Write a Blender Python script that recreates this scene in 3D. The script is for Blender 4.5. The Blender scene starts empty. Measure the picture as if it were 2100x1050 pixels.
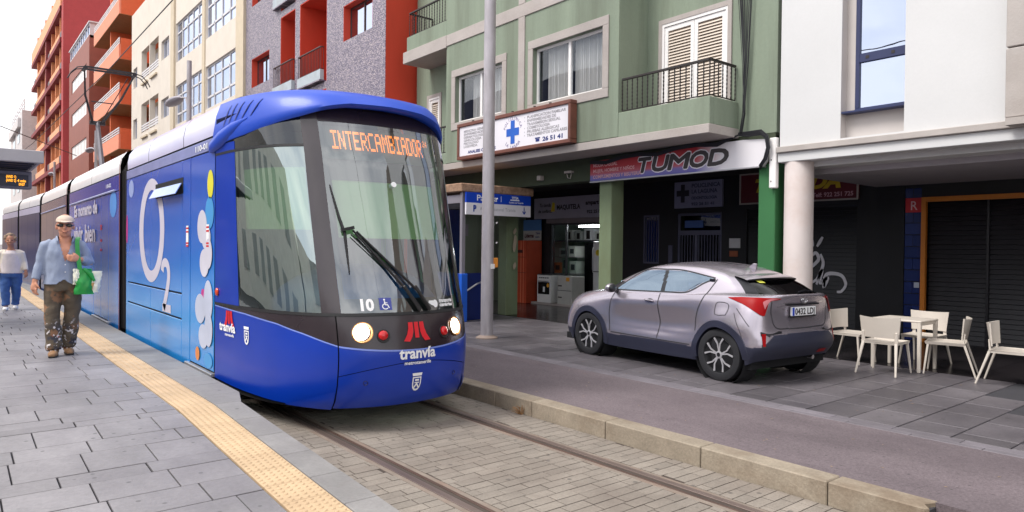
import bpy, bmesh, math, random
from math import sin, cos, pi, radians, sqrt, atan2, hypot
from mathutils import Vector, Matrix
from mathutils.bvhtree import BVHTree
random.seed(7)
sc = bpy.context.scene
COL = sc.collection

# ------------------------------------------------------------------ camera, sky, sun, exposure
cam_data = bpy.data.cameras.new('camera')
cam = bpy.data.objects.new('camera', cam_data); COL.objects.link(cam)
cam_data.sensor_width = 36.0
cam_data.lens = 1420.0/2100.0*36.0
cam_data.clip_start = 0.1; cam_data.clip_end = 3000
cam.matrix_world = Matrix(((0.775228, -0.001547, -0.631679, 0),
                           (-0.631582, 0.01583, -0.775148, 0),
                           (0.011199, 0.999873, 0.011295, 1.7428), (0, 0, 0, 1)))
sc.camera = cam
SUN_EL, SUN_AZ = radians(52), radians(285)      # azimuth clockwise from +Y (the street's direction)
world = bpy.data.worlds.new('World'); sc.world = world; world.use_nodes = True
wn = world.node_tree.nodes; wl = world.node_tree.links
bg = wn['Background']
sky = wn.new('ShaderNodeTexSky'); sky.sky_type = 'NISHITA'; sky.sun_disc = False
sky.sun_elevation = SUN_EL; sky.sun_rotation = SUN_AZ
sky.air_density = 1.0; sky.dust_density = 1.5; sky.ozone_density = 1.0
tc = wn.new('ShaderNodeTexCoord')
nz = wn.new('ShaderNodeTexNoise'); nz.inputs['Scale'].default_value = 2.2; nz.inputs['Detail'].default_value = 7; nz.inputs['Roughness'].default_value = .55
mp = wn.new('ShaderNodeMapping'); mp.inputs['Scale'].default_value = (1, 1, 2.6); mp.inputs['Location'].default_value = (.4, .2, 0)
wl.new(tc.outputs['Generated'], mp.inputs['Vector']); wl.new(mp.outputs['Vector'], nz.inputs['Vector'])
cr = wn.new('ShaderNodeValToRGB'); cr.color_ramp.elements[0].position = .40; cr.color_ramp.elements[1].position = .60
cr.color_ramp.elements[0].color = (.46, .46, .46, 1); cr.color_ramp.elements[1].color = (1, 1, 1, 1)
wl.new(nz.outputs['Fac'], cr.inputs['Fac'])
mx = wn.new('ShaderNodeMix'); mx.data_type = 'RGBA'
mx.inputs['B'].default_value = (13.2, 13.1, 13.1, 1)
wl.new(cr.outputs['Color'], mx.inputs['Factor']); wl.new(sky.outputs['Color'], mx.inputs['A'])
wl.new(mx.outputs['Result'], bg.inputs['Color']); bg.inputs['Strength'].default_value = .092
sun_d = bpy.data.lights.new('sun', 'SUN'); sun_d.energy = 1.9; sun_d.angle = radians(22); sun_d.color = (1.0, .97, .92)
sun = bpy.data.objects.new('sun', sun_d); COL.objects.link(sun)
sdir = Vector((sin(SUN_AZ)*cos(SUN_EL), cos(SUN_AZ)*cos(SUN_EL), sin(SUN_EL)))
sun.rotation_euler = sdir.to_track_quat('Z', 'Y').to_euler()
sc.view_settings.view_transform = 'Standard'; sc.view_settings.look = 'None'
sc.view_settings.exposure = 0.60; sc.view_settings.gamma = 1.0; sc.view_settings.use_curve_mapping = False
sc.cycles.use_denoising = True
sc.cycles.max_bounces = 8; sc.cycles.diffuse_bounces = 2; sc.cycles.transparent_max_bounces = 16

# ------------------------------------------------------------------ colours and materials
def L(r, g, b):
    f = lambda v: (v/255/12.92) if v <= 10 else ((v/255+.055)/1.055)**2.4
    return (f(r), f(g), f(b))
def mix3(a, b, t): return tuple(a[i]*(1-t)+b[i]*t for i in range(3))
MATS = {}
def M(name, col=(.5, .5, .5), rough=.6, metal=0, var=.08, scale=3, rnd=0, bump=0, bscale=40, stain=0, stain_col=None, coat=0, spec=.5, emit=0, stretch=(1, 1, 1), spots=0, grain=0, gscale=60):
    """procedural principled material: large noise mottling, optional stains, fine bump, per-object tone"""
    if name in MATS: return MATS[name]
    m = bpy.data.materials.new(name); m.use_nodes = True; MATS[name] = m
    nt = m.node_tree; n = nt.nodes; l = nt.links; b = n['Principled BSDF']
    b.inputs['Roughness'].default_value = rough; b.inputs['Metallic'].default_value = metal
    b.inputs['Specular IOR Level'].default_value = spec
    if coat: b.inputs['Coat Weight'].default_value = coat; b.inputs['Coat Roughness'].default_value = .12
    geo = n.new('ShaderNodeNewGeometry'); mpg = n.new('ShaderNodeMapping'); mpg.inputs['Scale'].default_value = stretch
    l.new(geo.outputs['Position'], mpg.inputs['Vector']); P = mpg.outputs['Vector']
    nz = n.new('ShaderNodeTexNoise'); nz.inputs['Scale'].default_value = scale; nz.inputs['Detail'].default_value = 6; nz.inputs['Roughness'].default_value = .6
    l.new(P, nz.inputs['Vector'])
    mr = n.new('ShaderNodeMapRange'); mr.inputs['From Min'].default_value = .25; mr.inputs['From Max'].default_value = .75
    mr.inputs['To Min'].default_value = 1-var*1.6; mr.inputs['To Max'].default_value = 1+var*1.2
    l.new(nz.outputs['Fac'], mr.inputs['Value'])
    vm = n.new('ShaderNodeVectorMath'); vm.operation = 'SCALE'; vm.inputs[0].default_value = col
    l.new(mr.outputs['Result'], vm.inputs['Scale']); out = vm.outputs['Vector']
    if rnd:
        oi = n.new('ShaderNodeObjectInfo'); mr2 = n.new('ShaderNodeMapRange')
        mr2.inputs['To Min'].default_value = 1-rnd; mr2.inputs['To Max'].default_value = 1+rnd
        l.new(oi.outputs['Random'], mr2.inputs['Value'])
        v2 = n.new('ShaderNodeVectorMath'); v2.operation = 'SCALE'; l.new(out, v2.inputs[0]); l.new(mr2.outputs['Result'], v2.inputs['Scale']); out = v2.outputs['Vector']
    if grain:
        ng = n.new('ShaderNodeTexNoise'); ng.inputs['Scale'].default_value = gscale; ng.inputs['Detail'].default_value = 3; ng.inputs['Roughness'].default_value = .7
        l.new(geo.outputs['Position'], ng.inputs['Vector'])
        mg = n.new('ShaderNodeMapRange'); mg.inputs['From Min'].default_value = .3; mg.inputs['From Max'].default_value = .7; mg.inputs['To Min'].default_value = 1-grain; mg.inputs['To Max'].default_value = 1+grain
        l.new(ng.outputs['Fac'], mg.inputs['Value']); v3 = n.new('ShaderNodeVectorMath'); v3.operation = 'SCALE'; l.new(out, v3.inputs[0]); l.new(mg.outputs['Result'], v3.inputs['Scale']); out = v3.outputs['Vector']
    if stain:
        n2 = n.new('ShaderNodeTexNoise'); n2.inputs['Scale'].default_value = scale*.45; n2.inputs['Detail'].default_value = 8; n2.inputs['Roughness'].default_value = .7
        l.new(P, n2.inputs['Vector'])
        r2 = n.new('ShaderNodeValToRGB'); r2.color_ramp.elements[0].position = .47; r2.color_ramp.elements[1].position = .66
        r2.color_ramp.elements[0].color = (0, 0, 0, 1); r2.color_ramp.elements[1].color = (stain, stain, stain, 1)
        l.new(n2.outputs['Fac'], r2.inputs['Fac'])
        mm = n.new('ShaderNodeMix'); mm.data_type = 'RGBA'; l.new(r2.outputs['Color'], mm.inputs['Factor']); l.new(out, mm.inputs['A'])
        mm.inputs['B'].default_value = (*(stain_col or mix3(col, (.03, .025, .02), .6)), 1); out = mm.outputs['Result']
    if spots:
        v = n.new('ShaderNodeTexVoronoi'); v.inputs['Scale'].default_value = spots; v.inputs['Randomness'].default_value = 1
        l.new(geo.outputs['Position'], v.inputs['Vector'])
        r3 = n.new('ShaderNodeValToRGB'); r3.color_ramp.elements[0].position = .10; r3.color_ramp.elements[1].position = .16
        r3.color_ramp.elements[0].color = (.75, .75, .75, 1); r3.color_ramp.elements[1].color = (0, 0, 0, 1)
        l.new(v.outputs['Distance'], r3.inputs['Fac'])
        vc = n.new('ShaderNodeSeparateColor'); l.new(v.outputs['Color'], vc.inputs['Color'])
        g1 = n.new('ShaderNodeMath'); g1.operation = 'GREATER_THAN'; g1.inputs[1].default_value = .5; l.new(vc.outputs['Red'], g1.inputs[0])
        g2 = n.new('ShaderNodeMath'); g2.operation = 'MULTIPLY'; l.new(g1.outputs[0], g2.inputs[0]); l.new(r3.outputs['Color'], g2.inputs[1])
        mm = n.new('ShaderNodeMix'); mm.data_type = 'RGBA'; l.new(g2.outputs[0], mm.inputs['Factor']); l.new(out, mm.inputs['A'])
        mm.inputs['B'].default_value = (*mix3(col, (.03, .028, .03), .7), 1); out = mm.outputs['Result']
    l.new(out, b.inputs['Base Color'])
    if emit:
        l.new(out, b.inputs['Emission Color']); b.inputs['Emission Strength'].default_value = emit
    if bump:
        n3 = n.new('ShaderNodeTexNoise'); n3.inputs['Scale'].default_value = bscale; n3.inputs['Detail'].default_value = 5
        l.new(P, n3.inputs['Vector']); bp = n.new('ShaderNodeBump'); bp.inputs['Strength'].default_value = bump; bp.inputs['Distance'].default_value = .01
        l.new(n3.outputs['Fac'], bp.inputs['Height']); l.new(bp.outputs['Normal'], b.inputs['Normal'])
    return m
def G(name, tint=(.5, .55, .55), trans=.6, ior=1.6, gcol=(.95, .97, 1), rough=.01, base=0.0):
    """window glass: fresnel reflection over tinted see-through"""
    if name in MATS: return MATS[name]
    m = bpy.data.materials.new(name); m.use_nodes = True; MATS[name] = m
    nt = m.node_tree; n = nt.nodes; l = nt.links; n.remove(n['Principled BSDF'])
    lw = n.new('ShaderNodeLayerWeight'); lw.inputs['Blend'].default_value = .5; pw = n.new('ShaderNodeMath'); pw.operation = 'POWER'; pw.inputs[1].default_value = 4.0; l.new(lw.outputs['Facing'], pw.inputs[0]); F0 = ((ior-1)/(ior+1))**2
    tr = n.new('ShaderNodeBsdfTransparent'); tr.inputs['Color'].default_value = (*[c*trans for c in tint], 1)
    gl = n.new('ShaderNodeBsdfGlossy'); gl.inputs['Color'].default_value = (*gcol, 1); gl.inputs['Roughness'].default_value = rough
    geo = n.new('ShaderNodeNewGeometry'); nz = n.new('ShaderNodeTexNoise'); nz.inputs['Scale'].default_value = 1.3; nz.inputs['Detail'].default_value = 2
    l.new(geo.outputs['Position'], nz.inputs['Vector'])
    bp = n.new('ShaderNodeBump'); bp.inputs['Strength'].default_value = .04; bp.inputs['Distance'].default_value = .05
    l.new(nz.outputs['Fac'], bp.inputs['Height']); l.new(bp.outputs['Normal'], gl.inputs['Normal'])
    ms = n.new('ShaderNodeMixShader'); mrg = n.new('ShaderNodeMapRange'); mrg.inputs['To Min'].default_value = max(base, F0); l.new(pw.outputs[0], mrg.inputs['Value']); l.new(mrg.outputs['Result'], ms.inputs[0]); l.new(tr.outputs[0], ms.inputs[1]); l.new(gl.outputs[0], ms.inputs[2])
    l.new(ms.outputs[0], n['Material Output'].inputs['Surface'])
    return m

# ------------------------------------------------------------------ mesh helpers
# survey coordinates (as measured on site plan) to metres: every section has its own reference offset along the street
XREF = 3.9
KX, KY, KS, KZ = .9941, .9443, -.1673, 1.0601
def TR(p): return Vector((p[0]*KX, p[1]*KY+KS*XREF, p[2]*KZ))
def ref(x):
    global XREF
    XREF = x
class MB:
    def __init__(s): s.v = []; s.f = []; s.m = []; s.cur = 0
    def add(s, vs, fs):
        o = len(s.v); s.v += [tuple(p) for p in vs]; s.f += [tuple(i+o for i in f) for f in fs]; s.m += [s.cur]*len(fs); return s
    def box(s, x0, x1, y0, y1, z0, z1):
        v = [(x, y, z) for x in (x0, x1) for y in (y0, y1) for z in (z0, z1)]
        return s.add(v, [(0, 1, 3, 2), (4, 6, 7, 5), (0, 4, 5, 1), (2, 3, 7, 6), (0, 2, 6, 4), (1, 5, 7, 3)])
    def quad(s, a, b, c, d): return s.add([a, b, c, d], [(0, 1, 2, 3)])
    def prism(s, pts, vec):
        n = len(pts); v = [tuple(p) for p in pts]+[(p[0]+vec[0], p[1]+vec[1], p[2]+vec[2]) for p in pts]
        return s.add(v, [tuple(range(n))[::-1], tuple(range(n, 2*n))]+[(i, (i+1) % n, n+(i+1) % n, n+i) for i in range(n)])
    def bar(s, a, b, w, h=None, up=(0, 0, 1), w2=None, h2=None):
        h = h or w; w2 = w2 or w; h2 = h2 or h; a = Vector(a); b = Vector(b); d = (b-a).normalized(); u = Vector(up)
        if abs(d.dot(u)) > .98: u = Vector((1, 0, 0))
        r = d.cross(u).normalized(); u = r.cross(d)
        v = [p+r*x*ww/2+u*y*hh/2 for p, ww, hh in ((a, w, h), (b, w2, h2)) for x, y in ((-1, -1), (1, -1), (1, 1), (-1, 1))]
        return s.add(v, [(0, 3, 2, 1), (4, 5, 6, 7)]+[(i, (i+1) % 4, 4+(i+1) % 4, 4+i) for i in range(4)])
    def tube(s, pts, r, n=8, caps=True, ell=None):
        pts = [Vector(p) for p in pts]; k = len(pts); rs = r if isinstance(r, (list, tuple)) else [r]*k
        o = len(s.v); prev = None; vs = []
        for i, p in enumerate(pts):
            d = (pts[min(i+1, k-1)]-pts[max(i-1, 0)]).normalized()
            ref = Vector((0, 0, 1)) if abs(d.z) < .9 else Vector((1, 0, 0))
            if prev is not None: ref = prev
            x = (ref-d*ref.dot(d)).normalized(); y = d.cross(x); prev = x
            ex, ey = (1, 1) if ell is None else ell[i] if isinstance(ell[0], (tuple, list)) else ell
            vs += [p+x*cos(2*pi*j/n)*rs[i]*ex+y*sin(2*pi*j/n)*rs[i]*ey for j in range(n)]
        fs = [(i*n+j, i*n+(j+1) % n, (i+1)*n+(j+1) % n, (i+1)*n+j) for i in range(k-1) for j in range(n)]
        if caps: fs += [tuple(range(n))[::-1], tuple(range((k-1)*n, k*n))]
        return s.add(vs, fs)
    def lathe(s, prof, c=(0, 0, 0), axis='z', n=24, sx=1, sy=1):
        vs = []
        for r, h in prof:
            for j in range(n):
                a = 2*pi*j/n; p = (r*cos(a)*sx, r*sin(a)*sy, h)
                if axis == 'y': p = (p[0], p[2], p[1])
                if axis == 'x': p = (p[2], p[0], p[1])
                vs.append((c[0]+p[0], c[1]+p[1], c[2]+p[2]))
        k = len(prof)
        return s.add(vs, [(i*n+j, i*n+(j+1) % n, (i+1)*n+(j+1) % n, (i+1)*n+j) for i in range(k-1) for j in range(n)]+[tuple(range(n))[::-1], tuple(range((k-1)*n, k*n))])
    def ball(s, c, r, sx=1, sy=1, sz=1, n=16, k=10):
        vs = [(c[0], c[1], c[2]-r*sz)]
        for i in range(1, k):
            t = -pi/2+pi*i/k
            vs += [(c[0]+r*sx*cos(t)*cos(2*pi*j/n), c[1]+r*sy*cos(t)*sin(2*pi*j/n), c[2]+r*sz*sin(t)) for j in range(n)]
        vs.append((c[0], c[1], c[2]+r*sz)); e = len(vs)-1
        fs = [(0, 1+(j+1) % n, 1+j) for j in range(n)]
        fs += [(1+i*n+j, 1+i*n+(j+1) % n, 1+(i+1)*n+(j+1) % n, 1+(i+1)*n+j) for i in range(k-2) for j in range(n)]
        fs += [(1+(k-2)*n+j, 1+(k-2)*n+(j+1) % n, e) for j in range(n)]
        return s.add(vs, fs)
    def grid(s, rows, close=False):
        r = len(rows); c = len(rows[0]); vs = [p for row in rows for p in row]
        return s.add(vs, [(i*c+j, i*c+(j+1) % c, (i+1)*c+(j+1) % c, (i+1)*c+j) for i in range(r-1) for j in range(c if close else c-1)])
    def mesh(s, name, mats, smooth=False, bevel=0, angle=40, off=None, recalc=True, raw=False):
        me = bpy.data.meshes.new(name)
        if raw: V = [(a-off[0], b-off[1], c-off[2]) for a, b, c in s.v] if off else s.v
        elif off is None: V = [(a*KX, b*KY, c*KZ) for a, b, c in s.v]
        else: V = [(a*KX-off[0], b*KY+KS*XREF-off[1], c*KZ-off[2]) for a, b, c in s.v]
        me.from_pydata(V, [], s.f)
        for m in (mats if isinstance(mats, (list, tuple)) else [mats]): me.materials.append(m)
        if max(s.m, default=0) > 0: me.polygons.foreach_set('material_index', s.m)
        bm = bmesh.new(); bm.from_mesh(me)
        if recalc: bmesh.ops.recalc_face_normals(bm, faces=bm.faces)
        if bevel:
            es = [e for e in bm.edges if len(e.link_faces) == 2 and e.calc_face_angle(0) > radians(30)]
            bmesh.ops.bevel(bm, geom=es, offset=bevel, segments=1, affect='EDGES', clamp_overlap=True)
        bm.to_mesh(me); bm.free()
        if smooth:
            me.polygons.foreach_set('use_smooth', [True]*len(me.polygons))
            me.set_sharp_from_angle(angle=radians(angle))
        return me
    def build(s, name, mats, parent=None, smooth=False, bevel=0, local=False, angle=40, label=None, kind=None, recalc=True, raw=False):
        off = (0, 0, 0)
        if parent is not None and not local: off = worldloc(parent)
        o = bpy.data.objects.new(name, s.mesh(name, mats, smooth, bevel, angle, off, recalc, raw or local)); COL.objects.link(o)
        if parent is not None: o.parent = parent
        if label: o['label'] = label
        if kind: o['kind'] = kind
        return o
def worldloc(o):
    p = Vector((0, 0, 0))
    while o is not None: p = p+o.location; o = o.parent
    return p
def thing(name, label, cat, loc=(0, 0, 0), rz=0, group=None, raw=False):
    o = bpy.data.objects.new(name, None); COL.objects.link(o); o.location = loc if raw else TR(loc); o.rotation_euler = (0, 0, rz)
    o.empty_display_size = .2
    o['label'] = label; o['category'] = cat
    if group: o['group'] = group
    return o
def tag(o, label, cat, group=None):
    o['label'] = label; o['category'] = cat
    if group: o['group'] = group
    return o
def struct(o): o['kind'] = 'structure'; return o
def inst(name, me, parent, loc=(0, 0, 0), rot=None):
    o = bpy.data.objects.new(name, me); COL.objects.link(o); o.parent = parent; o.location = TR(loc)-worldloc(parent)
    if rot: o.rotation_euler = rot
    return o
def copy_tree(o, parent=None):
    c = o.copy(); COL.objects.link(c); c.parent = parent
    for ch in [x for x in KIDS.get(o.name, o.children)]: copy_tree(ch, c)
    return c
KIDS = {}
TXC = {}
def text2d(t, size=1.0, bold=0.0, shear=0.0, align='LEFT', res=3):
    """outline of a line of text as flat polygons in 2-D (built-in font)"""
    key = (t, size, bold, shear, align)
    if key in TXC: return TXC[key]
    cu = bpy.data.curves.new('lettering', 'FONT'); cu.body = t; cu.size = size; cu.offset = bold; cu.shear = shear; cu.align_x = align; cu.resolution_u = res
    ob = bpy.data.objects.new('lettering', cu); me = ob.to_mesh()
    r = ([(v.co.x, v.co.y) for v in me.vertices], [tuple(p.vertices) for p in me.polygons])
    ob.to_mesh_clear(); bpy.data.objects.remove(ob); bpy.data.curves.remove(cu)
    TXC[key] = r
    return r
def put_text(mb, t, fn, size=1, bold=0, shear=0, align='LEFT', width=None):
    """adds text to mb, fn maps (tx, ty) to a point; width squeezes the line to that length"""
    vs, fs = text2d(t, size, bold, shear, align)
    if not vs: return mb
    k = 1
    if width:
        xs = [v[0] for v in vs]; k = width/(max(xs)-min(xs))
    return mb.add([fn(x*k, y) for x, y in vs], fs)
def catmull(P, t):
    """uniform Catmull-Rom through list of tuples, t in [0, len-1]"""
    n = len(P)-1; i = min(int(t), n-1); u = t-i
    g = lambda j: P[j] if 0 <= j <= n else tuple(2*a-b for a, b in zip(P[0 if j < 0 else n], P[1 if j < 0 else n-1]))
    a, b, c, d = g(i-1), g(i), g(i+1), g(i+2)
    return tuple(.5*(2*q+(r-p)*u+(2*p-5*q+4*r-s)*u*u+(3*q-p-3*r+s)*u**3) for p, q, r, s in zip(a, b, c, d))
def lerp_tab(T, x):
    if x <= T[0][0]: return T[0][1]
    for (a, fa), (b, fb) in zip(T, T[1:]):
        if x <= b: return fa+(fb-fa)*(x-a)/(b-a)
    return T[-1][1]
def ellipse(cx, cy, rx, ry, n=28): return [(cx+rx*cos(2*pi*i/n), cy+ry*sin(2*pi*i/n)) for i in range(n)]
# ------------------------------------------------------------------ ground, platform, track, kerb, road, pavement
ref(1.8)
m_ground = M('ground_earth', L(120, 112, 112), .9, var=.1)
g = MB(); g.quad((-900, -900, -.06), (900, -900, -.06), (900, 900, -.06), (-900, 900, -.06)); struct(g.build('ground', m_ground))
m_grout = M('dark_joint', (.045, .043, .05), .95)
m_slab = M('grey_basalt_slab', L(131, 127, 130), .5, grain=.09, gscale=28, var=.15, scale=2.5, rnd=.12, bump=.25, bscale=60, stain=.3, stain_col=L(96, 90, 98), spots=9, stretch=(1, .6, 1))
m_edge = M('pale_edge_slab', L(136, 133, 132), .6, grain=.08, gscale=40, var=.10, rnd=.08, bump=.2, bscale=70, stain=.35, stain_col=L(104, 98, 101), spots=8)
m_tact = M('cream_tactile_tile', L(200, 172, 138), .7, grain=.08, gscale=50, var=.10, rnd=.05, bump=.2, bscale=90, stain=.25, stain_col=L(160, 132, 104))
def zplat(y): return .30 if y >= 7.16 else max(.0, .30-.0422*(7.16-y))
# platform body
pf = MB()
ys = [-3, 0.06, 7.16, 7.20, 7.55, 7.6, 60]
xe = [2.09, 2.09, 2.09, 2.11, 2.20, 2.215, 2.215]
for i in range(len(ys)-1):
    a, b = ys[i], ys[i+1]; za, zb = zplat(a)-.016, zplat(b)-.016
    pf.quad((-12, a, za), (xe[i], a, za), (xe[i+1], b, zb), (-12, b, zb))
    pf.quad((xe[i], a, za), (xe[i], a, -.05), (xe[i+1], b, -.05), (xe[i+1], b, zb))
platform = struct(pf.build('platform', m_grout, recalc=False))
def slab_piece(mb, poly, j=.0065, th=.016, dz=0):
    """one slab: plan polygon lifted on the platform's surface, joints recessed"""
    cx = sum(p[0] for p in poly)/len(poly); cy = sum(p[1] for p in poly)/len(poly)
    q = []
    for x, y in poly:
        d = hypot(x-cx, y-cy); q.append((x-(x-cx)/d*j, y-(y-cy)/d*j))
    mb.prism([(x, y, zplat(y)-th+dz) for x, y in q], (0, 0, th))
    return mb
rs = random.Random(3)
rows = [.22, .44, .34, .37, .22, .44, .30, .44, .26]
y = 1.2; n = 0; ri = 0; far = MB()
while y < 42:
    d = rows[ri % len(rows)]; ri += 1
    if y < 7.16 < y+d: d = 7.16-y
    x = 1.55-rs.uniform(0, .5)
    first = True; xr = 1.545
    while xr > -5.0:
        w = rs.choice([.36, .41, .51, .60, .45]) if not first else rs.uniform(.12, .5)
        first = False
        poly = [(xr-w, y), (xr, y), (xr, y+d), (xr-w, y+d)]
        vis = (xr-w)*.8267-.5626*y > -.64*((xr)*.5627+.8266*(y+d))-.6   # inside the frame's left edge
        if vis and n < 296:
            slab_piece(MB(), poly, dz=rs.uniform(-.0015, .0015)).build('paving_slab', m_slab, platform, bevel=.002); n += 1
        else: slab_piece(far, poly, dz=rs.uniform(-.001, .001))
        xr -= w
    y += d
far.build('far_paving_slabs', m_slab, platform, kind='stuff')
# pale edge slabs
ye = 1.15; rs = random.Random(5); ne = 0
cuts = [1.15+.54*i for i in range(11)]+[7.16, 7.6]+[7.6+.6*i for i in range(1, 46)]
fe = MB()
for a, b in zip(cuts, cuts[1:]):
    xa = 2.09 if b <= 7.17 else (2.20 if a < 7.5 else 2.215); xb = 2.09 if b <= 7.17 else 2.215
    if 7.1 < a < 7.5: xa = 2.10
    poly = [(1.865, a), (xa, a), (xb, b), (1.865, b)]
    if a < 24: slab_piece(MB(), poly, .003, .05).build('edge_slab', m_edge, platform, bevel=.004)
    else: slab_piece(fe, poly, .003, .05)
fe.build('far_edge_slabs', m_edge, platform, kind='stuff')
# tactile strip: separate tiles with raised domes (slope) and ribs (flat part)
cuts = [7.16-.32*i for i in range(19)][::-1]+[7.16+.4*i for i in range(1, 70)]
ft = MB()
for a, b in zip(cuts, cuts[1:]):
    if b < 1.0: continue
    mb = MB(); slab_piece(mb, [(1.553, a), (1.855, a), (1.855, b), (1.553, b)], .003, .018)
    if b <= 9.2:
        for i in range(6):
            for k in range(6):
                cx = 1.553+.302*(i+.5)/6; cy = a+(b-a)*(k+.5)/6; z = zplat(cy)+.0005
                if b < 7.2 or True:
                    r = .015
                    mb.add([(cx+r*cos(t), cy+r*sin(t), z) for t in [pi/3*q for q in range(6)]]+[(cx+r*.6*cos(t), cy+r*.6*sin(t), z+.005) for t in [pi/3*q for q in range(6)]],
                           [(q, (q+1) % 6, 6+(q+1) % 6, 6+q) for q in range(6)]+[tuple(range(6, 12))])
    else:
        for i in range(5):
            cx = 1.553+.302*(i+.5)/5; mb.box(cx-.012, cx+.012, a+.01, b-.01, .3002, .305)
    if a < 26: mb.build('tactile_tile', m_tact, platform)
    else: ft.add(mb.v, mb.f)
ft.build('far_tactile_tiles', m_tact, platform, kind='stuff')

ref(3.9)
# track bed of small pavers
m_pav = M('beige_paver', L(138, 129, 120), .75, grain=.14, gscale=50, var=.16, scale=2.2, rnd=.10, bump=.25, bscale=80, stain=.45, stain_col=L(112, 100, 92), spots=7)
m_bed = M('track_joint', L(74, 64, 58), .95, var=.15)
tb = MB(); tb.box(2.0, 4.74, -3, 60, -.058, -.0045); track = struct(tb.build('track_bed', m_bed))
rs = random.Random(11); base = []
y = 2.3
while y < 10.5:
    x = 2.095-rs.uniform(0, .2)
    while x < 4.72:
        w = .22; x0, x1 = max(x, 2.1), min(x+w, 4.715)
        for lo, hi in ((2.1, 2.655), (2.875, 4.075), (4.295, 4.715)):
            a, b = max(x0, lo), min(x1, hi)
            if b-a > .03 and not (y > 7.6 and a < 2.25): base.append((a, b, y, y+.11))
        x += w
    y += .11
def camd(p): return hypot((p[0]+p[1])/2, (p[2]+p[3])/2)
base.sort(key=camd)
vis = [p for p in base if p[2] > 2.9]
stuffm = MB(); n = 0; unit = {}
for p in base:
    (a, b, c, d) = p; j = .0038; dz = rs.uniform(-.0012, .0012)
    cx, cy = (a+b)/2, (c+d)/2
    inview = (cx*.5627+cy*.8266) > 0 and 1.644/(cx*.5627+cy*.8266) < .335
    if inview and n < 290 and b-a > .1:
        k = round(b-a, 3)
        if k not in unit: unit[k] = MB().box(-(b-a)/2+j, (b-a)/2-j, -.055+j, .055-j, -.0045, 0).mesh('paver', m_pav, bevel=.0015)
        inst('paver', unit[k], track, (cx, cy, dz)); n += 1
    else: stuffm.box(a+j, b-j, c+j, d-j, -.0045, dz)
stuffm.build('far_pavers', m_pav, track, kind='stuff')
# rails
m_rail = M('rusty_rail', L(96, 76, 68), .55, metal=.35, var=.25, scale=6, stretch=(1, .3, 1), stain=.6, stain_col=L(92, 58, 46))
m_rhead = M('worn_rail_head', L(128, 112, 106), .4, metal=.5, var=.15, scale=6, stretch=(1, .2, 1))
m_groove = M('rail_groove', L(84, 52, 42), .8, var=.3, scale=10)
m_strip = M('rail_filler_strip', L(132, 120, 110), .8, var=.15, scale=5, stain=.4, stain_col=L(128, 96, 80))
for g0, sgn in ((2.758, 1), (4.192, -1)):
    r = thing('tram_rail', 'rusty grooved tram rail on the platform side' if sgn == 1 else 'grooved tram rail beside the stone kerb', 'rail', (g0, 0, 0), group='rails of the tram track')
    X = lambda o: g0+sgn*o
    def strip(a, b, z0, z1, nm, m):
        MB().box(min(X(a), X(b)), max(X(a), X(b)), -3, 60, z0, z1).build(nm, m, r, bevel=.002)
    strip(-.06, 0, -.05, .003, 'rail_head', m_rhead)
    strip(0, .045, -.05, -.034, 'groove', m_groove)
    strip(.045, .07, -.05, .001, 'lip', m_rail)
    strip(-.10, -.0605, -.05, -.001, 'filler_strip', m_strip)
    strip(.0705, .115, -.05, -.001, 'filler_strip', m_strip)

ref(4.72)
# kerb stones, road, pavement
m_kerb = M('kerb_stone', L(150, 138, 122), .75, grain=.14, gscale=45, var=.14, scale=4, rnd=.06, bump=.35, bscale=60, stain=.65, stain_col=L(112, 94, 76))
m_asph = M('purple_asphalt', L(110, 99, 103), .88, grain=.30, gscale=60, var=.14, scale=1.2, bump=.5, bscale=160, stain=.65, stain_col=L(80, 70, 75), spots=12, stretch=(1, .5, 1))
road = struct(MB().box(4.9, 6.52, -8, 90, -.055, .1475).build('road', m_asph))
kerbbase = struct(MB().box(4.74, 4.9, 2.62, 60, -.055, .12).build('kerb', m_grout))
kc = [2.60, 3.27, 4.367, 5.47, 6.57, 7.22]+[7.22+1.1*i for i in range(1, 30)]
for i, (a, b) in enumerate(zip(kc, kc[1:])):
    mb = MB()
    if i == 0:   # broken end
        mb.prism([(4.72, 2.63, -.05), (4.75, 2.60, -.05), (4.82, 2.66, -.05), (4.926, 2.61, -.05), (4.926, b-.004, -.05), (4.72, b-.004, -.05)], (0, 0, .202))
    else: mb.box(4.72, 4.926, a+.004, b-.004, -.05, .152)
    mb.build('kerb_stone', m_kerb, kerbbase, bevel=.008)
# low rough stub beyond the broken kerb end
MB().prism([(4.74, 1.2, -.05), (4.92, 1.2, -.05), (4.93, 2.60, -.05), (4.86, 2.63, -.05), (4.78, 2.58, -.05), (4.73, 2.57, -.05)], (0, 0, .13)).build('kerb_stub', m_kerb, kerbbase, bevel=.01)
ref(7.2)
m_pslab = M('dark_pavement_slab', L(100, 95, 99), .45, grain=.10, gscale=40, var=.18, scale=1.6, rnd=.22, bump=.3, bscale=50, stain=.6, stain_col=L(70, 66, 72), spots=7)
m_pband = M('pavement_band', L(116, 110, 116), .6, var=.12, rnd=.16, bump=.3, bscale=50, stain=.3)
pav = struct(MB().box(6.5, 14.6, -8, 60, -.055, .1375).build('pavement', m_grout))
rs = random.Random(9); n = 0; fs = MB()
def inframe(x, y):
    zc = x*.5627+y*.8266
    if zc < 1: return False
    return -.66 < (x*.8267-y*.5626)/zc < .66
y = 0.4; k = 0
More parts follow.
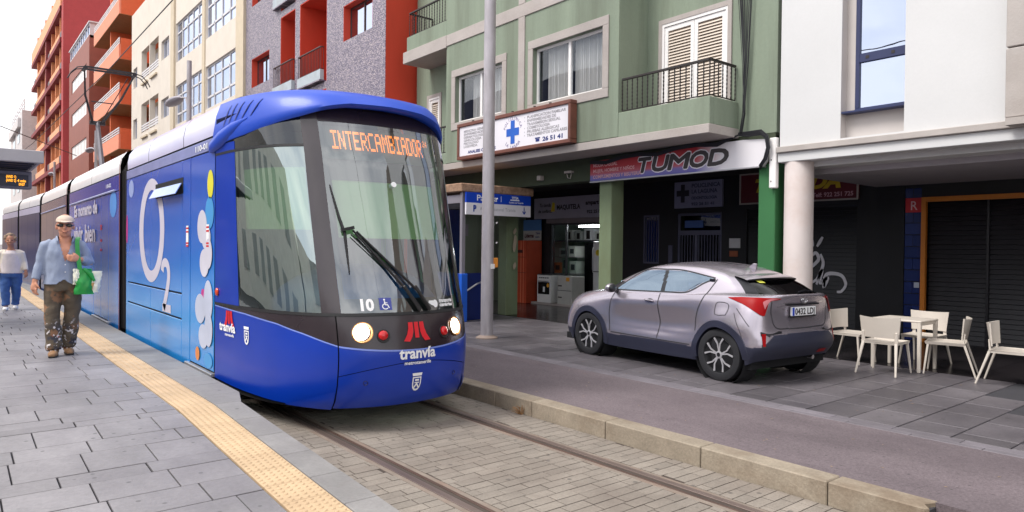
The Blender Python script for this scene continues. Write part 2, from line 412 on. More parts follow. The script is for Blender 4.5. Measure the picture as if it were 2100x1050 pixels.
while y < 34:
    x = 6.74
    while x < 10.25:
        w = .62 if x > 6.75 else rs.choice([.25, .45, .62]); x1 = min(x+w, 10.25)
        if inframe((x+x1)/2, y+.2):
            c = (x+.007, x1-.007, y+.007, y+.453, .13, .1475+rs.uniform(-.002, .001))
            if n < 230 and x1-x > .15: MB().box(*c).build('paving_slab', m_pslab, pav, bevel=.003); n += 1
            else: fs.box(*c)
        x = x1
    y += .46
y = 0.4
while y < 20:
    for x0, x1, off in ((6.505, 6.60, 0), (6.60, 6.735, .2)):
        if inframe(6.6, y):
            if y < 13: MB().box(x0+.003, x1-.003, y+off+.003, y+off+.577, .13, .1485 if x0 > 6.55 else .150).build('edge_strip', m_pband, pav, bevel=.003)
            else: fs.box(x0+.003, x1-.003, y+off+.003, y+off+.577, .13, .149)
    y += .58
fs.build('far_paving_slabs', m_pslab, pav, kind='stuff')
# porch floor of dark polished tiles
m_pfl = M('porch_tile', L(40, 36, 38), .22, var=.15, rnd=.15, scale=2)
pt = MB()
y = -2
while y < 19.4:
    x = 10.25
    while x < 14.5:
        x1 = min(x+.6, 14.5)
        pt.box(x+.003, x1-.003, y+.003, y+.597, .13, .1485); x = x1
    y += .6
pt.build('porch_floor_tiles', m_pfl, pav, kind='stuff')
ref(4.72)
# weed and stray leaves at the kerb
m_weed = M('dry_weed', L(150, 110, 70), .8, var=.3)
mb = MB(); rs = random.Random(4)
for i in range(26):
    a = rs.uniform(0, 2*pi); l = rs.uniform(.03, .085); h = rs.uniform(.02, .09)
    p = (4.70+rs.uniform(-.02, .01), 6.72+rs.uniform(-.03, .03), 0); q = (p[0]+cos(a)*l-.03, p[1]+sin(a)*l, h)
    mb.bar(p, ((p[0]+q[0])/2, (p[1]+q[1])/2, h*.8), .004, .004, w2=.008, h2=.003); mb.bar(((p[0]+q[0])/2, (p[1]+q[1])/2, h*.8), q, .008, .003, w2=.002, h2=.002)
tag(mb.build('dry_weed', m_weed), 'small dry brown weed growing at the foot of the kerb', 'weed')
m_litter = M('litter_paper', L(150, 128, 108), .8, var=.3)
mb = MB(); rs = random.Random(14)
for i in range(70):
    if i % 2: x, y, z = rs.uniform(5.0, 6.4), rs.uniform(2.5, 9), .149
    else: x, y, z = rs.uniform(6.7, 9.5), rs.uniform(2.5, 9), .151
    a = rs.uniform(0, 6); s = rs.uniform(.008, .022)
    mb.add([(x+s*cos(a), y+s*sin(a), z), (x+s*.5*cos(a+1.6), y+s*.5*sin(a+1.6), z+.002), (x-s*cos(a), y-s*sin(a), z), (x+s*.5*cos(a-1.6), y+s*.5*sin(a-1.6), z+.001)], [(0, 1, 2, 3)])
mb.build('litter', m_litter, kind='stuff')
# ------------------------------------------------------------------ tram
TC = 3.464; YB = 7.90
tram = thing('tram', 'blue five-section tram with a rounded front standing at the platform', 'tram', (TC, 5.65, 0), raw=True)
m_tb = M('tram_blue', (.001, .034, .36), .30, var=.05, scale=1.5, coat=.12, stain=.1, stain_col=(.01, .05, .45))
m_tb2 = M('tram_hood_sheen_blue', (.006, .058, .48), .42, var=.05, scale=1.5, coat=.1)  # lighter than the front blue: reflected sky is painted into the hood
m_tk = M('tram_black_panel', L(44, 34, 40), .25, var=.1, coat=.3)
m_pil = M('tram_pillar', L(60, 53, 57), .22, var=.1, coat=.4)
m_dk = M('dark_void', (.006, .006, .008), .9)
m_rub = M('black_rubber', (.012, .012, .014), .6)
m_wprint = M('white_print', L(238, 238, 240), .5, var=.02)
m_redp = M('red_print', L(205, 22, 36), .45, var=.03)
m_gl = G('tram_glass', (.66, .88, .82), .74, 1.7, base=.22)
m_gls = G('tram_side_glass', (.66, .86, .78), .72, 1.7, base=.42, gcol=(.86, .97, .95))
m_gdk = G('tram_dark_glass', (.5, .55, .7), .25, 1.9)
REF = [(0, 0), (.17, .012), (.34, .048), (.50, .105), (.62, .17), (.70, .235), (.79, .335), (.89, .49), (.98, .67), (1.06, .92), (1.12, 1.24), (1.17, 1.64), (1.2, 2.25)]
_pts = [catmull(REF, i/20) for i in range(20*(len(REF)-1)+1)]
ARC = [0]
for a, b in zip(_pts, _pts[1:]): ARC.append(ARC[-1]+hypot(b[0]-a[0], b[1]-a[1]))
SMAX = ARC[-1]
def wd(s):
    s = min(abs(s), SMAX); lo, hi = 0, len(ARC)-1
    while hi-lo > 1:
        m = (lo+hi)//2
        if ARC[m] <= s: lo = m
        else: hi = m
    t = (s-ARC[lo])/(ARC[hi]-ARC[lo]); a, b = _pts[lo], _pts[hi]
    return a[0]+(b[0]-a[0])*t, a[1]+(b[1]-a[1])*t
def s_of_w(w):
    for i, p in enumerate(_pts):
        if p[0] >= w: return ARC[i]
    return SMAX
Y0T = [(.15, 5.88), (.22, 5.79), (.3, 5.72), (.45, 5.665), (.7, 5.64), (.9, 5.68), (1.05, 5.73), (1.3, 5.82), (1.7, 5.96), (2.1, 6.10), (2.5, 6.23), (2.8, 6.35), (3.0, 6.44)]
_yt = [(a,) for a, b in Y0T]
def y0(z):
    for i, (a, b) in enumerate(zip(Y0T, Y0T[1:])):
        if z <= b[0] or i == len(Y0T)-2:
            return catmull([(q[1],) for q in Y0T], i+max(0, min(1, (z-a[0])/(b[0]-a[0]))))[0]
def Np(s, z):
    w, d = wd(s); yt = y0(z)
    return Vector((TC+(1 if s > 0 else -1)*w, yt+d*(YB-yt)/2.25, z*KZ))
def N(s, z, off=0.0):
    p = Np(s, z)
    if off:
        e = .02; a = (Np(s+e, z)-Np(s-e, z)); b = (Np(s, z+e)-Np(s, z-e)); n = a.cross(b)
        if n.length > 1e-9: p = p+n.normalized()*off
    return p
def patch(mb, s0, s1, zlo, zhi, off=0.0, ns=None, nz=6):
    ns = ns or max(4, int(abs(s1-s0)/.06)); f = lambda q, s: q(s) if callable(q) else q
    rows = []
    for j in range(nz+1):
        row = []
        for i in range(ns+1):
            s = s0+(s1-s0)*i/ns; a, b = f(zlo, s), f(zhi, s); row.append(N(s, a+(b-a)*j/nz, off))
        rows.append(row)
    return mb.grid(rows)
def npatch(name, m, *a, parent=None, **k):
    return patch(MB(), *a, **k).build(name, m, parent or tram, smooth=True, raw=True)
SS = s_of_w(.70); SWIN = s_of_w(.655); SPIL = s_of_w(.79)
def s_of_y(y, z=1.5):
    yt = y0(z); d = (y-yt)*2.25/(YB-yt)
    for i, p in enumerate(_pts):
        if p[1] >= d: return ARC[i]
    return SMAX
zb = lambda s: .735+.05*(min(abs(s), SS)/SS)**2                       # blue / black line on the front
zl = lambda s: .63-.11*(min(abs(s), SS)/SS)**1.6                      # bumper panel line
zbot = lambda s: .225 if abs(s) < SS else .225+.055*(abs(s)-SS)/(SMAX-SS)
zs = lambda s: lerp_tab([(SS, .785), (SS+.35, .88), (SS+.7, .95), (SS+1.3, 1.0), (SMAX, 1.03)], abs(s))
# black carrier shell behind the panels
npatch('cab_shell', m_dk, -SMAX, SMAX, .2, 1.06, off=-.03, nz=10)
npatch('bumper_panel', m_tb, -SS+.006, SS-.006, zbot, lambda s: zl(s)-.006, nz=8)
npatch('front_panel', m_tb, -SS+.006, SS-.006, zl, lambda s: zb(s)-.004)
npatch('lamp_panel', m_tk, -SS+.006, SS-.006, zb, 1.035)
npatch('light_line', M('pale_blue_line', L(120, 140, 215), .4), -SS+.006, SS-.006, lambda s: zb(s)-.014, zb, off=.002, nz=1)
for g in (-1, 1):
    npatch('side_panel', m_tb, g*(SS+.006), g*SMAX, zbot, lambda s: zs(s)-.004, nz=10)
    npatch('side_band', m_tk, g*(SS+.006), g*SMAX, zs, 1.035)
    npatch('light_line', MATS['pale_blue_line'], g*(SS+.006), g*SMAX, lambda s: zs(s)-.012, zs, off=.002, nz=1)
    npatch('skirt_corner', m_tb, g*(SS+.008), g*(SS+.52), lambda s: zbot(s)-.004, lambda s: zbot(s)+.17*(1-(abs(s)-SS)/.52)+.002, off=.012)
    npatch('pillar', m_pil, g*SWIN, g*SPIL, 1.055, 2.90, off=.004, nz=14)
    sy = s_of_y(7.26)
    npatch('side_window', m_gls, g*SPIL, g*sy, 1.06, 2.56, nz=12)
    npatch('upper_side_window', m_gdk, g*SPIL, g*SMAX, 2.575, 2.93)
    npatch('window_seal', m_rub, g*SPIL, g*SMAX, 2.555, 2.58, off=.006, nz=1)
    npatch('corner_post', m_tb, g*sy, g*SMAX, 1.05, 2.66, off=.003)
    # black slanted window surround at the rear lower corner
    npatch('window_surround', m_tk, g*(sy-.42), g*sy, 1.062, lambda s: 1.10+1.35*max(0, (abs(s)-sy+.42)/.42)**2.2, off=-.012)
npatch('lower_seal', m_rub, -SMAX, SMAX, 1.035, 1.06, off=.008, nz=1)
npatch('windshield', m_gl, -SWIN, SWIN, 1.055, 2.80, nz=16)
npatch('windshield_mask', M('windshield_print', L(58, 50, 56), .35), -SWIN, SWIN, 1.056, 1.185, off=-.012, nz=2)
npatch('windshield_header', m_tk, -SPIL, SPIL, 2.80, 2.97, off=.002, nz=4)
for g in (-1, 1): npatch('windshield_edge', M('windshield_print', L(58, 50, 56), .35), g*(SWIN-.045), g*SWIN, 1.18, 2.8, off=-.012)
# --- hood: blue roof cap that overhangs the windshield
ze = lambda s: lerp_tab([(0, 2.945), (.45, 2.935), (.68, 2.90), (.95, 2.84), (1.4, 2.765), (1.9, 2.70), (SMAX, 2.64)], abs(s))
def hood_row(yt, ws, z, n=80):
    r = []
    for i in range(n+1):
        s = -SMAX+2*SMAX*i/n; w, d = wd(s); sg = 1 if s > 0 else -1
        w *= 1-.075*max(0, 1-d/1.3); r.append(Vector((TC+sg*w*ws, yt+d*(YB+.05-yt)/2.25, (z(s) if callable(z) else z)*KZ)))
    return r
bl = lambda t, top: (lambda s: ze(s)*(1-t)+top*t)
hr = [hood_row(6.40, .965, lambda s: ze(s)+.015), hood_row(6.25, 1.012, ze), hood_row(6.22, 1.02, lambda s: ze(s)+.03), hood_row(6.235, 1.015, bl(.35, 3.055)), hood_row(6.30, .99, bl(.75, 3.08)), hood_row(6.41, .95, 3.10),
      hood_row(6.58, .86, 3.14), hood_row(6.82, .70, 3.175), hood_row(7.10, .5, 3.205), hood_row(7.43, .25, 3.235), hood_row(7.70, .02, 3.26)]
hood = MB().grid(hr).build('roof_hood', m_tb2, tram, smooth=True, angle=60, raw=True)
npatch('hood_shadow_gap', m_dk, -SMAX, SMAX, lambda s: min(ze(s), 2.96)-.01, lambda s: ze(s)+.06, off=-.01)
hb = MB(); hb.grid(hr); HB = BVHTree.FromPolygons([Vector(v) for v in hb.v], hb.f)
def on_hood(y, z, x0=1.5):
    h = HB.ray_cast(Vector((x0, y, z)), Vector((1, 0, 0)))
    return h[0]
m_vent = M('vent_slot', L(16, 26, 110), .5)
for k in range(5):
    mb = MB(); yb = 7.66-.14*k; ring = []
    for i in range(7):
        t = i/6; y = yb-.10*t; z = (2.83+.21*t+.012*k*(1-t))*KZ
        p = on_hood(y, z); 
        if p is None: continue
        q = on_hood(y-.03, z)
        wv = .017*sin(pi*(.12+.76*t))
        ring.append((Vector((p.x-.004, y+wv, z)), Vector((p.x-.004, y-wv, z))))
    mb.grid([[a, b] for a, b in ring]); mb.build('vent_slot', m_vent, hood, raw=True)
for g in (-1, 1):
    P = [N(g*(SMAX-.02), 2.655), N(g*(SMAX-.35), 2.715), N(g*(SMAX-.75), 2.79), N(g*(SMAX-1.12), 2.86)]
    P = [p+Vector((g*.015, .1*(1-i/3), .0)) for i, p in enumerate(P)]
    MB().tube([P[0]+Vector((0, .09, -.03)), P[0], P[1], P[2], P[3]], [.03, .075, .095, .07, .01], 12, ell=(.9, .55)).build('hood_fairing', m_tb2, tram, smooth=True, raw=True)
# --- front lamps, emblem, lettering
m_lamp = M('lit_headlight', L(255, 250, 235), .3, emit=9)
m_lring = M('lamp_reflector', L(205, 150, 100), .15, metal=.8)
m_rl = M('red_lamp', L(200, 12, 22), .12, coat=.6)
m_chr = M('chrome', (.7, .7, .72), .15, metal=1)
def front_frame(s, z):
    p = N(s, z); n = (N(s, z, .05)-p).normalized(); r = Vector((0, 0, 1)).cross(n).normalized(); u = n.cross(r)
    return p, n, r, u
def disc(mb, s, z, prof, k=24, du=0, dr=0):
    p, n, r, u = front_frame(s, z); p = p+r*dr+u*du
    rows = [[p+n*h+r*R*cos(2*pi*i/k)+u*R*sin(2*pi*i/k) for i in range(k)] for R, h in prof]
    mb.grid(rows, True); o = len(mb.v)-k; mb.f.append(tuple(range(o, o+k))); mb.m.append(0); return mb
for sg, sh, sr in ((-1, .525, .335), (1, .525, .335)):
    h = disc(MB(), sg*sh, .895, [(.098, .002), (.098, .014), (.088, .016), (.070, -.012)]).build('headlight', m_lring, tram, smooth=True, raw=True)
    disc(MB(), sg*sh, .90, [(.074, .004), (.070, .02), (.05, .034), (.02, .040)], dr=-.012).build('lens', m_lamp, h, smooth=True, raw=True)
    rl = disc(MB(), sg*sr, .862, [(.063, .002), (.060, .012), (.048, .010)]).build('marker_lamp', m_rub, tram, smooth=True, raw=True)
    disc(MB(), sg*sr, .868, [(.046, .008), (.042, .026), (.025, .038), (.008, .041)], dr=-.005).build('lens', m_rl, rl, smooth=True, raw=True)
FN = lambda s0, z0, off=.006, k=1: (lambda x, y: N((s0+x*k)*1.07, z0+y*k, off))
def emblem(mb, fn, w, h):
    sh = [[(-.10, .5), (.10, .5), (.10, -.42), (-.10, -.42)]]
    for g in (-1, 1):
        a = [(.16, .5), (.38, .5), (.40, .15), (.48, -.2), (.66, -.58)]; b = [(.38, -.62), (.24, -.35), (.17, -.05), (.16, .25)]
        pts = [(g*x, y) for x, y in a+b]; sh.append(pts)
    for pl in sh: mb.add([fn(x*w/1.32, y*h/1.1) for x, y in pl], [tuple(range(len(pl)))])
    return mb
emblem(MB(), FN(.0, .895), .27, .165).build('emblem', m_redp, tram, raw=True)
mb = MB(); put_text(mb, 'tranvía', FN(0, .655), .135, .004, align='CENTER', width=.37)
put_text(mb, 'metrotenerife', FN(0, .60), .045, .001, align='CENTER', width=.27); mb.build('front_lettering', m_wprint, tram, raw=True)
def crest(mb, fn, w, h):
    out = [(-.5, .28), (.5, .28), (.5, -.1), (.42, -.32), (.22, -.46), (0, -.5), (-.22, -.46), (-.42, -.32), (-.5, -.1)]
    inn = [(x*.76, y*.78+.0) for x, y in out]; n = len(out)
    mb.add([fn(x*w, y*h) for x, y in out+inn], [(i, (i+1) % n, n+(i+1) % n, n+i) for i in range(n)])
    for q in ([(-.5, .34), (.5, .34), (.58, .5), (-.58, .5)], [(-.22, .16), (.22, .16), (.22, .06), (-.22, .06)], [(-.26, 0), (.26, 0), (.26, -.06), (-.26, -.06)], [(-.06, -.06), (.06, -.06), (.30, -.26), (.18, -.33), (0, -.16), (-.18, -.33), (-.30, -.26)]):
        mb.add([fn(x*w, y*h) for x, y in q], [tuple(range(len(q)))])
    return mb
crest(MB(), FN(.0, .435), .088, .165).build('crest', m_wprint, tram, raw=True)
mb = MB(); put_text(mb, '10', FN(-.50, 1.085, .004), .135, .006); mb.build('fleet_number', m_wprint, tram, raw=True)
ws_ = MB(); ws_.add([N(s*1.07, z, .003) for s, z in ((-.315, 1.085), (-.205, 1.085), (-.205, 1.19), (-.315, 1.19))], [(0, 1, 2, 3)])
wb = ws_.build('wheelchair_badge', M('badge_blue', L(60, 70, 150), .4), tram, raw=True)
mb = MB(); f = FN(-.26, 1.137, .005)
mb.add([f(x, y) for x, y in ellipse(-.008, .036, .009, .009, 10)], [tuple(range(10))])
for q in ([(-.012, .024), (-.002, .024), (0, -.006), (-.011, -.006)], [(-.002, .012), (.018, .012), (.018, .005), (-.002, .005)], [(-.006, -.004), (.02, -.004), (.034, -.034), (.026, -.038), (.014, -.012), (-.006, -.012)]):
    mb.add([f(*p) for p in q], [tuple(range(len(q)))])
rg = [(-.004+.03*cos(t), -.022+.026*sin(t)) for t in [pi*.55+i*pi*1.25/10 for i in range(11)]]; r2 = [(-.004+.022*cos(t), -.022+.019*sin(t)) for t in [pi*.55+i*pi*1.25/10 for i in range(11)]]
mb.grid([[f(*p) for p in rg], [f(*p) for p in r2]]); mb.build('wheelchair_symbol', m_wprint, wb, raw=True)
mb = MB(); put_text(mb, 'transporte', FN(.31, 1.128, .004), .05, .002, width=.19); put_text(mb, 'canarias', FN(.31, 1.092, .004), .045, .002, width=.19)
f = FN(.255, 1.12, .004); mb.add([f(x, y) for x, y in ellipse(0, 0, .03, .036, 12)], [tuple(range(12))]); mb.add([f(x, y) for x, y in [(-.02, .03), (-.075, .03), (-.08, .01), (-.05, -.01), (-.02, -.02)]], [tuple(range(5))])
mb.build('operator_logo', m_wprint, tram, raw=True)
m_bolt = M('dark_bolt', L(20, 28, 90), .5)
for s in (-.50, .50): disc(MB(), s, .46, [(.024, .002), (.02, .004), (.012, -.004)], 12).build('tow_cover', m_bolt, tram, raw=True)
# left side lettering on the cab panel
def FS(yc, zc, off=.006): return lambda x, y: N(-s_of_y(yc, zc)+x, zc+y, off)
def FS2(yc, zc, off=.006):
    s0 = s_of_y(yc, zc); return lambda x, y: N(-(s0-x*.97), zc+y, off)
emblem(MB(), FS2(7.44, .925), .30, .155).build('emblem', m_redp, tram, raw=True)
mb = MB(); put_text(mb, 'tranvía', FS2(7.72, .79), .125, .004, width=.47); put_text(mb, 'metrotenerife', FS2(7.57, .745), .04, .001, width=.26); mb.build('side_lettering', m_wprint, tram, raw=True)
crest(MB(), FS2(7.03, .79), .10, .17).build('crest', m_wprint, tram, raw=True)
MB().ball(N(-s_of_y(7.80, 1.16), 1.165, .012), .038, .5, 1, 1.15).build('indicator', M('orange_lens', L(225, 70, 25), .15, coat=.5), tram, smooth=True, raw=True)
# --- destination display behind the windshield
m_disp = M('display_board', L(88, 88, 92), .5, var=.05)
npatch('display_board', m_disp, -.65, .65, 2.47, 2.79, off=-.06)
m_led = M('orange_led', L(255, 120, 30), .5, emit=2.6, var=.02)
DOT = {'I': '11111 00100 00100 00100 00100 00100 11111', 'N': '10001 11001 11001 10101 10011 10011 10001', 'T': '11111 00100 00100 00100 00100 00100 00100', 'E': '11111 10000 10000 11110 10000 10000 11111', 'R': '11110 10001 10001 11110 10100 10010 10001',
       'C': '01111 10000 10000 10000 10000 10000 01111', 'A': '01110 10001 10001 11111 10001 10001 10001', 'M': '10001 11011 10101 10101 10001 10001 10001', 'B': '11110 10001 10001 11110 10001 10001 11110', 'D': '11110 10001 10001 10001 10001 10001 11110', 'O': '01110 10001 10001 10001 10001 10001 01110',
       '2': '01110 10001 00001 00110 01000 10000 11111', '4': '00010 00110 01010 10010 11111 00010 00010'}
mb = MB()
def dots(t, s0, z0, px, pz, dbl):
    for i, ch in enumerate(t):
        for r, row in enumerate(DOT[ch].split()):
            for q, c_ in enumerate(row):
                if c_ == '1':
                    for k in range(dbl):
                        s_ = s0+(i*6+q)*px; z_ = z0-(r*dbl+k)*pz
                        mb.add([N(s_+a_*px*.42, z_+b_*pz*.42, -.045) for a_, b_ in ((-1, -1), (1, -1), (1, 1), (-1, 1))], [(0, 1, 2, 3)])
dots('INTERCAMBIADOR', -.57, 2.735, .0131, .0128, 2); dots('24', .545, 2.735, .0075, .009, 1)
mb.build('destination_text', m_led, tram, raw=True, kind='stuff')
npatch('header_grey', M('cab_grey', L(66, 62, 68), .6), -.65, .65, 2.27, 2.47, off=-.07)
m_blind = M('green_blind', L(176, 196, 140), .7, var=.06)
npatch('sun_blind', m_blind, -.63, .63, 1.74, 2.29, off=-.075)
for g in (-1, 1): npatch('sun_blind', m_blind, g*(SPIL+.05), g*(s_of_y(7.2)), 1.80, 2.38, off=-.07)
MB().tube([N(.0, 2.23, -.05), N(0, 2.23, .01)], [.028, .028], 16).build('camera', m_wprint, tram, raw=True)
# cab inside
m_dash = M('dashboard_blue', L(36, 84, 150), .5, var=.1)
MB().ball((TC, 6.95, 1.08), .92, 1, .86, .52, 24, 12).build('dashboard', m_dash, tram, smooth=True, raw=True)
MB().box(TC-.85, TC+.85, 6.5, 7.85, .9, 1.0).build('cab_floor', m_dk, tram, raw=True)
mb = MB(); mb.box(TC-1.12, TC+1.12, 7.84, 7.89, .95, 2.9); mb.box(TC-.78, TC+.78, 7.0, 7.84, 2.88, 2.92); mb.build('cab_bulkhead', M('cab_dark_green', L(140, 170, 156), .6), tram, raw=True)
mb = MB(); mb.box(TC-.25, TC+.25, 7.45, 7.6, 1.1, 2.1); mb.ball((TC, 7.5, 2.15), .16); mb.build('driver_seat', M('seat_fabric', L(30, 40, 70), .9), tram, bevel=.03, raw=True)
MB().tube([(TC+.35, 7.0, 1.3), (TC+.40, 7.05, 2.1)], .03).build('grab_pole', M('lime_pole', L(120, 190, 60), .4), tram, raw=True)
MB().tube([(TC+.72, 6.7, 1.2), (TC+.70, 7.0, 2.2)], .015).build('grab_pole', M('pale_rail', L(190, 215, 205), .4), tram, raw=True)
# --- wipers
m_wip = M('wiper_black', L(20, 18, 22), .45)
w = MB()
top = N(-.51, 1.78, .05)
for ds in (.05, .16): w.tube([N(ds, 1.075, .035), N(ds-.10, 1.22, .05), top+Vector((ds*.35, 0, -ds*.1))], [.022, .014, .010], 8)
for ds in (-.02, .02): w.tube([N(-.08+ds, 1.30, .04), N(-.50+ds, 1.74, .045)], .006, 6)
wip = w.build('wiper_arm', m_wip, tram, smooth=True, raw=True)
MB().tube([N(-.655, 2.19, .03), N(-.605, 1.9, .03), N(-.57, 1.75, .03), N(-.575, 1.40, .03)], [.007, .014, .016, .006], 8).build('wiper_blade', m_wip, wip, raw=True)
mb = MB(); mb.bar(N(-.60, 1.775, .05), N(-.48, 1.80, .05), .05, .03); mb.build('wiper_joint', m_wip, wip, raw=True)
for ds in (.055, .17): MB().bar(N(ds, 1.06, .03), N(ds-.14, 1.28, .045), .05, .03).build('wiper_cover', m_wip, wip, bevel=.006, raw=True)
ref(2.275); TC = 3.475
# --- running gear shadow box under the tram
mb = MB()
for a, b in ((9.0, 13.8), (14.6, 21.1), (21.7, 27.9)): mb.box(TC-1.0, TC+1.0, a, b, .10, .3)
mb.box(TC-.85, TC+.85, 7.6, 9.0, .14, .4)
for y in (9.4, 11.2): mb.lathe([(.28, -.06), (.28, .06)], (TC-.7175, y, .285), 'x', 20); mb.lathe([(.28, -.06), (.28, .06)], (TC+.7175, y, .285), 'x', 20)
mb.build('underframe', m_dk, tram)

# ------------------------------------------------------------------ tram sections
def fx(y): return 0 if y < 28.2 else -.041*(y-28.2)
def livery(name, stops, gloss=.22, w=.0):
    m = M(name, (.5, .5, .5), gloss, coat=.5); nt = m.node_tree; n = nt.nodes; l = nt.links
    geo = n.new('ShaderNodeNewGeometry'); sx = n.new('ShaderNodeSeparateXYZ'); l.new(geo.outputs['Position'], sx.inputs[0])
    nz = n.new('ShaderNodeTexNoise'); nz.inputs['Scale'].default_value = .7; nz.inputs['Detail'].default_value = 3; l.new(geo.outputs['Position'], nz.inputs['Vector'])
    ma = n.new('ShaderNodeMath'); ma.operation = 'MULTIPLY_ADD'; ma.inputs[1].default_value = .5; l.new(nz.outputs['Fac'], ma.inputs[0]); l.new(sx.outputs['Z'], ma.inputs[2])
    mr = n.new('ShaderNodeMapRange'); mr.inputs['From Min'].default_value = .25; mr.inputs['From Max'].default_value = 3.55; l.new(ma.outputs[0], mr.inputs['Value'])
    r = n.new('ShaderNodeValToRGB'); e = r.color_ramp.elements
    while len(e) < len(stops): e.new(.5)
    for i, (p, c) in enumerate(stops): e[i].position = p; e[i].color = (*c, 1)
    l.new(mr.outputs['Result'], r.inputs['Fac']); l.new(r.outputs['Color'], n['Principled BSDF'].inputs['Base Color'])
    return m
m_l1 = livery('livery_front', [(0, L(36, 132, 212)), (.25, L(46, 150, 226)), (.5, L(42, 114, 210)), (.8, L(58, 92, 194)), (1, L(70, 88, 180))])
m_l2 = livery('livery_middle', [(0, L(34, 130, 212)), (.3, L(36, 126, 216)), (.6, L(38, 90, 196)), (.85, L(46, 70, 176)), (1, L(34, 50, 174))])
m_l3 = livery('livery_rear_reflection', [(0, L(34, 66, 128)), (.4, L(46, 54, 104)), (.8, L(48, 50, 92)), (1, L(32, 38, 100))], .28)  # dark tinted windows, with mirrored dark buildings painted into the tone
m_roofw = M('roof_pale_sheen', L(205, 200, 228), .28, var=.06, scale=.8, coat=.4, stain=.3, stain_col=L(150, 150, 205))  # pale lavender carries the sky's reflection in the roof colour
m_roofw2 = M('roof_white_sheen', L(236, 234, 238), .3, var=.05, coat=.3)  # bright white likewise has the sky's sheen painted in
SEC = [(1.185, 2.785), (1.185, 2.90), (1.16, 3.02), (1.08, 3.13), (.92, 3.21), (.6, 3.262), (0, 3.28)]
def T(x, y, z): return (TC+x+fx(y), y, z)
def section(a, b, mats, roof, seams):
    shell = MB(); prof = [(-1.17, .24), (-1.185, .5), (-1.185, 2.76), (1.185, 2.76), (1.185, .5), (1.17, .24)]
    shell.prism([(TC+x+fx(a), a, z) for x, z in prof], (fx(b)-fx(a), b-a, 0)); sec = shell.build('car_body', m_dk, tram)
    rp = [(-x, z) for x, z in SEC]+[(x, z) for x, z in SEC[::-1][1:]]
    cuts = [a]+seams+[b]
    for p, q in zip(cuts, cuts[1:]):
        MB().grid([[T(x, y, z) for x, z in rp] for y in [p+.012+(q-p-.024)*i/6 for i in range(7)]]).build('roof_panel', roof, tram, smooth=True)
    MB().grid([[T(x*.97, y, z-.02) for x, z in rp] for y in (a+.01, b-.01)]).build('roof_gap', m_dk, sec)
    return sec
def pan(sec, name, m, ya, yb, za, zt, side=-1, th=.014):
    mb = MB(); x0 = side*1.186; x1 = side*(1.186+th)
    c = [T(x, y, z) for x in (x0, x1) for y in (ya+.008, yb-.008) for z in (za+.006, zt-.006)]
    mb.add(c, [(0, 1, 3, 2), (4, 6, 7, 5), (0, 4, 5, 1), (2, 3, 7, 6), (0, 2, 6, 4), (1, 5, 7, 3)])
    return mb.build(name, m, sec, bevel=.004)
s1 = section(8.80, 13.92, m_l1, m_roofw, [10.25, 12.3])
pan(s1, 'top_panel', M('pale_band', L(140, 146, 196), .25, coat=.4), 8.80, 13.92, 2.63, 2.765)
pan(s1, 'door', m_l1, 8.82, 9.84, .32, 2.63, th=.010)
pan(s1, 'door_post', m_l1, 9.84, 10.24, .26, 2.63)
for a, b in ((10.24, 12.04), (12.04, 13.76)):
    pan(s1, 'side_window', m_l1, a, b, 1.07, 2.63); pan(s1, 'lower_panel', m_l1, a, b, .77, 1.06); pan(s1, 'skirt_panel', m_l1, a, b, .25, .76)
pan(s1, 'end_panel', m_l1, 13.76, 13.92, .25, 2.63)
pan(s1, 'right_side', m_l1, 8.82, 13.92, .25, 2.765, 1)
fl = MB(); fl.add([T(-1.225, 11.70, 2.40), T(-1.225, 10.2, 2.40), T(-1.27, 10.2, 2.25), T(-1.27, 11.72, 2.25)], [(0, 1, 2, 3)])
MB().box(TC-1.204, TC-1.2015, 10.18, 11.74, 2.24, 2.43).build('vent_opening', m_dk, s1)
fl2 = MB(); fl2.prism([T(-1.215, 11.70, 2.36), T(-1.215, 10.2, 2.36), T(-1.285, 10.2, 2.235), T(-1.285, 11.72, 2.235)], (-.008, 0, .004)); fl2.build('tilted_pane', M('pane_print', L(120, 150, 225), .15, coat=.5), s1)
# door step plates
m_alu = M('aluminium', L(190, 188, 190), .35, metal=.6, var=.1)
def step(a, b, sec): MB().box(TC-1.235, TC-1.18, a, b, .275, .31).build('door_step', m_alu, sec, bevel=.004)
step(8.80, 9.95, s1)
# wrap artwork: large O2, balloons and flower shapes
XF = TC-1.186-.0155
def SP(y, z, k=0): return (XF-.0012*k, y, z)
def blob(mb, cy, cz, ry, rz, k=0, n=26): return mb.add([SP(y, z, k) for y, z in ellipse(cy, cz, ry, rz, n)], [tuple(range(n))])
m_ow = M('wrap_white', L(206, 200, 214), .35, var=.05, scale=1.2)
mb = MB(); n = 48
o_ = [SP(12.02+.83*cos(2*pi*i/n), 1.83+.70*sin(2*pi*i/n), 1) for i in range(n)]; i_ = [SP(12.0+.55*cos(2*pi*i/n), 1.83+.545*sin(2*pi*i/n), 1) for i in range(n)]
mb.grid([o_, i_], True)
two_c = [(11.30, 1.30), (11.27, 1.375), (11.16, 1.415), (11.02, 1.395), (10.94, 1.32), (10.93, 1.22), (10.99, 1.10), (11.08, .98), (11.20, .83)]
for i in range(len(two_c)-1):
    pass
rows = []
for i in range(33):
    p = catmull(two_c, i*(len(two_c)-1)/32); q = catmull(two_c, min(i*(len(two_c)-1)/32+.05, len(two_c)-1)); pp = catmull(two_c, max(i*(len(two_c)-1)/32-.05, 0))
    d = Vector((q[0]-pp[0], q[1]-pp[1])).normalized(); nn = Vector((-d.y, d.x))*.055
    rows.append([SP(p[0]+nn.x*1.5, p[1]+nn.y, 1), SP(p[0]-nn.x*1.5, p[1]-nn.y, 1)])
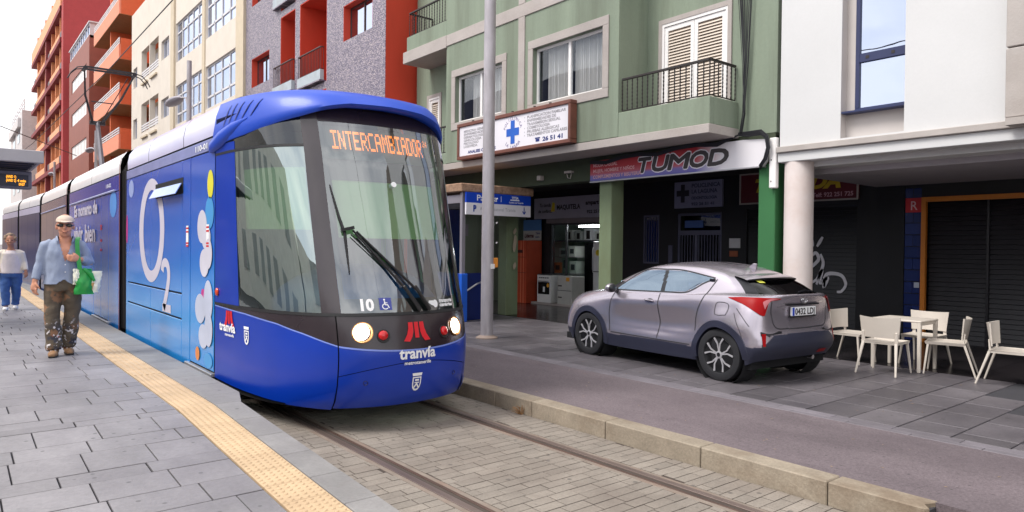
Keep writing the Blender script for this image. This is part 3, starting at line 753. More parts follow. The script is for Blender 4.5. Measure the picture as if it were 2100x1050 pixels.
mb.grid(rows); mb.quad(SP(11.28, .89, 1), SP(10.80, .89, 1), SP(10.80, .79, 1), SP(11.28, .79, 1)); mb.build('wrap_logo', m_ow, s1)
def art(nm, col, lst, k=1, rough=.35):
    mb = MB()
    for q, e in enumerate(lst): blob(mb, *e, k=k+q*.9)
    mb.build('wrap_balloon', M(nm, col, rough, var=.08, scale=2), s1)
art('wrap_yellow', L(224, 214, 60), [(8.97, 2.28, .12, .15)])
art('wrap_sky', L(70, 150, 210), [(9.0, 1.98, .17, .17), (9.02, .42, .17, .08)])
art('wrap_cream', L(205, 202, 214), [(9.30, 1.84, .20, .18), (9.12, 1.72, .18, .13), (9.19, 1.45, .19, .15), (9.02, 1.55, .15, .16)], 2)
art('wrap_cloud', L(190, 196, 216), [(9.36, .95, .22, .16), (9.03, 1.05, .18, .22), (9.22, .66, .19, .13), (9.0, .75, .16, .18)], 2)
art('wrap_orange', L(215, 130, 60), [(9.16, 1.54, .05, .05), (9.46, .45, .09, .075)], 3)
art('wrap_pink', L(196, 50, 140), [(13.84, 1.87, .07, .22), (9.24, 1.12, .08, .05)], 1)
art('wrap_pale', L(150, 165, 214), [(13.50, 2.47, .2, .13)], 1)
mb = MB()
for y in (9.95, 9.05):
    mb.quad(SP(y+.06, 1.86, 4), SP(y-.05, 1.86, 4), SP(y-.05, 1.62, 4), SP(y+.06, 1.62, 4))
mb.build('door_sticker', m_wprint, s1)
mb = MB()
for y in (9.95, 9.05):
    for z in (1.84, 1.80, 1.67, 1.64): mb.quad(SP(y+.06, z, 5), SP(y-.05, z, 5), SP(y-.05, z-.02, 5), SP(y+.06, z-.02, 5))
mb.build('door_sticker', m_redp, s1)
SX = lambda yc, zc, k=6: (lambda x, y: SP(yc-x, zc+y, k))
mb = MB(); put_text(mb, '110-01', SX(9.62, 2.665), .085, .002, width=.5); mb.build('car_number', m_wprint, s1)
def bellows(a, b):
    mb = MB()
    for i in range(9):
        y = a+(b-a)*(i+.5)/9; r = 1.13 if i % 2 else 1.165
        mb.prism([T(x, y-.022, z) for x, z in [(-r, .3), (-r, 2.8), (-r+.12, 3.05), (0, 3.15), (r-.12, 3.05), (r, 2.8), (r, .3)]], (0, .044, 0))
    b_ = mb.build('bellows', M('bellows_rubber', L(26, 20, 22), .8), tram)
    return b_
m_brn = M('reddish_edge', L(120, 60, 50), .5)
def edges(y, yb=None):
    mb = MB(); mb.grid([[T(x*1.012, yy, z) for x, z in [(-1.19, .25), (-1.19, 2.78)]+[(-q[0], q[1]+.012) for q in SEC[1:]]+[(q[0], q[1]+.012) for q in SEC[::-1][1:]]] for yy in (y, y+.06)]); return mb.build('section_edge', m_brn, tram)
bellows(13.93, 14.52); edges(14.50)
s2 = section(14.56, 21.15, m_l2, m_roofw2, [17.8])
pan(s2, 'top_panel', M('wrap_deep_blue', L(30, 42, 158), .25, coat=.4), 14.56, 21.15, 2.50, 2.765)
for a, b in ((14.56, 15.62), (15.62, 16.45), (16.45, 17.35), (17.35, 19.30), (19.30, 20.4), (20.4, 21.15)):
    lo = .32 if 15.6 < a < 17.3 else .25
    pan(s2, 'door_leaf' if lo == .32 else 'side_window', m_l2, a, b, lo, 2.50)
step(15.5, 17.4, s2)
MB().tube([T(-1.215, 14.9, 2.52), T(-1.215, 20.9, 2.50)], .018).build('rain_strip', M('pale_strip', L(170, 175, 215), .3), s2)
for t, y_, z_, h_, w_ in (('Es', 20.2, 2.21, .33, .52), ('momento', 19.5, 2.21, .33, 1.95), ('de', 17.4, 2.21, .33, .56), ('vivir', 20.2, 1.69, .46, 1.45), ('bien', 18.5, 1.69, .46, 1.38)):
    mb = MB(); put_text(mb, t, SX(y_, z_, 12), h_, .012, width=w_); mb.build('wrap_lettering', m_ow, s2)
mb = MB(); put_text(mb, '110-02', SX(15.9, 2.6), .09, .002, width=.5); mb.build('car_number', m_wprint, s2)
mb = MB(); blob(mb, 15.15, 2.30, .34, .22, 1); mb.build('wrap_balloon', M('wrap_lightblue', L(86, 150, 224), .35), s2)
mb = MB()
for z in (1.98, 1.93, 1.72, 1.55): mb.quad(SP(16.50, z, 5), SP(16.34, z, 5), SP(16.34, z-.04, 5), SP(16.50, z-.04, 5))
mb.build('door_sticker', m_redp, s2)
pan(s2, 'right_side', m_l2, 14.56, 21.15, .25, 2.765, 1)
bellows(21.16, 21.72); edges(21.70)
s3 = section(21.76, 28.0, m_l3, m_roofw2, [])
pan(s3, 'top_panel', M('wrap_dusk', L(38, 40, 96), .25, coat=.4), 21.76, 28.0, 2.5, 2.765)
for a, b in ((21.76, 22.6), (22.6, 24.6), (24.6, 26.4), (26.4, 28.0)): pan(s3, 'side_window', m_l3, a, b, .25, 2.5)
MB().tube([T(-1.215, 22, 2.52), T(-1.215, 27.8, 2.50)], .018).build('rain_strip', MATS['pale_strip'], s3)
bellows(28.01, 28.45)
s4 = section(28.5, 33.6, m_l3, m_roofw2, [30.9])
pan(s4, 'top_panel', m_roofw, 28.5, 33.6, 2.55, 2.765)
for a, b in ((28.5, 29.3), (29.3, 31.2), (31.2, 32.8), (32.8, 33.6)): pan(s4, 'side_window', m_l3, a, b, .25, 2.55)
bellows(33.61, 34.05)
s5 = section(34.1, 39.4, m_l3, m_roofw2, [])
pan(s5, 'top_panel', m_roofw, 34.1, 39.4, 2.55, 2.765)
for a, b in ((34.1, 36.0), (36.0, 37.6), (37.6, 39.4)): pan(s5, 'side_window', m_l3, a, b, .25, 2.55)
MB().tube([T(-1.0, 39.38, 2.78), T(1.0, 39.38, 2.78)], .10).build('rear_hood', m_rub, s5)
# --- pantograph on the third section
m_pan = M('pantograph_steel', L(56, 50, 54), .5, metal=.3)
pg = MB(); kn = Vector((TC, 25.9, 5.03)); bs = Vector((TC, 24.75, 3.30)); ref(3.475); hd = Vector((TC, 23.8, 6.13))
pg.box(TC-.5, TC+.5, 24.2, 25.4, 3.28, 3.36)
pg.tube([bs, kn], [.085, .06], 8)
pg.build('pantograph_base', M('pantograph_arm', L(120, 116, 122), .4, metal=.3), s3, smooth=True)
pg = MB()
for g in (-1, 1):
    pg.tube([kn+Vector((g*.12, 0, 0)), (kn+hd)/2+Vector((g*.45, 0, .02)), hd+Vector((g*.60, 0, -.05))], [.035, .03, .022], 6)
pg.tube([kn+Vector((-.28, -.9, .45)), kn+Vector((.28, -.9, .45))], .015, 6)
pg.tube([kn+Vector((-.2, 0, 0)), kn+Vector((.2, 0, 0))], .06, 8)
pg.tube([kn+Vector((.05, .05, -.05)), hd+Vector((.45, .02, -.12))], .012, 6)
up = pg.build('upper_arm', m_pan, s3, smooth=True)
pg = MB()
for dy in (-.16, .16):
    pg.bar(hd+Vector((-.62, dy, 0)), hd+Vector((.62, dy, 0)), .05, .045)
    for g in (-1, 1): pg.tube([hd+Vector((g*.62, dy, 0)), hd+Vector((g*.78, dy, -.04)), hd+Vector((g*.92, dy, -.18)), hd+Vector((g*.98, dy, -.30))], .014, 6)
for g in (-1, 1): pg.tube([hd+Vector((g*.6, -.18, -.03)), hd+Vector((g*.6, .18, -.03))], .05, 8)
pg.build('contact_bow', m_pan, s3)
# contact wire
m_wire = M('wire_black', L(50, 46, 48), .5)
tag(MB().tube([(TC, -3, 6.28), (TC, 24, 6.2), (TC-.2, 45, 6.3), (TC-1.2, 75, 6.35)], .012, 6).build('contact_wire', m_wire), 'overhead contact wire running along the track above the tram', 'wire')
ref(9.8)
# ------------------------------------------------------------------ green corner building with porch
m_green = M('green_render', L(130, 141, 123), .8, var=.07, scale=2.6, bump=.25, bscale=35, grain=.04, gscale=25, stain=.7, stain_col=L(104, 110, 94), stretch=(1, 1, .10))
m_gcol = M('green_column', L(118, 132, 102), .8, var=.08, scale=2, stain=.5, stain_col=L(104, 104, 70), stretch=(1, 1, .5))
m_green2 = M('bright_green_paint', L(50, 108, 62), .7, var=.05, scale=1.5)
m_trim = M('pale_trim', L(172, 163, 158), .75, var=.07, scale=2, stain=.25, stain_col=L(128, 114, 102), grain=.05, gscale=30, stretch=(1, .6, 1))
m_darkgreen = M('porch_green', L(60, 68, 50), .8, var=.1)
m_porch_shade = M('porch_wall_dark', L(22, 21, 25), .6, var=.2, scale=2)  # near-black wall tone has the porch's deep shade painted in
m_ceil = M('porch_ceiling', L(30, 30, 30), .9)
m_wf = M('white_frame', L(236, 232, 230), .45, var=.03)
m_blk = M('black_iron', L(38, 30, 30), .5, var=.1)
m_brn_rail = M('brown_iron', L(74, 50, 48), .5, var=.1)
m_pane = G('house_glass', (.95, .97, 1), .95, 1.5)
m_pane_sky = G('house_glass_sky', (.5, .55, .65), .4, 1.6, base=.60, gcol=(.72, .80, 1.0))
m_curt = M('curtain', L(222, 216, 206), .9, var=.08, scale=8, stretch=(1, 3, .2))
m_room = M('dim_room', L(70, 72, 80), .9)
m_slat = M('louvre_white', L(214, 200, 186), .6, var=.04)
def wall_holes(mb, X, y0, y1, z0, z1, holes, th=.3):
    """wall slab facing the street at X with rectangular openings"""
    ys = sorted({y0, y1, *[h[0] for h in holes], *[h[1] for h in holes]}); zs_ = sorted({z0, z1, *[h[2] for h in holes], *[h[3] for h in holes]})
    for a, b in zip(ys, ys[1:]):
        run = None
        for c, d in zip(zs_, zs_[1:]):
            cy, cz = (a+b)/2, (c+d)/2
            if any(h[0] < cy < h[1] and h[2] < cz < h[3] for h in holes):
                if run: mb.box(X, X+th, a, b, *run); run = None
            else: run = (run[0], d) if run else (c, d)
        if run: mb.box(X, X+th, a, b, *run)
    return mb
def frame(mb, X0, X1, y0, y1, z0, z1, w, wb=None):
    wb = wb if wb is not None else w
    mb.box(X0, X1, y0, y1, z1-w, z1)
    if wb: mb.box(X0, X1, y0, y1, z0, z0+wb)
    mb.box(X0, X1, y0, y0+w, z0+(wb or 0), z1-w); mb.box(X0, X1, y1-w, y1, z0+(wb or 0), z1-w); return mb
def curtain(mb, X, y0, y1, z0, z1, amp=.03, n=60):
    r = [[(X+amp*sin(i*1.7+.6*sin(i*.37)), y0+(y1-y0)*i/n, z) for i in range(n+1)] for z in (z0, z1)]
    return mb.grid(r)
def sliding_window(bld, X, y0, y1, z0, z1, depth=.12, trim=None, tw=.16, mull=1, mf=None, mg=None, fw=.05, curt=((0, 1),), room=True):
    """window part: frame with casement bars, a pane per sash, curtain and dim room behind"""
    mf = mf or m_wf
    w = MB(); frame(w, X+depth, X+depth+.05, y0, y1, z0, z1, fw)
    for k in range(mull):
        yc = y0+(y1-y0)*(k+1)/(mull+1); w.box(X+depth-.006, X+depth+.055, yc-fw*.7, yc+fw*.7, z0+fw, z1-fw)
    wo = w.build('window', mf, bld)
    for k in range(mull+1):
        a = y0+(y1-y0)*k/(mull+1); b = y0+(y1-y0)*(k+1)/(mull+1)
        MB().box(X+depth+.02, X+depth+.028, a+fw*.6, b-fw*.6, z0+fw*.8, z1-fw*.8).build('pane', mg or m_pane, wo)
    if curt:
        c = MB()
        for a, b in curt: curtain(c, X+depth+.16, y0+(y1-y0)*a, y0+(y1-y0)*b, z0, z1)
        c.build('curtain', m_curt, wo, smooth=True)
    if room:
        r = MB(); x0, x1 = X+depth+.051, X+.9
        r.box(x1, x1+.03, y0-.05, y1+.05, z0-.05, z1+.05); r.box(x0, x1, y0-.06, y0-.03, z0-.05, z1+.05); r.box(x0, x1, y1+.03, y1+.06, z0-.05, z1+.05); r.box(x0, x1, y0-.03, y1+.03, z1+.03, z1+.06); r.box(x0, x1, y0-.03, y1+.03, z0-.06, z0-.03)
        r.build('dim_room', m_room, wo)
    if trim:
        t = MB(); frame(t, X-.025, X+.0, y0-tw, y1+tw, z0-tw, z1+tw, tw); t.build('surround', trim, bld, bevel=.006)
    return wo
gb = thing('green_building', 'green apartment building with pale bands, balconies and an open dark porch below', 'building', (10.2, 13.7, .148))
W = MB()
# upper main wall at X 10.2, bay at 9.4
wall_holes(W, 10.2, 7.95, 10.73, 3.42, 9.6, [(8.85, 10.40, 3.65, 5.56)]); wall_holes(W, 10.2, 16.62, 19.45, 3.42, 9.6, [(18.14, 18.78, 3.65, 5.48)])
wall_holes(W, 9.4, 10.73, 16.62, 3.56, 6.22, [(11.14, 13.22, 4.43, 5.52), (14.3, 16.2, 4.43, 5.46)], .2)
wall_holes(W, 9.4, 10.73, 16.62, 6.47, 9.6, [(11.14, 13.22, 7.45, 8.5), (14.3, 16.2, 7.45, 8.5)], .2)
W.box(9.6, 10.2, 10.73, 10.93, 3.56, 9.6); W.box(9.6, 10.2, 16.42, 16.62, 3.56, 9.6)
W.box(10.5, 14.5, 19.3, 19.45, .15, 9.6); W.box(10.5, 14.6, 7.95, 8.02, 3.2, 9.6); W.box(9.4, 14.5, 7.95, 19.4, 12.6, 12.75); W.box(9.4, 9.6, 10.73, 16.62, 9.6, 12.6); W.box(10.2, 10.5, 7.95, 10.73, 9.6, 12.6); W.box(10.2, 10.5, 16.62, 19.45, 9.6, 12.6)
W.build('wall', m_green, gb)
W = MB(); W.box(9.36, 10.2, 8.66, 19.0, 3.40, 3.54); W.box(9.375, 9.41, 10.73, 16.62, 6.22, 6.47); W.box(9.36, 10.2, 16.6, 18.75, 6.19, 6.47)
W.box(9.375, 9.41, 13.50, 13.72, 3.56, 6.22); W.box(9.375, 9.41, 13.50, 13.72, 6.47, 9.6)
W.build('trim_band', m_trim, gb, bevel=.008)
sliding_window(gb, 9.4, 11.14, 13.22, 4.43, 5.52, .10, m_trim, curt=((.06, .5), (.55, .9)))
sliding_window(gb, 9.4, 14.3, 16.2, 4.43, 5.46, .10, m_trim, curt=((0, .42), (.5, .78)))
sliding_window(gb, 9.4, 11.14, 13.22, 7.45, 8.5, .10, m_trim); sliding_window(gb, 9.4, 14.3, 16.2, 7.45, 8.5, .10, m_trim)
def louvre_door(bld, X, y0, y1, z0, z1, leaves=2, trim=True):
    f = MB(); frame(f, X-.02, X+.05, y0, y1, z0, z1, .05, 0); d = f.build('louvre_door', m_wf, bld)
    for k in range(leaves):
        a = y0+.05+(y1-y0-.1)*k/leaves; b = y0+.05+(y1-y0-.1)*(k+1)/leaves
        lf = MB(); frame(lf, X, X+.04, a+.004, b-.004, z0+.02, z1-.055, .075, .09); lo = lf.build('shutter_leaf', m_wf, d)
        # slats are too fine to pick apart singly: joined
        s = MB(); n = int((z1-z0-.25)/.05)
        for i in range(n):
            z = z0+.12+i*.05; s.add([(X+.004, a+.08, z), (X+.004, b-.08, z), (X+.036, b-.08, z+.042), (X+.036, a+.08, z+.042), (X+.010, a+.08, z-.004), (X+.010, b-.08, z-.004)], [(0, 1, 2, 3), (0, 4, 5, 1)])
        s.build('louvre_slats', m_slat, d, kind='stuff')
    MB().box(X+.045, X+.05, y0+.05, y1-.05, z0, z1-.05).build('backing', M('louvre_dark', L(150, 128, 108), .8), d)
    MB().box(X+.30, X+.34, y0-.2, y1+.2, z0, z1+.2).build('dim_room', m_room, d)
    if trim: 
        t = MB(); frame(t, X-.03, X-.002, y0-.08, y1+.08, z0, z1+.08, .08, 0); t.build('surround', m_trim, bld)
louvre_door(gb, 10.2, 8.90, 10.36, 3.66, 5.52); louvre_door(gb, 10.2, 18.18, 18.76, 3.66, 5.44, 1)
def railing(bld, pts, z0, z1, step, m, r=.011, twist=True, nm='railing', top=.035):
    """handrail along pts with a baluster object every step"""
    mb = MB()
    for a, b in zip(pts, pts[1:]):
        mb.bar((*a, z1), (*b, z1), top*1.4, top); mb.bar((*a, z0+.03), (*b, z0+.03), .022, .018)
    ra = mb.build(nm, m, bld, bevel=.004)
    q = MB()
    if twist:
        pr = [(r*(1.3 if i % 2 else .75), z0+.03+(z1-z0-.05)*i/16) for i in range(17)]; q.lathe(pr, n=5)
    else: q.box(-r*.8, r*.8, -r*.8, r*.8, z0+.03, z1-.01)
    me = q.mesh('baluster', m)
    for a, b in zip(pts, pts[1:]):
        L_ = hypot(b[0]-a[0], b[1]-a[1]); n = max(1, round(L_/step))
        for i in range(n+1):
            if i == 0 and a != pts[0]: continue
            x = a[0]+(b[0]-a[0])*i/n; y = a[1]+(b[1]-a[1])*i/n
            inst('baluster', me, ra, (x, y, 0))
    return ra
def balcony(bld, X0, X1, y0, y1, z0, z1, m, nm='balcony_parapet', th=.12, sides=(1, 1)):
    mb = MB(); mb.box(X0, X0+th, y0, y1, z0, z1)
    if sides[0]: mb.box(X0+th, X1, y0, y0+th, z0, z1)
    if sides[1]: mb.box(X0+th, X1, y1-th, y1, z0, z1)
    return mb.build(nm, m, bld, bevel=.01)
balcony(gb, 9.4, 10.2, 8.68, 10.728, 3.541, 3.96, m_green, sides=(1, 0))
railing(gb, [(9.46, 10.68), (9.46, 8.73), (10.17, 8.73)], 3.96, 4.52, .125, m_blk)
balcony(gb, 9.4, 10.2, 16.622, 18.62, 6.471, 6.83, m_green, sides=(0, 1))
railing(gb, [(10.17, 18.57), (9.46, 18.57), (9.46, 16.68)], 6.83, 7.42, .125, m_blk)
balcony(gb, 9.4, 10.2, 16.622, 18.95, 3.541, 3.80, m_green, sides=(0, 1))
railing(gb, [(9.46, 18.9), (9.46, 16.68)], 3.80, 4.42, .125, m_blk)
# porch: beam, ceiling, columns, back walls
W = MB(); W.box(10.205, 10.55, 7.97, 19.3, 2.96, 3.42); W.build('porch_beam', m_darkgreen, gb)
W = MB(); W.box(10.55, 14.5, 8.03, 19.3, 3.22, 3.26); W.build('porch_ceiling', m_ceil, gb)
for a, b, m in ((15.21, 15.53, m_gcol), (11.70, 12.05, m_gcol)): MB().box(10.25, 10.62, a, b, .148, 2.96).build('column', m, gb, bevel=.012)
MB().box(10.22, 10.60, 7.97, 8.28, .148, 3.39).build('column', m_green2, gb, bevel=.012, label='bright green column at the end of the porch')
ref(13.6)
W = MB(); W.box(13.95, 14.2, -4, 15.4, .1, 3.4); W.build('back_wall', m_porch_shade, gb)
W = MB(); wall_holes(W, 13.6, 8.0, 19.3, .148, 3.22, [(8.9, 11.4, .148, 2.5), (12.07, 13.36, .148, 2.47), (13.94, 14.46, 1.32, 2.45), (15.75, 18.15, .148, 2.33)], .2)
W.build('shop_wall', m_porch_shade, gb)
ref(10.3)
# peeling plaster patches on the left column
mb = MB()
for cy, cz, ry, rz in ((15.209, 1.75, .045, .17), (15.209, 2.02, .03, .07), (15.209, 1.25, .03, .08)):
    mb.add([(10.44+ry*1.4*cos(t)*(1+.2*sin(2*t+cz*7)), cy-.002, cz+rz*sin(t+.3)*(1+.15*cos(2*t+cz*9))) for t in [2*pi*i/18 for i in range(18)]], [tuple(range(18))])
mb.build('peeled_plaster', M('peeled_plaster', L(176, 160, 140), .9, var=.15), gb)
ref(13.6)
# clinic entrance: glazed metal door with bars, barred window
m_gate = M('grey_gate', L(84, 84, 104), .45, var=.06)
mb = MB(); frame(mb, 13.62, 13.68, 12.07, 13.36, .15, 2.46, .05, 0); mb.box(13.62, 13.68, 12.12, 13.31, 1.98, 2.08); mb.box(13.62, 13.68, 12.78, 12.85, .15, 1.98)
gd = mb.build('barred_door', m_gate, gb)
me = MB().box(-.009, .009, -.009, .009, .2, 1.98).mesh('bar', m_gate); w0 = worldloc(gd)
for i in range(14):
    y = 12.16+i*.083
    if abs(y-12.815) > .05: inst('bar', me, gd, (13.64, y, 0))
MB().box(13.66, 13.665, 12.1, 13.33, .2, 2.44).build('pane', m_gdk, gd); MB().box(13.63, 13.64, 12.62, 13.16, 2.14, 2.30).build('door_notice', M('notice_blue', L(60, 90, 150), .5), gd)
mb = MB(); frame(mb, 13.6, 13.66, 13.94, 14.46, 1.32, 2.45, .04); gw = mb.build('barred_window', m_gate, gb)
me = MB().box(-.008, .008, -.008, .008, 1.34, 2.43).mesh('bar', m_gate); w0 = worldloc(gw)
for i in range(5): inst('bar', me, gw, (13.61, 14.03+i*.085, 0))
MB().box(13.65, 13.66, 13.95, 14.45, 1.33, 2.44).build('pane', m_gdk, gw)
MB().box(13.575, 13.6, 13.5, 13.62, 1.35, 1.75).build('entry_phone', m_gate, gb)
MB().box(13.585, 13.599, 11.56, 11.85, 1.70, 1.90).build('paper_notice', M('paper', L(200, 198, 200), .8), gb); MB().box(13.585, 13.599, 11.62, 11.84, 1.52, 1.64).build('paper_notice', M('paper_orange', L(150, 84, 56), .8), gb)
# graffiti shutter of the closed shop
m_sh = M('black_shutter', L(20, 19, 23), .45, var=.15)
sh = MB().box(13.66, 13.68, 8.9, 11.4, .15, 2.5).build('roller_shutter', m_sh, gb)
mb = MB()
for i in range(30): z = .17+i*.077; mb.add([(13.64, 8.9, z), (13.64, 11.4, z), (13.655, 11.4, z+.07), (13.655, 8.9, z+.07), (13.66, 11.4, z), (13.66, 8.9, z)], [(0, 1, 2, 3), (0, 5, 4, 1)])
mb.build('shutter_slats', m_sh, gb, kind='stuff')
m_graf = M('graffiti_white', L(214, 210, 216), .7)
mb = MB()
def stroke(mb, pts, w=.035, X=13.63):
    n = 6*(len(pts)-1); c = [catmull(pts, i/6) for i in range(n+1)]; r = []
    for i, p in enumerate(c):
        a = c[max(i-1, 0)]; b = c[min(i+1, n)]; d = Vector((b[0]-a[0], b[1]-a[1])); d = d.normalized() if d.length else Vector((1, 0)); q = Vector((-d.y, d.x))*w*(.6+.4*sin(pi*i/n))
        r.append([(X, p[0]+q.x, p[1]+q.y), (X, p[0]-q.x, p[1]-q.y)])
    mb.grid(r)
for pts in ([(9.86, 1.90), (9.83, 1.74)], [(9.62, 1.92), (9.74, 1.74)], [(9.94, 1.45), (9.78, 1.62), (9.70, 1.50), (9.84, 1.36), (9.96, 1.24)], [(9.66, 1.60), (9.60, 1.42), (9.68, 1.18), (9.74, 1.02)], [(9.9, 1.02), (9.74, 1.12), (9.62, 1.30), (9.66, 1.05), (9.5, 1.16), (9.58, .98), (9.54, 1.2), (9.38, 1.24), (9.2, 1.20), (9.12, 1.05), (9.2, .92), (9.3, .90)], [(9.93, .88), (9.86, .74), (9.78, .70)]): stroke(mb, pts)
mb.build('graffiti', m_graf, sh)

# ------------------------------------------------------------------ appliance shop
m_white = M('white_enamel', L(222, 222, 220), .3, var=.03)
sr = MB(); sr.box(16.6, 16.65, 15.2, 20.5, .15, 2.6); sr.box(13.8, 16.6, 15.6, 15.66, .15, 2.6); sr.box(13.8, 16.6, 20.4, 20.45, .15, 2.6); sr.box(13.8, 16.6, 15.6, 20.45, 2.56, 2.6)
sr.build('shop_interior', M('shop_inside', L(150, 168, 156), .8), gb)
tl = thing('tube_lamp', 'lit fluorescent tube under the ceiling of the appliance shop', 'lamp', (14.0, 16.8, 2.25))
MB().box(13.9, 14.1, 16.25, 17.35, 2.27, 2.31).build('fitting', m_white, tl); MB().tube([(14.0, 16.3, 2.245), (14.0, 17.3, 2.245)], .022, 8).build('tube', M('lit_tube', L(245, 250, 255), .4, emit=26), tl)
mb = MB(); mb.box(13.50, 13.62, 15.75, 18.2, 2.33, 2.45); tag(mb.build('shutter_housing', M('housing_grey', L(130, 120, 122), .5)), 'grey roller shutter housing over the appliance shop window', 'shutter box')
# glazed front
mb = MB(); frame(mb, 13.62, 13.67, 15.78, 18.13, .15, 2.33, .05, .08)
for y in (17.45,): mb.box(13.62, 13.67, y-.03, y+.03, .23, 2.28)
sf = mb.build('shop_front', M('front_dark_metal', L(60, 62, 64), .4), gb); MB().box(13.64, 13.648, 17.48, 18.08, .23, 2.28).build('pane', m_pane, sf)
cook = thing('cooker', 'white gas cooker with a black oven door in front of the shop', 'cooker', (13.3, 18.0, .148))
cx, cy = 13.25, 17.68
MB().box(cx, cx+.5, cy, cy+.62, .20, .93).build('body', m_white, cook, bevel=.01); MB().box(cx-.012, cx, cy+.06, cy+.56, .42, .74).build('oven_door', M('oven_glass', L(22, 22, 24), .15), cook); MB().box(cx-.008, cx, cy+.04, cy+.58, .20, .36).build('drawer', m_white, cook, bevel=.004)
MB().tube([(cx-.035, cy+.08, .77), (cx-.035, cy+.54, .77)], .012, 6).build('handle', m_alu, cook); MB().box(cx-.016, cx-.012, cy+.25, cy+.33, .48, .62).build('label_sheet', m_wprint, cook)
for k in range(5): MB().lathe([(.018, 0), (.015, -.025)], (cx, cy+.12+.09*k, .86), 'x', 10).build('knob', M('knob_dark', L(50, 50, 54), .4), cook)
MB().box(cx, cx+.5, cy+.02, cy+.6, .93, .955).build('hob', M('hob_steel', L(70, 70, 72), .3), cook)
MB().lathe([(.055, 0), (.055, -.004)], (cx-.014, cy+.11, .66), 'x', 14).build('energy_sticker', M('sticker_orange', L(226, 160, 50), .5), cook)
fz = thing('small_fridge', 'low white freezer with an orange sticker beside the cooker', 'fridge', (13.3, 17.1, .148))
cy = 16.78
MB().box(cx, cx+.5, cy, cy+.62, .17, .93).build('body', M('enamel_grey', L(186, 186, 180), .35), fz, bevel=.015)
for z in (.36, .66): MB().box(cx-.02, cx, cy+.42, cy+.56, z, z+.03).build('handle', m_blk, fz)
MB().box(cx-.012, cx-.001, cy+.02, cy+.6, .55, .56).build('door_gap', m_rub, fz); MB().box(cx-.006, cx, cy+.1, cy+.24, .80, .90).build('energy_sticker', MATS['sticker_orange'], fz)
MB().box(cx-.1, cx+.6, 16.3, 18.5, .149, .2).build('plinth', m_trim, cook)
fr2 = thing('fridge', 'tall white fridge with a yellow sticker behind the middle column', 'fridge', (14.0, 16.2, .148))
MB().box(13.9, 14.5, 15.95, 16.62, .2, 1.85).build('body', m_white, fr2, bevel=.02); MB().box(13.88, 13.9, 16.0, 16.58, 1.05, 1.07).build('door_gap', m_rub, fr2); MB().lathe([(.08, 0), (.08, -.01)], (13.9, 16.42, 1.55), 'x', 16).build('energy_sticker', M('sticker_yellow', L(225, 200, 40), .5), fr2); MB().box(13.86, 13.9, 15.99, 16.02, 1.2, 1.7).build('handle', m_alu, fr2)
bf = thing('black_fridge', 'shiny black double fridge with steel handles inside the shop', 'fridge', (14.6, 17.1, .148))
MB().box(14.5, 15.1, 16.85, 17.6, .16, 1.82).build('body', M('black_gloss', L(16, 16, 18), .15), bf, bevel=.015)
for y in (17.08, 17.18): MB().tube([(14.47, y, 1.0), (14.44, y, 1.1), (14.44, y, 1.6), (14.47, y, 1.7)], .014, 6).build('handle', m_alu, bf)
for k, (y, z, w_, h, c) in enumerate(((18.0, .95, .3, .35, (190, 205, 190)), (18.35, .95, .26, .5, (120, 150, 130)), (18.7, .95, .34, .3, (200, 120, 70)), (18.05, 1.42, .3, .3, (220, 225, 215)), (18.45, 1.42, .36, .24, (160, 180, 170)), (18.15, .4, .4, .45, (206, 212, 206)))):
    g_ = thing('shelf_goods', ['pale green carton behind the shop glass', 'tall dull green box behind the shop glass', 'orange carton behind the shop glass', 'white carton on the upper glass shelf of the shop', 'grey green carton on the upper glass shelf of the shop', 'low white appliance behind the shop glass'][k], 'goods', (14.6, y, z), group='goods behind the shop glass')
    MB().box(14.4, 14.8, y-w_/2, y+w_/2, z+.002, z+h).build('box', M('goods_%s' % 'abcdef'[k], L(*c), .6), g_, bevel=.01); MB().box(14.392, 14.4, y-w_*.3, y+w_*.25, z+h*.3, z+h*.75).build('print', M('goods_print', L(60, 70, 70), .6), g_)
shg = MB()
for z in (.95, 1.42): shg.box(14.35, 14.85, 17.8, 18.95, z-.02, z)
tag(shg.build('glass_shelf', m_alu), 'pale shelf board behind the shop glass', 'shelf')
rs = random.Random(6)
shf = MB(); shf.box(15.2, 15.7, 16.0, 20.3, 1.86, 1.9); tag(shf.build('shop_shelf', m_room), 'dark shelf high on the back wall of the appliance shop', 'shelf')
for k, (y, w_, h, c) in enumerate(((17.3, .35, .28, (230, 230, 228)), (17.75, .3, .24, (210, 212, 205)), (18.2, .36, .34, (235, 235, 235)), (18.65, .3, .26, (200, 205, 200)), (19.1, .34, .3, (225, 226, 220)), (16.8, .3, .3, (228, 222, 205)))):
    b = thing('appliance_carton', ['white carton with a black print, right end of the shop shelf group', 'narrow pale carton second on the shop shelf', 'tallest white carton in the middle of the shop shelf', 'small greyish carton on the shop shelf', 'white carton at the left of the shop shelf', 'cream carton nearest the middle column on the shop shelf'][k], 'carton', (15.25, y, 1.9), group='cartons on the shop shelf')
    MB().box(15.22, 15.6, y-w_/2, y+w_/2, 1.902, 1.9+h).build('box', M('carton_%s' % ['one', 'two', 'three', 'four', 'five', 'six'][k], L(*c), .7), b)
    MB().box(15.214, 15.22, y-w_*.25, y+w_*.2, 1.93, 1.9+h*.8).build('print', m_blk, b)
ob = thing('fridge_carton', 'tall orange fridge carton standing in the porch left of the shop', 'carton', (13.1, 18.85, .148))
m_oc = M('orange_carton', L(176, 66, 34), .8, var=.08)
MB().box(12.95, 13.55, 18.45, 19.22, .152, 1.86).build('box', m_oc, ob, bevel=.006)
m_oc2 = M('carton_strap', L(214, 120, 84), .6)
mb = MB()
for y in (18.58, 18.70, 18.86): mb.box(12.945, 12.95, y-.012, y+.012, .16, 1.855)
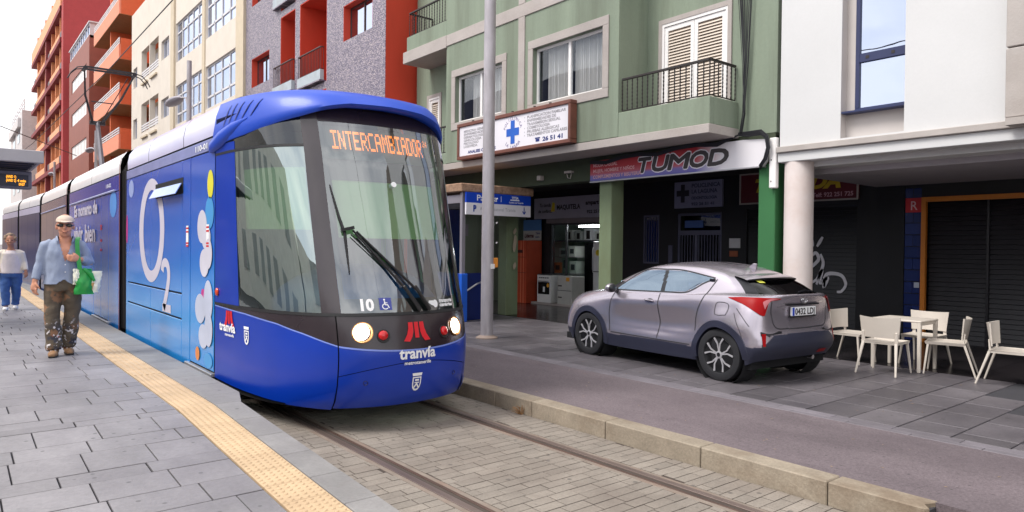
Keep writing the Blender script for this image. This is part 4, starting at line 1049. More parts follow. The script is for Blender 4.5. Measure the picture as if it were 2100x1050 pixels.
mb.build('strap', m_oc2, ob); mb = MB(); mb.box(12.944, 12.95, 18.62, 18.92, 1.52, 1.60); mb.box(12.944, 12.95, 19.0, 19.16, 1.5, 1.62)
mb.build('print', M('carton_print', L(70, 26, 18), .7), ob)
mb = MB(); mb.box(12.944, 12.949, 18.46, 19.2, 1.40, 1.41); mb.box(12.944, 12.949, 18.46, 19.2, .98, .99); mb.build('fold_line', MATS['carton_print'], ob)

# ------------------------------------------------------------------ signs
m_sgw = M('sign_white', L(226, 222, 228), .4, var=.04, scale=1.5)
m_sgtxt = M('sign_faded_grey', L(150, 146, 152), .6, var=.1)
m_navy = M('sign_navy', L(24, 40, 110), .6)
def SGN(X, y, z): return lambda a, b: (X, y-a, z+b)
ref(9.4)
clin = thing('clinic_sign', 'white clinic sign box in a brown frame with a blue cross under the windows', 'sign', (9.3, 13.7, 3.9))
mb = MB(); frame(mb, 9.20, 9.385, 11.75, 15.75, 3.55, 4.33, .075); mb.box(9.26, 9.385, 11.82, 15.68, 3.62, 4.26); mb2 = MB(); mb2.box(9.235, 9.259, 11.825, 15.675, 3.625, 4.255)
fr = MB(); frame(fr, 9.20, 9.385, 11.75, 15.75, 3.55, 4.33, .075); fr.build('frame', M('brown_frame', L(112, 66, 54), .5, var=.2, scale=4), clin, bevel=.01)
mb2.build('panel', m_sgw, clin)
for y in (12.45, 12.95, 13.7, 15.2): MB().box(9.27, 9.31, y-.02, y+.02, 4.33, 4.37).build('bracket', m_blk, clin)
cr_ = MB(); cr_.prism([(9.2345, 13.62-a, 3.93+b) for a, b in [(-.07, .24), (.07, .24), (.07, .085), (.22, .085), (.22, -.065), (.07, -.065), (.07, -.22), (-.07, -.22), (-.07, -.065), (-.22, -.065), (-.22, .085), (-.07, .085)]], (-.004, 0, 0)); cr_.build('blue_cross', M('cross_blue', L(28, 92, 190), .5), clin)
mb = MB(); TX = lambda t, y, z, s, w=None, b=.003, m=mb: put_text(m, t, SGN(9.2335, y, z), s, b, width=w)
for i, (t, w) in enumerate((('PLANIFICACION FAMILIAR', 1.22), ('ENFERMEDADES DE', .92), ('TRANSMISION SEXUAL', 1.06), ('COSMETOLOGIA', .74), ('PRUEBAS ALERGICAS', 1.02), ('TRATAMIENTOS CAPILARES', 1.26))):
    mb = MB(); TX(t, 13.13, 4.145-.070*i, .074, w, .003, mb)
    mb.build('list_lettering', m_sgtxt, clin)
    if i != 2: MB().box(9.233, 9.2345, 13.20, 13.22, 4.165-.070*i, 4.18-.070*i).build('bullet', m_sgtxt, clin)
for i, (t, w) in enumerate((('MEDICINA GENERAL', .98), ('ENFERMEDADES', .82), ('DERMATOLOGIA', .84), ('GINECOLOGIA', .72), ('PSICOLOGO', .60), ('LOGOPEDA', .56))): mb = MB(); TX(t, 15.50, 4.125-.066*i, .070, w, .003, mb); mb.build('list_lettering', m_sgtxt, clin)
mb = MB(); TX('ANALISIS CLINICOS', 15.32, 3.665, .085, 1.1, .004, mb); TX('26 51 41', 12.62, 3.665, .11, .62, .005, mb)
mb.box(9.2325, 9.2345, 12.72, 12.84, 3.67, 3.72); mb.box(9.2325, 9.2345, 12.70, 12.86, 3.725, 3.75); mb.build('phone_lettering', m_navy, clin)
mb = MB()
def arc_text(t, cy, cz, R, a0, a1, size, flip=False):
    for i, ch in enumerate(t):
        a = a0+(a1-a0)*i/(len(t)-1); c_, s_ = cos(a), sin(a); rr = R
        px, pz = rr*c_, rr*s_
        rot = a-pi/2 if not flip else a+pi/2
        put_text(mb, ch, (lambda x, y, px=px, pz=pz, rot=rot: (9.2335, cy-(px+(x)*cos(rot)-y*sin(rot)), cz+pz+x*sin(rot)+y*cos(rot))), size, .002, align='CENTER')
arc_text('POLICLINICA', 13.62, 3.90, .285, radians(155), radians(25), .09); arc_text('LA LAGUNA', 13.62, 3.97, .36, radians(228), radians(312), .09, True)
mb.build('arched_lettering', M('sign_purple', L(120, 106, 150), .6), clin)

ref(10.2)
tum = thing('shop_sign', 'long red, blue and white shop sign with slanted dark lettering over the porch', 'sign', (10.15, 10.1, 2.94))
def blend_mat(name, f):
    m = M(name, (.5, .5, .5), .45); nt = m.node_tree; n = nt.nodes; l = nt.links
    geo = n.new('ShaderNodeNewGeometry'); sx = n.new('ShaderNodeSeparateXYZ'); l.new(geo.outputs['Position'], sx.inputs[0]); f(n, l, sx, n['Principled BSDF']); return m
def _tum(n, l, sx, b):
    def ramp(src, a, c, st):
        mr = n.new('ShaderNodeMapRange'); mr.inputs['From Min'].default_value = a; mr.inputs['From Max'].default_value = c; l.new(src, mr.inputs['Value'])
        r = n.new('ShaderNodeValToRGB'); e = r.color_ramp.elements
        while len(e) < len(st): e.new(.5)
        for i, (p, q) in enumerate(st): e[i].position = p; e[i].color = (*q, 1)
        l.new(mr.outputs['Result'], r.inputs['Fac']); return r.outputs['Color']
    ma = n.new('ShaderNodeMath'); ma.operation = 'MULTIPLY_ADD'; ma.inputs[1].default_value = .0; l.new(sx.outputs['Y'], ma.inputs[0]); l.new(sx.outputs['Z'], ma.inputs[2])
    c1 = ramp(ma.outputs[0], 3.09, 3.54, [(0, L(92, 92, 170)), (.24, L(120, 112, 176)), (.34, L(186, 92, 104)), (.6, L(176, 44, 52)), (1, L(164, 30, 42))])
    f2 = ramp(sx.outputs['Y'], 8.2*KY+KS*10.2, 12.2*KY+KS*10.2, [(0, (1, 1, 1)), (.20, (1, 1, 1)), (.34, (0, 0, 0)), (1, (0, 0, 0))])
    mm = n.new('ShaderNodeMix'); mm.data_type = 'RGBA'; l.new(f2, mm.inputs['Factor']); l.new(c1, mm.inputs['A']); mm.inputs['B'].default_value = (*L(228, 224, 228), 1); l.new(mm.outputs['Result'], b.inputs['Base Color'])
MB().prism([(10.12, 12.26, 2.935), (10.12, 8.22, 2.925), (10.12, 8.16, 3.0), (10.12, 8.14, 3.30), (10.12, 8.2, 3.325), (10.12, 8.6, 3.35), (10.12, 10.0, 3.34), (10.12, 11.2, 3.32), (10.12, 12.26, 3.305)], (.08, 0, 0)).build('panel', blend_mat('sign_gradient', _tum), tum)
MB().box(10.11, 10.2, 8.2, 12.27, 2.905, 2.925).build('lower_edge', m_alu, tum)
mbo, mbl = MB(), MB()
for ch, y_, w_ in (('T', 10.98, .30), ('U', 10.60, .36), ('M', 10.20, .44), ('O', 9.72, .38), ('D', 9.30, .38)):
    vs, fs = text2d(ch, .36, 0, 0); xs = [v[0] for v in vs]; x0_, k_ = min(xs), w_/(max(xs)-min(xs))
    for q in range(17):
        R_ = .036 if q < 8 else .017
        ox, oz = (R_*cos(q*pi/4), R_*sin(q*pi/4)) if q < 16 else (0, 0)
        (mbo if q < 8 else mbl).add([(10.118-.0004*q, y_-((x-x0_)*k_+y*.30)+ox, 3.01+y*.98+oz) for x, y in vs], fs)
mbo.build('letter_outline', m_sgw, tum, kind='stuff'); mbl.build('letters', M('letter_dark', L(58, 52, 54), .5), tum)
for t, z, w in (('MODA CASUAL', 3.19, .68), ('MUJER, HOMBRE Y NIÑOS', 3.085, 1.14), ('COMPLEMENTOS Y BISUTERIA', 2.975, 1.32)):
    mb = MB(); put_text(mb, t, SGN(10.112, 12.17, z), .085, .002, width=w); mb.build('small_lettering', M('letter_pale_red', L(222, 170, 172), .5), tum)
ref(13.6)
t2 = thing('shop_sign', 'dark red shop sign with yellow lettering deep in the porch behind the end column', 'sign', (13.6, 10.2, 2.9))
MB().box(13.52, 13.6, 8.86, 11.52, 2.61, 3.2).build('panel', M('sign_dark_red', L(98, 24, 32), .5, var=.1), t2)
mb = MB(); frame(mb, 13.50, 13.525, 8.84, 11.54, 2.59, 3.22, .03); mb.build('frame', m_trim, t2)
mb = MB(); put_text(mb, 'TUMODA', SGN(13.515, 11.2, 2.84), .34, .02, .3, width=1.95); mb.build('letters', M('letter_yellow', L(214, 180, 40), .5), t2)
mb = MB(); put_text(mb, 'Telf: 922 251 725', SGN(13.515, 9.80, 2.67), .11, .003, width=.86); mb.build('phone_lettering', M('letter_pink', L(206, 160, 170), .5), t2)
p2 = thing('clinic_sign', 'dim white clinic sign with a dark cross above the barred porch door', 'sign', (13.6, 12.7, 2.9))
MB().box(13.54, 13.6, 12.03, 13.42, 2.58, 3.16).build('panel', M('sign_grey', L(140, 140, 168), .5, var=.06), p2)
mb = MB()
for i, (t, s, w) in enumerate((('POLICLINICA', .12, .82), ('LA LAGUNA', .12, .74), ('ODONTOLOGIA', .085, .74), ('922 26 51 41', .085, .66))): mb = MB(); put_text(mb, t, SGN(13.535, 12.90, 3.02-.13*i), s, .004, width=w); mb.build('lettering', M('lettering_dark', L(70, 70, 96), .6), p2)
mb = MB(); mb.add([(13.535, 13.16-a, 2.90+b) for a, b in [(-.06, .2), (.06, .2), (.06, .07), (.19, .07), (.19, -.06), (.06, -.06), (.06, -.2), (-.06, -.2), (-.06, -.06), (-.19, -.06), (-.19, .07), (-.06, .07)]], [tuple(range(12))]); mb.build('cross', M('cross_dark', L(44, 44, 56), .6), p2)
mq = thing('shop_sign', 'grey white shop sign with a yellow mark over the appliance shop', 'sign', (13.55, 17.2, 2.7))
MB().box(13.48, 13.56, 15.6, 18.75, 2.455, 3.02).build('panel', M('sign_grey_white', L(176, 172, 184), .5, var=.05), mq)
for a_ in (('MAQUITELA', 17.72, 2.69, .17, .006, 0, 1.0), ('Tu tienda', 18.5, 2.78, .13, .003, .2, .5), ('de confianza', 18.55, 2.62, .12, .003, .2, .62), ('ampart', 16.5, 2.78, .15, .006, 0, .52), ('922 25 84 84', 16.45, 2.56, .11, .004, 0, .8)):
    mb = MB(); put_text(mb, a_[0], SGN(13.475, a_[1], a_[2]), a_[3], a_[4], a_[5], width=a_[6]); mb.build('lettering', m_blk, mq)
mb = MB(); mb.add([(13.474, y, z) for y, z in [(17.98, 2.64), (17.80, 2.64), (17.80, 2.86), (17.90, 2.90)]], [(0, 1, 2, 3)]); mb.build('yellow_mark', MATS['sticker_yellow'], mq)
ps = thing('poster_board', 'blue and cream poster board above the orange carton', 'poster', (13.5, 19.0, 1.9))
MB().box(13.48, 13.5, 18.42, 19.26, 2.14, 2.44).build('upper_half', M('poster_blue', L(84, 130, 186), .5), ps); MB().box(13.48, 13.5, 18.42, 19.26, 1.87, 2.139).build('lower_half', M('poster_cream', L(196, 190, 182), .5), ps)
mb = MB(); put_text(mb, 'Liderma', SGN(13.476, 19.2, 1.95), .15, .006, .2, width=.44); mb.build('lettering', M('poster_red', L(90, 24, 30), .5), ps)
mb = MB(); put_text(mb, 'Tubos', SGN(13.476, 18.66, 2.04), .08, .002, width=.2); put_text(mb, 'acero', SGN(13.476, 18.68, 1.94), .08, .002, width=.2); mb.build('small_lettering', m_navy, ps)

ref(10.2)
# ------------------------------------------------------------------ wall cables and cable cover
m_cab = M('black_cable', L(30, 30, 36), .6)
cb = thing('cable_bundle', 'bundle of black cables hanging down the green wall and over the shop sign', 'cables', (10.15, 8.6, 3.4))
rs = random.Random(21); mb = MB()
for i in range(12):
    o = rs.uniform(-.04, .04); dx = rs.uniform(0, .05); sp = rs.uniform(-.16, .16)
    mb.tube([(10.16-dx, 8.63+o+sp, 7.2), (10.15-dx, 8.60+o+sp*.8, 5.6), (10.14-dx, 8.57+o*.8+sp*.3, 4.5), (10.13-dx, 8.58+o*.6, 3.75), (10.08-dx, 8.60+o*.5, 3.46+rs.uniform(-.03, .03))], .0075 if i < 9 else .005, 5)
mb.build('hanging_cables', m_cab, cb, smooth=True)
mb = MB()
for i in range(9):
    o = rs.uniform(-.035, .035); q = rs.uniform(-.03, .03)
    mb.tube([(10.08, 8.66, 3.44+o*.5), (10.07, 8.45, 3.42+o), (10.06, 8.22+q, 3.42+o), (10.05, 8.10+q, 3.33+o), (10.05, 8.07+q, 3.18), (10.05, 8.12+q, 3.02), (10.08, 8.22+q, 2.93), (10.16, 8.28, 2.88)], .012, 5)
mb.build('looped_cables', m_cab, cb, smooth=True)
mb = MB()
for i in range(4):
    pts = [(10.08, 8.65+i*.0, 3.43)]
    for k in range(1, 9): pts.append((10.10, 8.65+k*.45, 3.41-.03*i*.5-(.05 if k % 3 == 1 else 0)-.012*k))
    mb.tube(pts, .013, 5)
mb.build('run_cables', m_cab, cb, smooth=True)
cc = thing('cable_cover', 'white riveted cable cover on the bright green column', 'cable cover', (10.18, 8.0, 3.0))
MB().box(10.12, 10.215, 7.975, 8.10, 2.58, 3.33).build('cover', m_wf, cc, bevel=.012)
for z in (2.68, 3.0): MB().lathe([(.012, 0), (.008, -.006)], (10.12, 8.06, z), 'x', 8).build('rivet', m_blk, cc)
ref(10.2)
tag(MB().box(10.08, 10.204, 13.84, 13.96, 3.05, 3.15).build('alarm_box', m_trim, bevel=.01), 'small pale alarm box on the dark beam nearest the kiosk roof', 'sensor')
ws2 = MB(); ws2.box(10.10, 10.204, 12.85, 13.05, 3.14, 3.18); ws2.tube([(10.15, 13.02, 3.14), (10.14, 12.98, 3.05), (10.15, 12.90, 3.03), (10.16, 12.88, 3.14)], .008, 5)
tag(ws2.build('lamp_bracket', m_trim), 'small pale bracket with a looped cable on the dark beam left of the shop sign', 'bracket')

# ------------------------------------------------------------------ white building at the right
m_wh = M('white_render', L(208, 207, 207), .7, grain=.015, gscale=30, var=.03, scale=.8, bump=.08, bscale=30)
m_conc = M('board_concrete', L(178, 170, 165), .8, var=.09, scale=1.5, bump=.3, stain=.4, stain_col=L(150, 138, 130))
m_wgr = M('window_panel', L(196, 188, 184), .6, var=.04)
m_nav = M('navy_frame', L(38, 46, 86), .4)
wb_ = thing('white_building', 'white modern building with a narrow navy window above an open ground floor', 'building', (10.2, 4, .148))
W = MB(); wall_holes(W, 10.18, -2, 7.945, 3.17, 14.5, [(6.02, 6.94, 3.21, 9.2), (3.2, 4.1, 5, 8), (1.0, 2.6, 5, 8), (3.2, 4.1, 10, 13), (6.02, 6.94, 10, 13), (1.0, 2.6, 10, 13)], .3); W.box(10.48, 14.6, -2, 7.945, 14.3, 14.5); W.build('wall', m_wh, wb_)
MB().box(10.36, 10.4, 6.0, 6.96, 3.2, 3.56).build('window_panel', m_wgr, wb_); MB().box(10.19, 10.36, 6.9395, 6.9445, 3.2, 9.2).build('window_reveal', m_wgr, wb_)
W = MB(); frame(W, 10.33, 10.40, 6.02, 6.80, 3.56, 9.2, .06); W.box(10.33, 10.40, 6.08, 6.74, 4.24, 4.36); W.box(10.19, 10.41, 6.02, 6.94, 3.545, 3.575)
wn_ = W.build('window', m_nav, wb_, bevel=.004)
for a, b in ((3.62, 4.24), (4.36, 9.14)): MB().box(10.365, 10.37, 6.08, 6.74, a, b).build('pane', m_pane_sky, wn_)
for y in (6.25, 6.62): MB().box(10.325, 10.33, y-.025, y+.025, 4.28, 4.32).build('catch', m_blk, wn_)
MB().box(10.8, 10.83, 5.8, 7.0, 3.3, 9.3).build('dim_room', m_room, wn_)
MB().box(10.36, 10.40, 6.80, 6.94, 3.56, 9.2).build('window_panel', m_wgr, wb_)
MB().box(10.08, 10.2, -2, 7.955, 3.09, 3.175).build('ledge', m_conc, wb_, bevel=.008)
MB().box(10.13, 10.42, -2, 7.95, 2.95, 3.089).build('front_beam', m_wh, wb_, bevel=.008); MB().box(10.42, 10.8, -2, 7.95, 2.88, 3.05).build('inner_beam', m_wh, wb_)
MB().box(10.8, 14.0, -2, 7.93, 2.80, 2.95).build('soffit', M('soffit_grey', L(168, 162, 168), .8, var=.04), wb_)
MB().lathe([(.225, .148), (.225, 2.95)], (10.36, 7.70, 0), 'z', 40).build('round_column', M('column_white', L(222, 210, 206), .7, var=.05, scale=2, stain=.3, stain_col=L(196, 160, 140)), wb_, smooth=True)
W = MB(); W.box(9.95, 10.6, -2, 4.72, 3.19, 3.975); W.build('concrete_beam', m_conc, wb_, bevel=.01); MB().box(9.95, 10.17, -2, 4.72, 3.99, 4.9).build('concrete_wall', m_conc, wb_, bevel=.01)
MB().box(9.9, 10.3, -2, 4.70, 3.10, 3.18).build('concrete_lip', m_conc, wb_)
ref(13.6)
# shutter front, blue tiles, sign
m_tile = M('navy_tile', L(34, 48, 104), .25, var=.08, rnd=.18)
pier = MB().box(13.64, 13.75, 7.70, 8.0, .148, 2.8).build('tiled_pier', m_grout, wb_)
me = MB().box(-.012, .012, -.146, .146, -.094, .094).mesh('tile', m_tile, bevel=.003); w0 = worldloc(pier)
meh = MB().box(-.012, .012, -.071, .071, -.094, .094).mesh('tile', m_tile, bevel=.003)
for r in range(13):
    z = .25+.2*r
    if z+.1 > 2.8: break
    if r % 2: inst('tile', me, pier, (13.63, 7.85, z))
    else:
        for dy in (-.075, .075): inst('tile', meh, pier, (13.63, 7.85+dy, z))
m_or = M('orange_frame', L(206, 122, 36), .5, var=.06)
MB().box(13.58, 13.66, 7.615, 7.695, .148, 2.58).build('orange_frame', m_or, wb_); MB().box(13.58, 13.66, -2, 7.615, 2.50, 2.58).build('orange_frame', m_or, wb_)
W = MB(); W.box(13.62, 13.74, -2, 8.0, 2.58, 2.8); W.build('lintel', m_porch_shade, wb_)
m_shut = M('shutter_dark', L(30, 27, 33), .42, var=.12)
rsn = MB()
n = 30
for i in range(n):
    z = .15+i*.078
    rsn.add([(13.74, -2, z), (13.74, 7.61, z), (13.765, 7.61, z+.07), (13.765, -2, z+.07), (13.78, 7.61, z-.008), (13.78, -2, z-.008)], [(0, 1, 2, 3), (0, 5, 4, 1)])
rsn.build('shutter_slats', m_shut, wb_, kind='stuff'); MB().box(13.79, 13.8, -2, 7.62, .148, 2.6).build('shutter_backing', m_dk, wb_)
W = MB(); W.box(13.70, 13.735, 6.62, 6.66, .148, 2.5); W.box(13.70, 13.735, 4.9, 4.95, .148, 2.5); W.build('shutter_guide', m_shut, wb_)
rs_ = thing('square_sign', 'small red square sign with a white letter on the dark wall by the orange frame', 'sign', (13.6, 7.85, 2.45))
MB().box(13.60, 13.618, 7.70, 7.985, 2.33, 2.575).build('plate', M('sign_red', L(200, 40, 48), .45), rs_, bevel=.004)
mb = MB(); put_text(mb, 'R', SGN(13.597, 7.90, 2.37), .22, .0, width=.115); mb.build('letter', M('sign_letter', L(236, 200, 205), .5), rs_)
MB().box(13.60, 13.618, 7.72, 7.81, 1.05, 1.14).build('wall_socket', M('socket_pale', L(186, 190, 204), .5), pier)
ref(9.25)
# ------------------------------------------------------------------ mosaic building
m_red = M('red_render', L(206, 66, 42), .75, var=.06, scale=1.5, stain=.2, stain_col=L(176, 50, 34), stretch=(1, 1, .4))
def mosaic():
    m = M('mosaic_tiles', (.3, .3, .3), .45); nt = m.node_tree; n = nt.nodes; l = nt.links; b = n['Principled BSDF']
    geo = n.new('ShaderNodeNewGeometry'); sx = n.new('ShaderNodeSeparateXYZ'); cx = n.new('ShaderNodeCombineXYZ'); l.new(geo.outputs['Position'], sx.inputs[0]); l.new(sx.outputs['Y'], cx.inputs['X']); l.new(sx.outputs['Z'], cx.inputs['Y'])
    br = n.new('ShaderNodeTexBrick'); br.inputs['Scale'].default_value = 1; br.inputs['Brick Width'].default_value = .10; br.inputs['Row Height'].default_value = .05; br.inputs['Mortar Size'].default_value = .006
    br.inputs['Color1'].default_value = (*L(140, 130, 148), 1); br.inputs['Color2'].default_value = (*L(106, 98, 118), 1); br.inputs['Mortar'].default_value = (*L(74, 68, 80), 1)
    l.new(cx.outputs[0], br.inputs['Vector'])
    v = n.new('ShaderNodeTexVoronoi'); v.inputs['Scale'].default_value = 30; vmp = n.new('ShaderNodeMapping'); vmp.inputs['Scale'].default_value = (1, 2.1, 1); vmp.inputs['Rotation'].default_value = (0, 0, .5); l.new(cx.outputs[0], vmp.inputs['Vector']); l.new(vmp.outputs['Vector'], v.inputs['Vector']); sc_ = n.new('ShaderNodeSeparateColor'); l.new(v.outputs['Color'], sc_.inputs[0])
    g1 = n.new('ShaderNodeMath'); g1.operation = 'GREATER_THAN'; g1.inputs[1].default_value = .72; l.new(sc_.outputs['Red'], g1.inputs[0])
    mm = n.new('ShaderNodeMix'); mm.data_type = 'RGBA'; l.new(g1.outputs[0], mm.inputs['Factor']); l.new(br.outputs['Color'], mm.inputs['A']); mm.inputs['B'].default_value = (*L(176, 162, 166), 1)
    l.new(mm.outputs['Result'], b.inputs['Base Color'])
    bp = n.new('ShaderNodeBump'); bp.inputs['Strength'].default_value = .5; bp.inputs['Distance'].default_value = .01; l.new(br.outputs['Fac'], bp.inputs['Height']); l.new(bp.outputs['Normal'], b.inputs['Normal'])
    return m
m_mos = mosaic()
mo = thing('mosaic_building', 'grey mosaic clad building with red recesses, balconies and a red side wall', 'building', (9.25, 25, .1))
WH = []
for k in range(-2, 3):
    z = 7.43+2.98*k
    if z < 1: continue
    WH += [(20.25, 22.2, z, z+1.0), (28.75, 30.78, z, z+1.05), (23.45, 25.72, z-.9, z+1.87), (26.15, 27.57, z-.9, z+1.87)]
W = MB(); wall_holes(W, 9.25, 19.455, 31.5, .1, 14.5, WH, .25); W.build('wall', m_mos, mo)
W = MB(); W.box(9.26, 14, 19.45, 19.454, .1, 14.5); W.box(9.26, 14, 19.454, 19.6, .1, 14.5); W.build('side_wall', m_red, mo)
W = MB(); W.box(9.5, 14, 19.6, 31.4, 14.3, 14.5)
W.box(10.6, 10.7, 19.7, 31.4, .1, 14.3); W.build('recess_wall', m_red, mo)
for k in range(-1, 2):
    z = 7.43+2.98*k
    W = MB()
    for a, b, zz, zt in ((20.25, 22.2, z, z+1.0), (28.75, 30.78, z, z+1.05)):
        W.box(9.255, 9.5, b-.02, b, zz, zt); W.box(9.255, 9.5, a, b-.02, zt-.02, zt); W.box(9.255, 9.5, a, a+.02, zz, zt-.02)
    for a, b in ((23.45, 25.72), (26.15, 27.57)):
        W.box(9.255, 10.6, b-.03, b, z-.9, z+1.87); W.box(9.255, 10.6, a, a+.03, z-.9, z+1.87); W.box(9.255, 10.6, a, b, z+1.84, z+1.87)
    W.build('red_reveal', m_red, mo)
    for a, b, zt in ((20.27, 22.18, z+.98), (28.77, 30.76, z+1.03)):
        f = MB(); frame(f, 9.47, 9.52, a, b, z, zt, .05); f.box(9.46, 9.53, (a+b)/2-.05, (a+b)/2+.0, z+.05, zt-.05)
        wo = f.build('window', M('dark_brown_frame', L(70, 48, 46), .5), mo)
        for c, d in ((a+.04, (a+b)/2-.04), ((a+b)/2-.01, b-.04)): MB().box(9.485, 9.49, c, d, z+.04, zt-.04).build('pane', m_pane_sky, wo)
        MB().box(9.6, 9.62, a, b, z, zt).build('dim_room', m_room, wo)
    MB().box(10.56, 10.6, 26.3, 26.9, z-.55, z+1.0).build('balcony_door', M('door_maroon', L(92, 40, 40), .5), mo)
    # balconies
    m_pgr = M('pale_balcony', L(176, 184, 190), .8, var=.08, stain=.4, stain_col=L(150, 140, 132))
    for a, b, zr in ((23.65, 25.62, z-.53), (26.15, 28.06, z-.45)):
        balcony(mo, 9.12, 9.25, a, b, zr-.30, zr, m_pgr, th=.129); MB().box(9.1, 10.5, a, b, zr-.34, zr-.301).build('balcony_slab', m_mos, mo)
        railing(mo, [(9.25, b-.03), (9.16, b-.03), (9.16, a+.03), (9.25, a+.03)], zr, zr+.68, .13, m_brn_rail, .009, False)

# ------------------------------------------------------------------ cream building
m_cream = M('cream_render', L(220, 209, 196), .8, var=.05, scale=1.2, stain=.15, stain_col=L(200, 180, 158))
m_creamp = M('cream_pilaster', L(206, 190, 166), .8, var=.05)
cb2 = thing('cream_building', 'cream apartment building with long glazed galleries and small loggias', 'building', (9.25, 43, .1))
H1, H2, H3 = [], [], []
for k in range(-2, 2):
    z = 7.5+3.05*k
    if z < 1: continue
    H1.append((32.75, 37.4, z, z+1.85)); H2.append((37.95, 43.1, z, z+1.9)); H3 += [(44.7, 46.5, z+.7, z+1.7), (47.2, 49.5, z+.55, z+2.2), (49.65, 51.9, z+.55, z+2.2), (53.2, 54.4, z+.4, z+1.6)]
W = MB(); wall_holes(W, 9.25, 31.55, 55.0, .1, 15.5, H1+H2+H3, .3); W.box(9.5, 14, 31.6, 54.9, 15.3, 15.5); W.build('wall', m_cream, cb2)
W = MB(); W.box(9.15, 9.25, 31.55, 32.55, .1, 15.5); W.box(9.15, 9.25, 43.2, 43.9, .1, 15.5); W.box(9.2, 9.25, 37.45, 37.9, .1, 15.5); W.build('pilaster', m_creamp, cb2)
m_ltw = M('pale_frame', L(216, 212, 214), .45)
for hs, mull in ((H1, 3), (H2, 4)):
    for (a, b, z, zt) in hs:
        f = MB(); frame(f, 9.33, 9.4, a, b, z, zt, .06); f.box(9.32, 9.41, a+.06, b-.06, z+.48, z+.56); f.box(9.32, 9.41, a+.06, b-.06, zt-.52, zt-.45)
        for i in range(1, mull+1):
            y = a+(b-a)*i/(mull+1); f.box(9.32, 9.41, y-.04, y+.04, z+.06, zt-.06)
        wo = f.build('window', m_ltw, cb2)
        for i in range(mull+1):
            p, q = a+(b-a)*i/(mull+1)+.04, a+(b-a)*(i+1)/(mull+1)-.04; MB().box(9.36, 9.365, p, q, z+.05, zt-.05).build('pane', m_pane_sky, wo)
        MB().box(9.6, 9.62, a, b, z, zt).build('dim_room', M('pale_room', L(150, 150, 156), .9), wo)
for (a, b, z, zt) in H3:
    if b-a > 2:
        MB().box(9.9, 9.95, a-.1, b+.1, z-.1, zt+.1).build('loggia_back', m_creamp, cb2)
        MB().box(9.88, 9.9, a+.9, b-.1, z, zt-.15).build('loggia_door', m_ltw, cb2)
        r = MB()
        for q in range(3): r.box(9.26, 9.30, a, b, z+.08+.14*q, z+.16+.14*q)
        r.build('loggia_rail', m_ltw, cb2); MB().box(9.14, 9.25, a+.3, b-.3, z-.36, z-.26).build('planter_ledge', m_creamp, cb2)
    else:
        f = MB(); frame(f, 9.38, 9.43, a, b, z, zt, .06); f.box(9.37, 9.44, (a+b)/2-.03, (a+b)/2+.03, z+.06, zt-.06); wo = f.build('window', m_ltw, cb2)
        MB().box(9.40, 9.405, a+.05, b-.05, z+.05, zt-.05).build('pane', m_pane_sky, wo); MB().box(9.56, 9.58, a, b, z, zt).build('dim_room', m_room, wo)

# ------------------------------------------------------------------ orange building with balconies
m_ora = M('orange_render', L(222, 112, 70), .8, var=.05); m_ora2 = M('orange_front_sunlit', L(236, 150, 120), .8, var=.05); m_tan = M('balcony_soffit', L(170, 132, 92), .85)  # balcony fronts: sunlight put into a lighter copy of the orange
og = thing('orange_building', 'orange apartment building with stacked wide balconies and white railings', 'building', (10.4, 64, .1))
W = MB(); W.box(12.0, 16, 55.05, 73.0, .1, 20.5); W.box(9.55, 12.0, 64.9, 65.2, .1, 20.5); W.box(10.6, 12.0, 55.05, 55.3, .1, 20.5); W.build('wall', m_ora, og)
for k in range(5):
    z = 4.95+2.95*k
    W = MB(); W.box(9.25, 9.37, 59.6, 71.0, z, z+.95); W.build('balcony_parapet', m_ora2, og)
    MB().box(9.372, 12.0, 59.59, 59.72, z, z+1.36).build('balcony_side', m_ora, og)
    MB().box(9.26, 12.0, 59.60, 71.0, z-.03, z-.001).build('balcony_soffit', m_tan, og)
    r = MB()
    for q in range(3): r.box(9.28, 9.32, 59.7, 71.0, z+1.02+.16*q, z+1.10+.16*q)
    for y in (59.75, 62.5, 65.0, 68, 70.9): r.box(9.285, 9.315, y-.03, y+.03, z+.95, z+1.42)
    r.build('railing', m_ltw, og)
    MB().box(11.95, 12.0, 56.2, 57.6, z+.3, z+2.2).build('balcony_door', M('door_maroon', L(92, 40, 40), .5), og); MB().box(11.95, 12.0, 61, 63.5, z+.3, z+2.2).build('balcony_door', m_gdk, og)
# ------------------------------------------------------------------ brown tiled building
m_brt = M('brown_tile', L(146, 84, 70), .6, var=.08, scale=2)
bb = thing('brown_building', 'brown tiled apartment building with white ribbon windows', 'building', (9.25, 80, .1))
HB_ = []
for k in range(5):
    z = 3.4+2.97*k+.0
    HB_.append((75.0, 84.8 if k else 86.0, z-.2, z+.95))
W = MB(); wall_holes(W, 9.25, 73.5, 86.6, .1, 18.2, HB_, .3); W.box(9.55, 15, 73.5, 73.8, .1, 18.2); W.box(9.3, 15, 73.5, 86.6, 18.0, 18.2); W.build('wall', m_brt, bb)
for (a, b, z, zt) in HB_:
    f = MB(); frame(f, 9.33, 9.38, a, b, z, zt, .06); n = 5
    for i in range(1, n): y = a+(b-a)*i/n; f.box(9.32, 9.39, y-.06, y+.06, z, zt)
    wo = f.build('window', m_wf, bb)
    for i in range(n):
        p, q = a+(b-a)*i/n, a+(b-a)*(i+1)/n
        MB().box(9.35, 9.355, p+.06, q-.06, z+.06, zt-.06).build('pane', m_wf if i not in (1, 2) or z > 5 else m_gdk, wo)
    MB().box(9.42, 9.43, a, b, z, zt).build('blind', m_curt, wo)
f = MB(); frame(f, 9.3, 9.4, 73.6, 86.4, 18.25, 19.2, .1)
for i in range(1, 9): y = 73.6+12.8*i/9; f.box(9.3, 9.4, y-.06, y+.06, 18.3, 19.1)
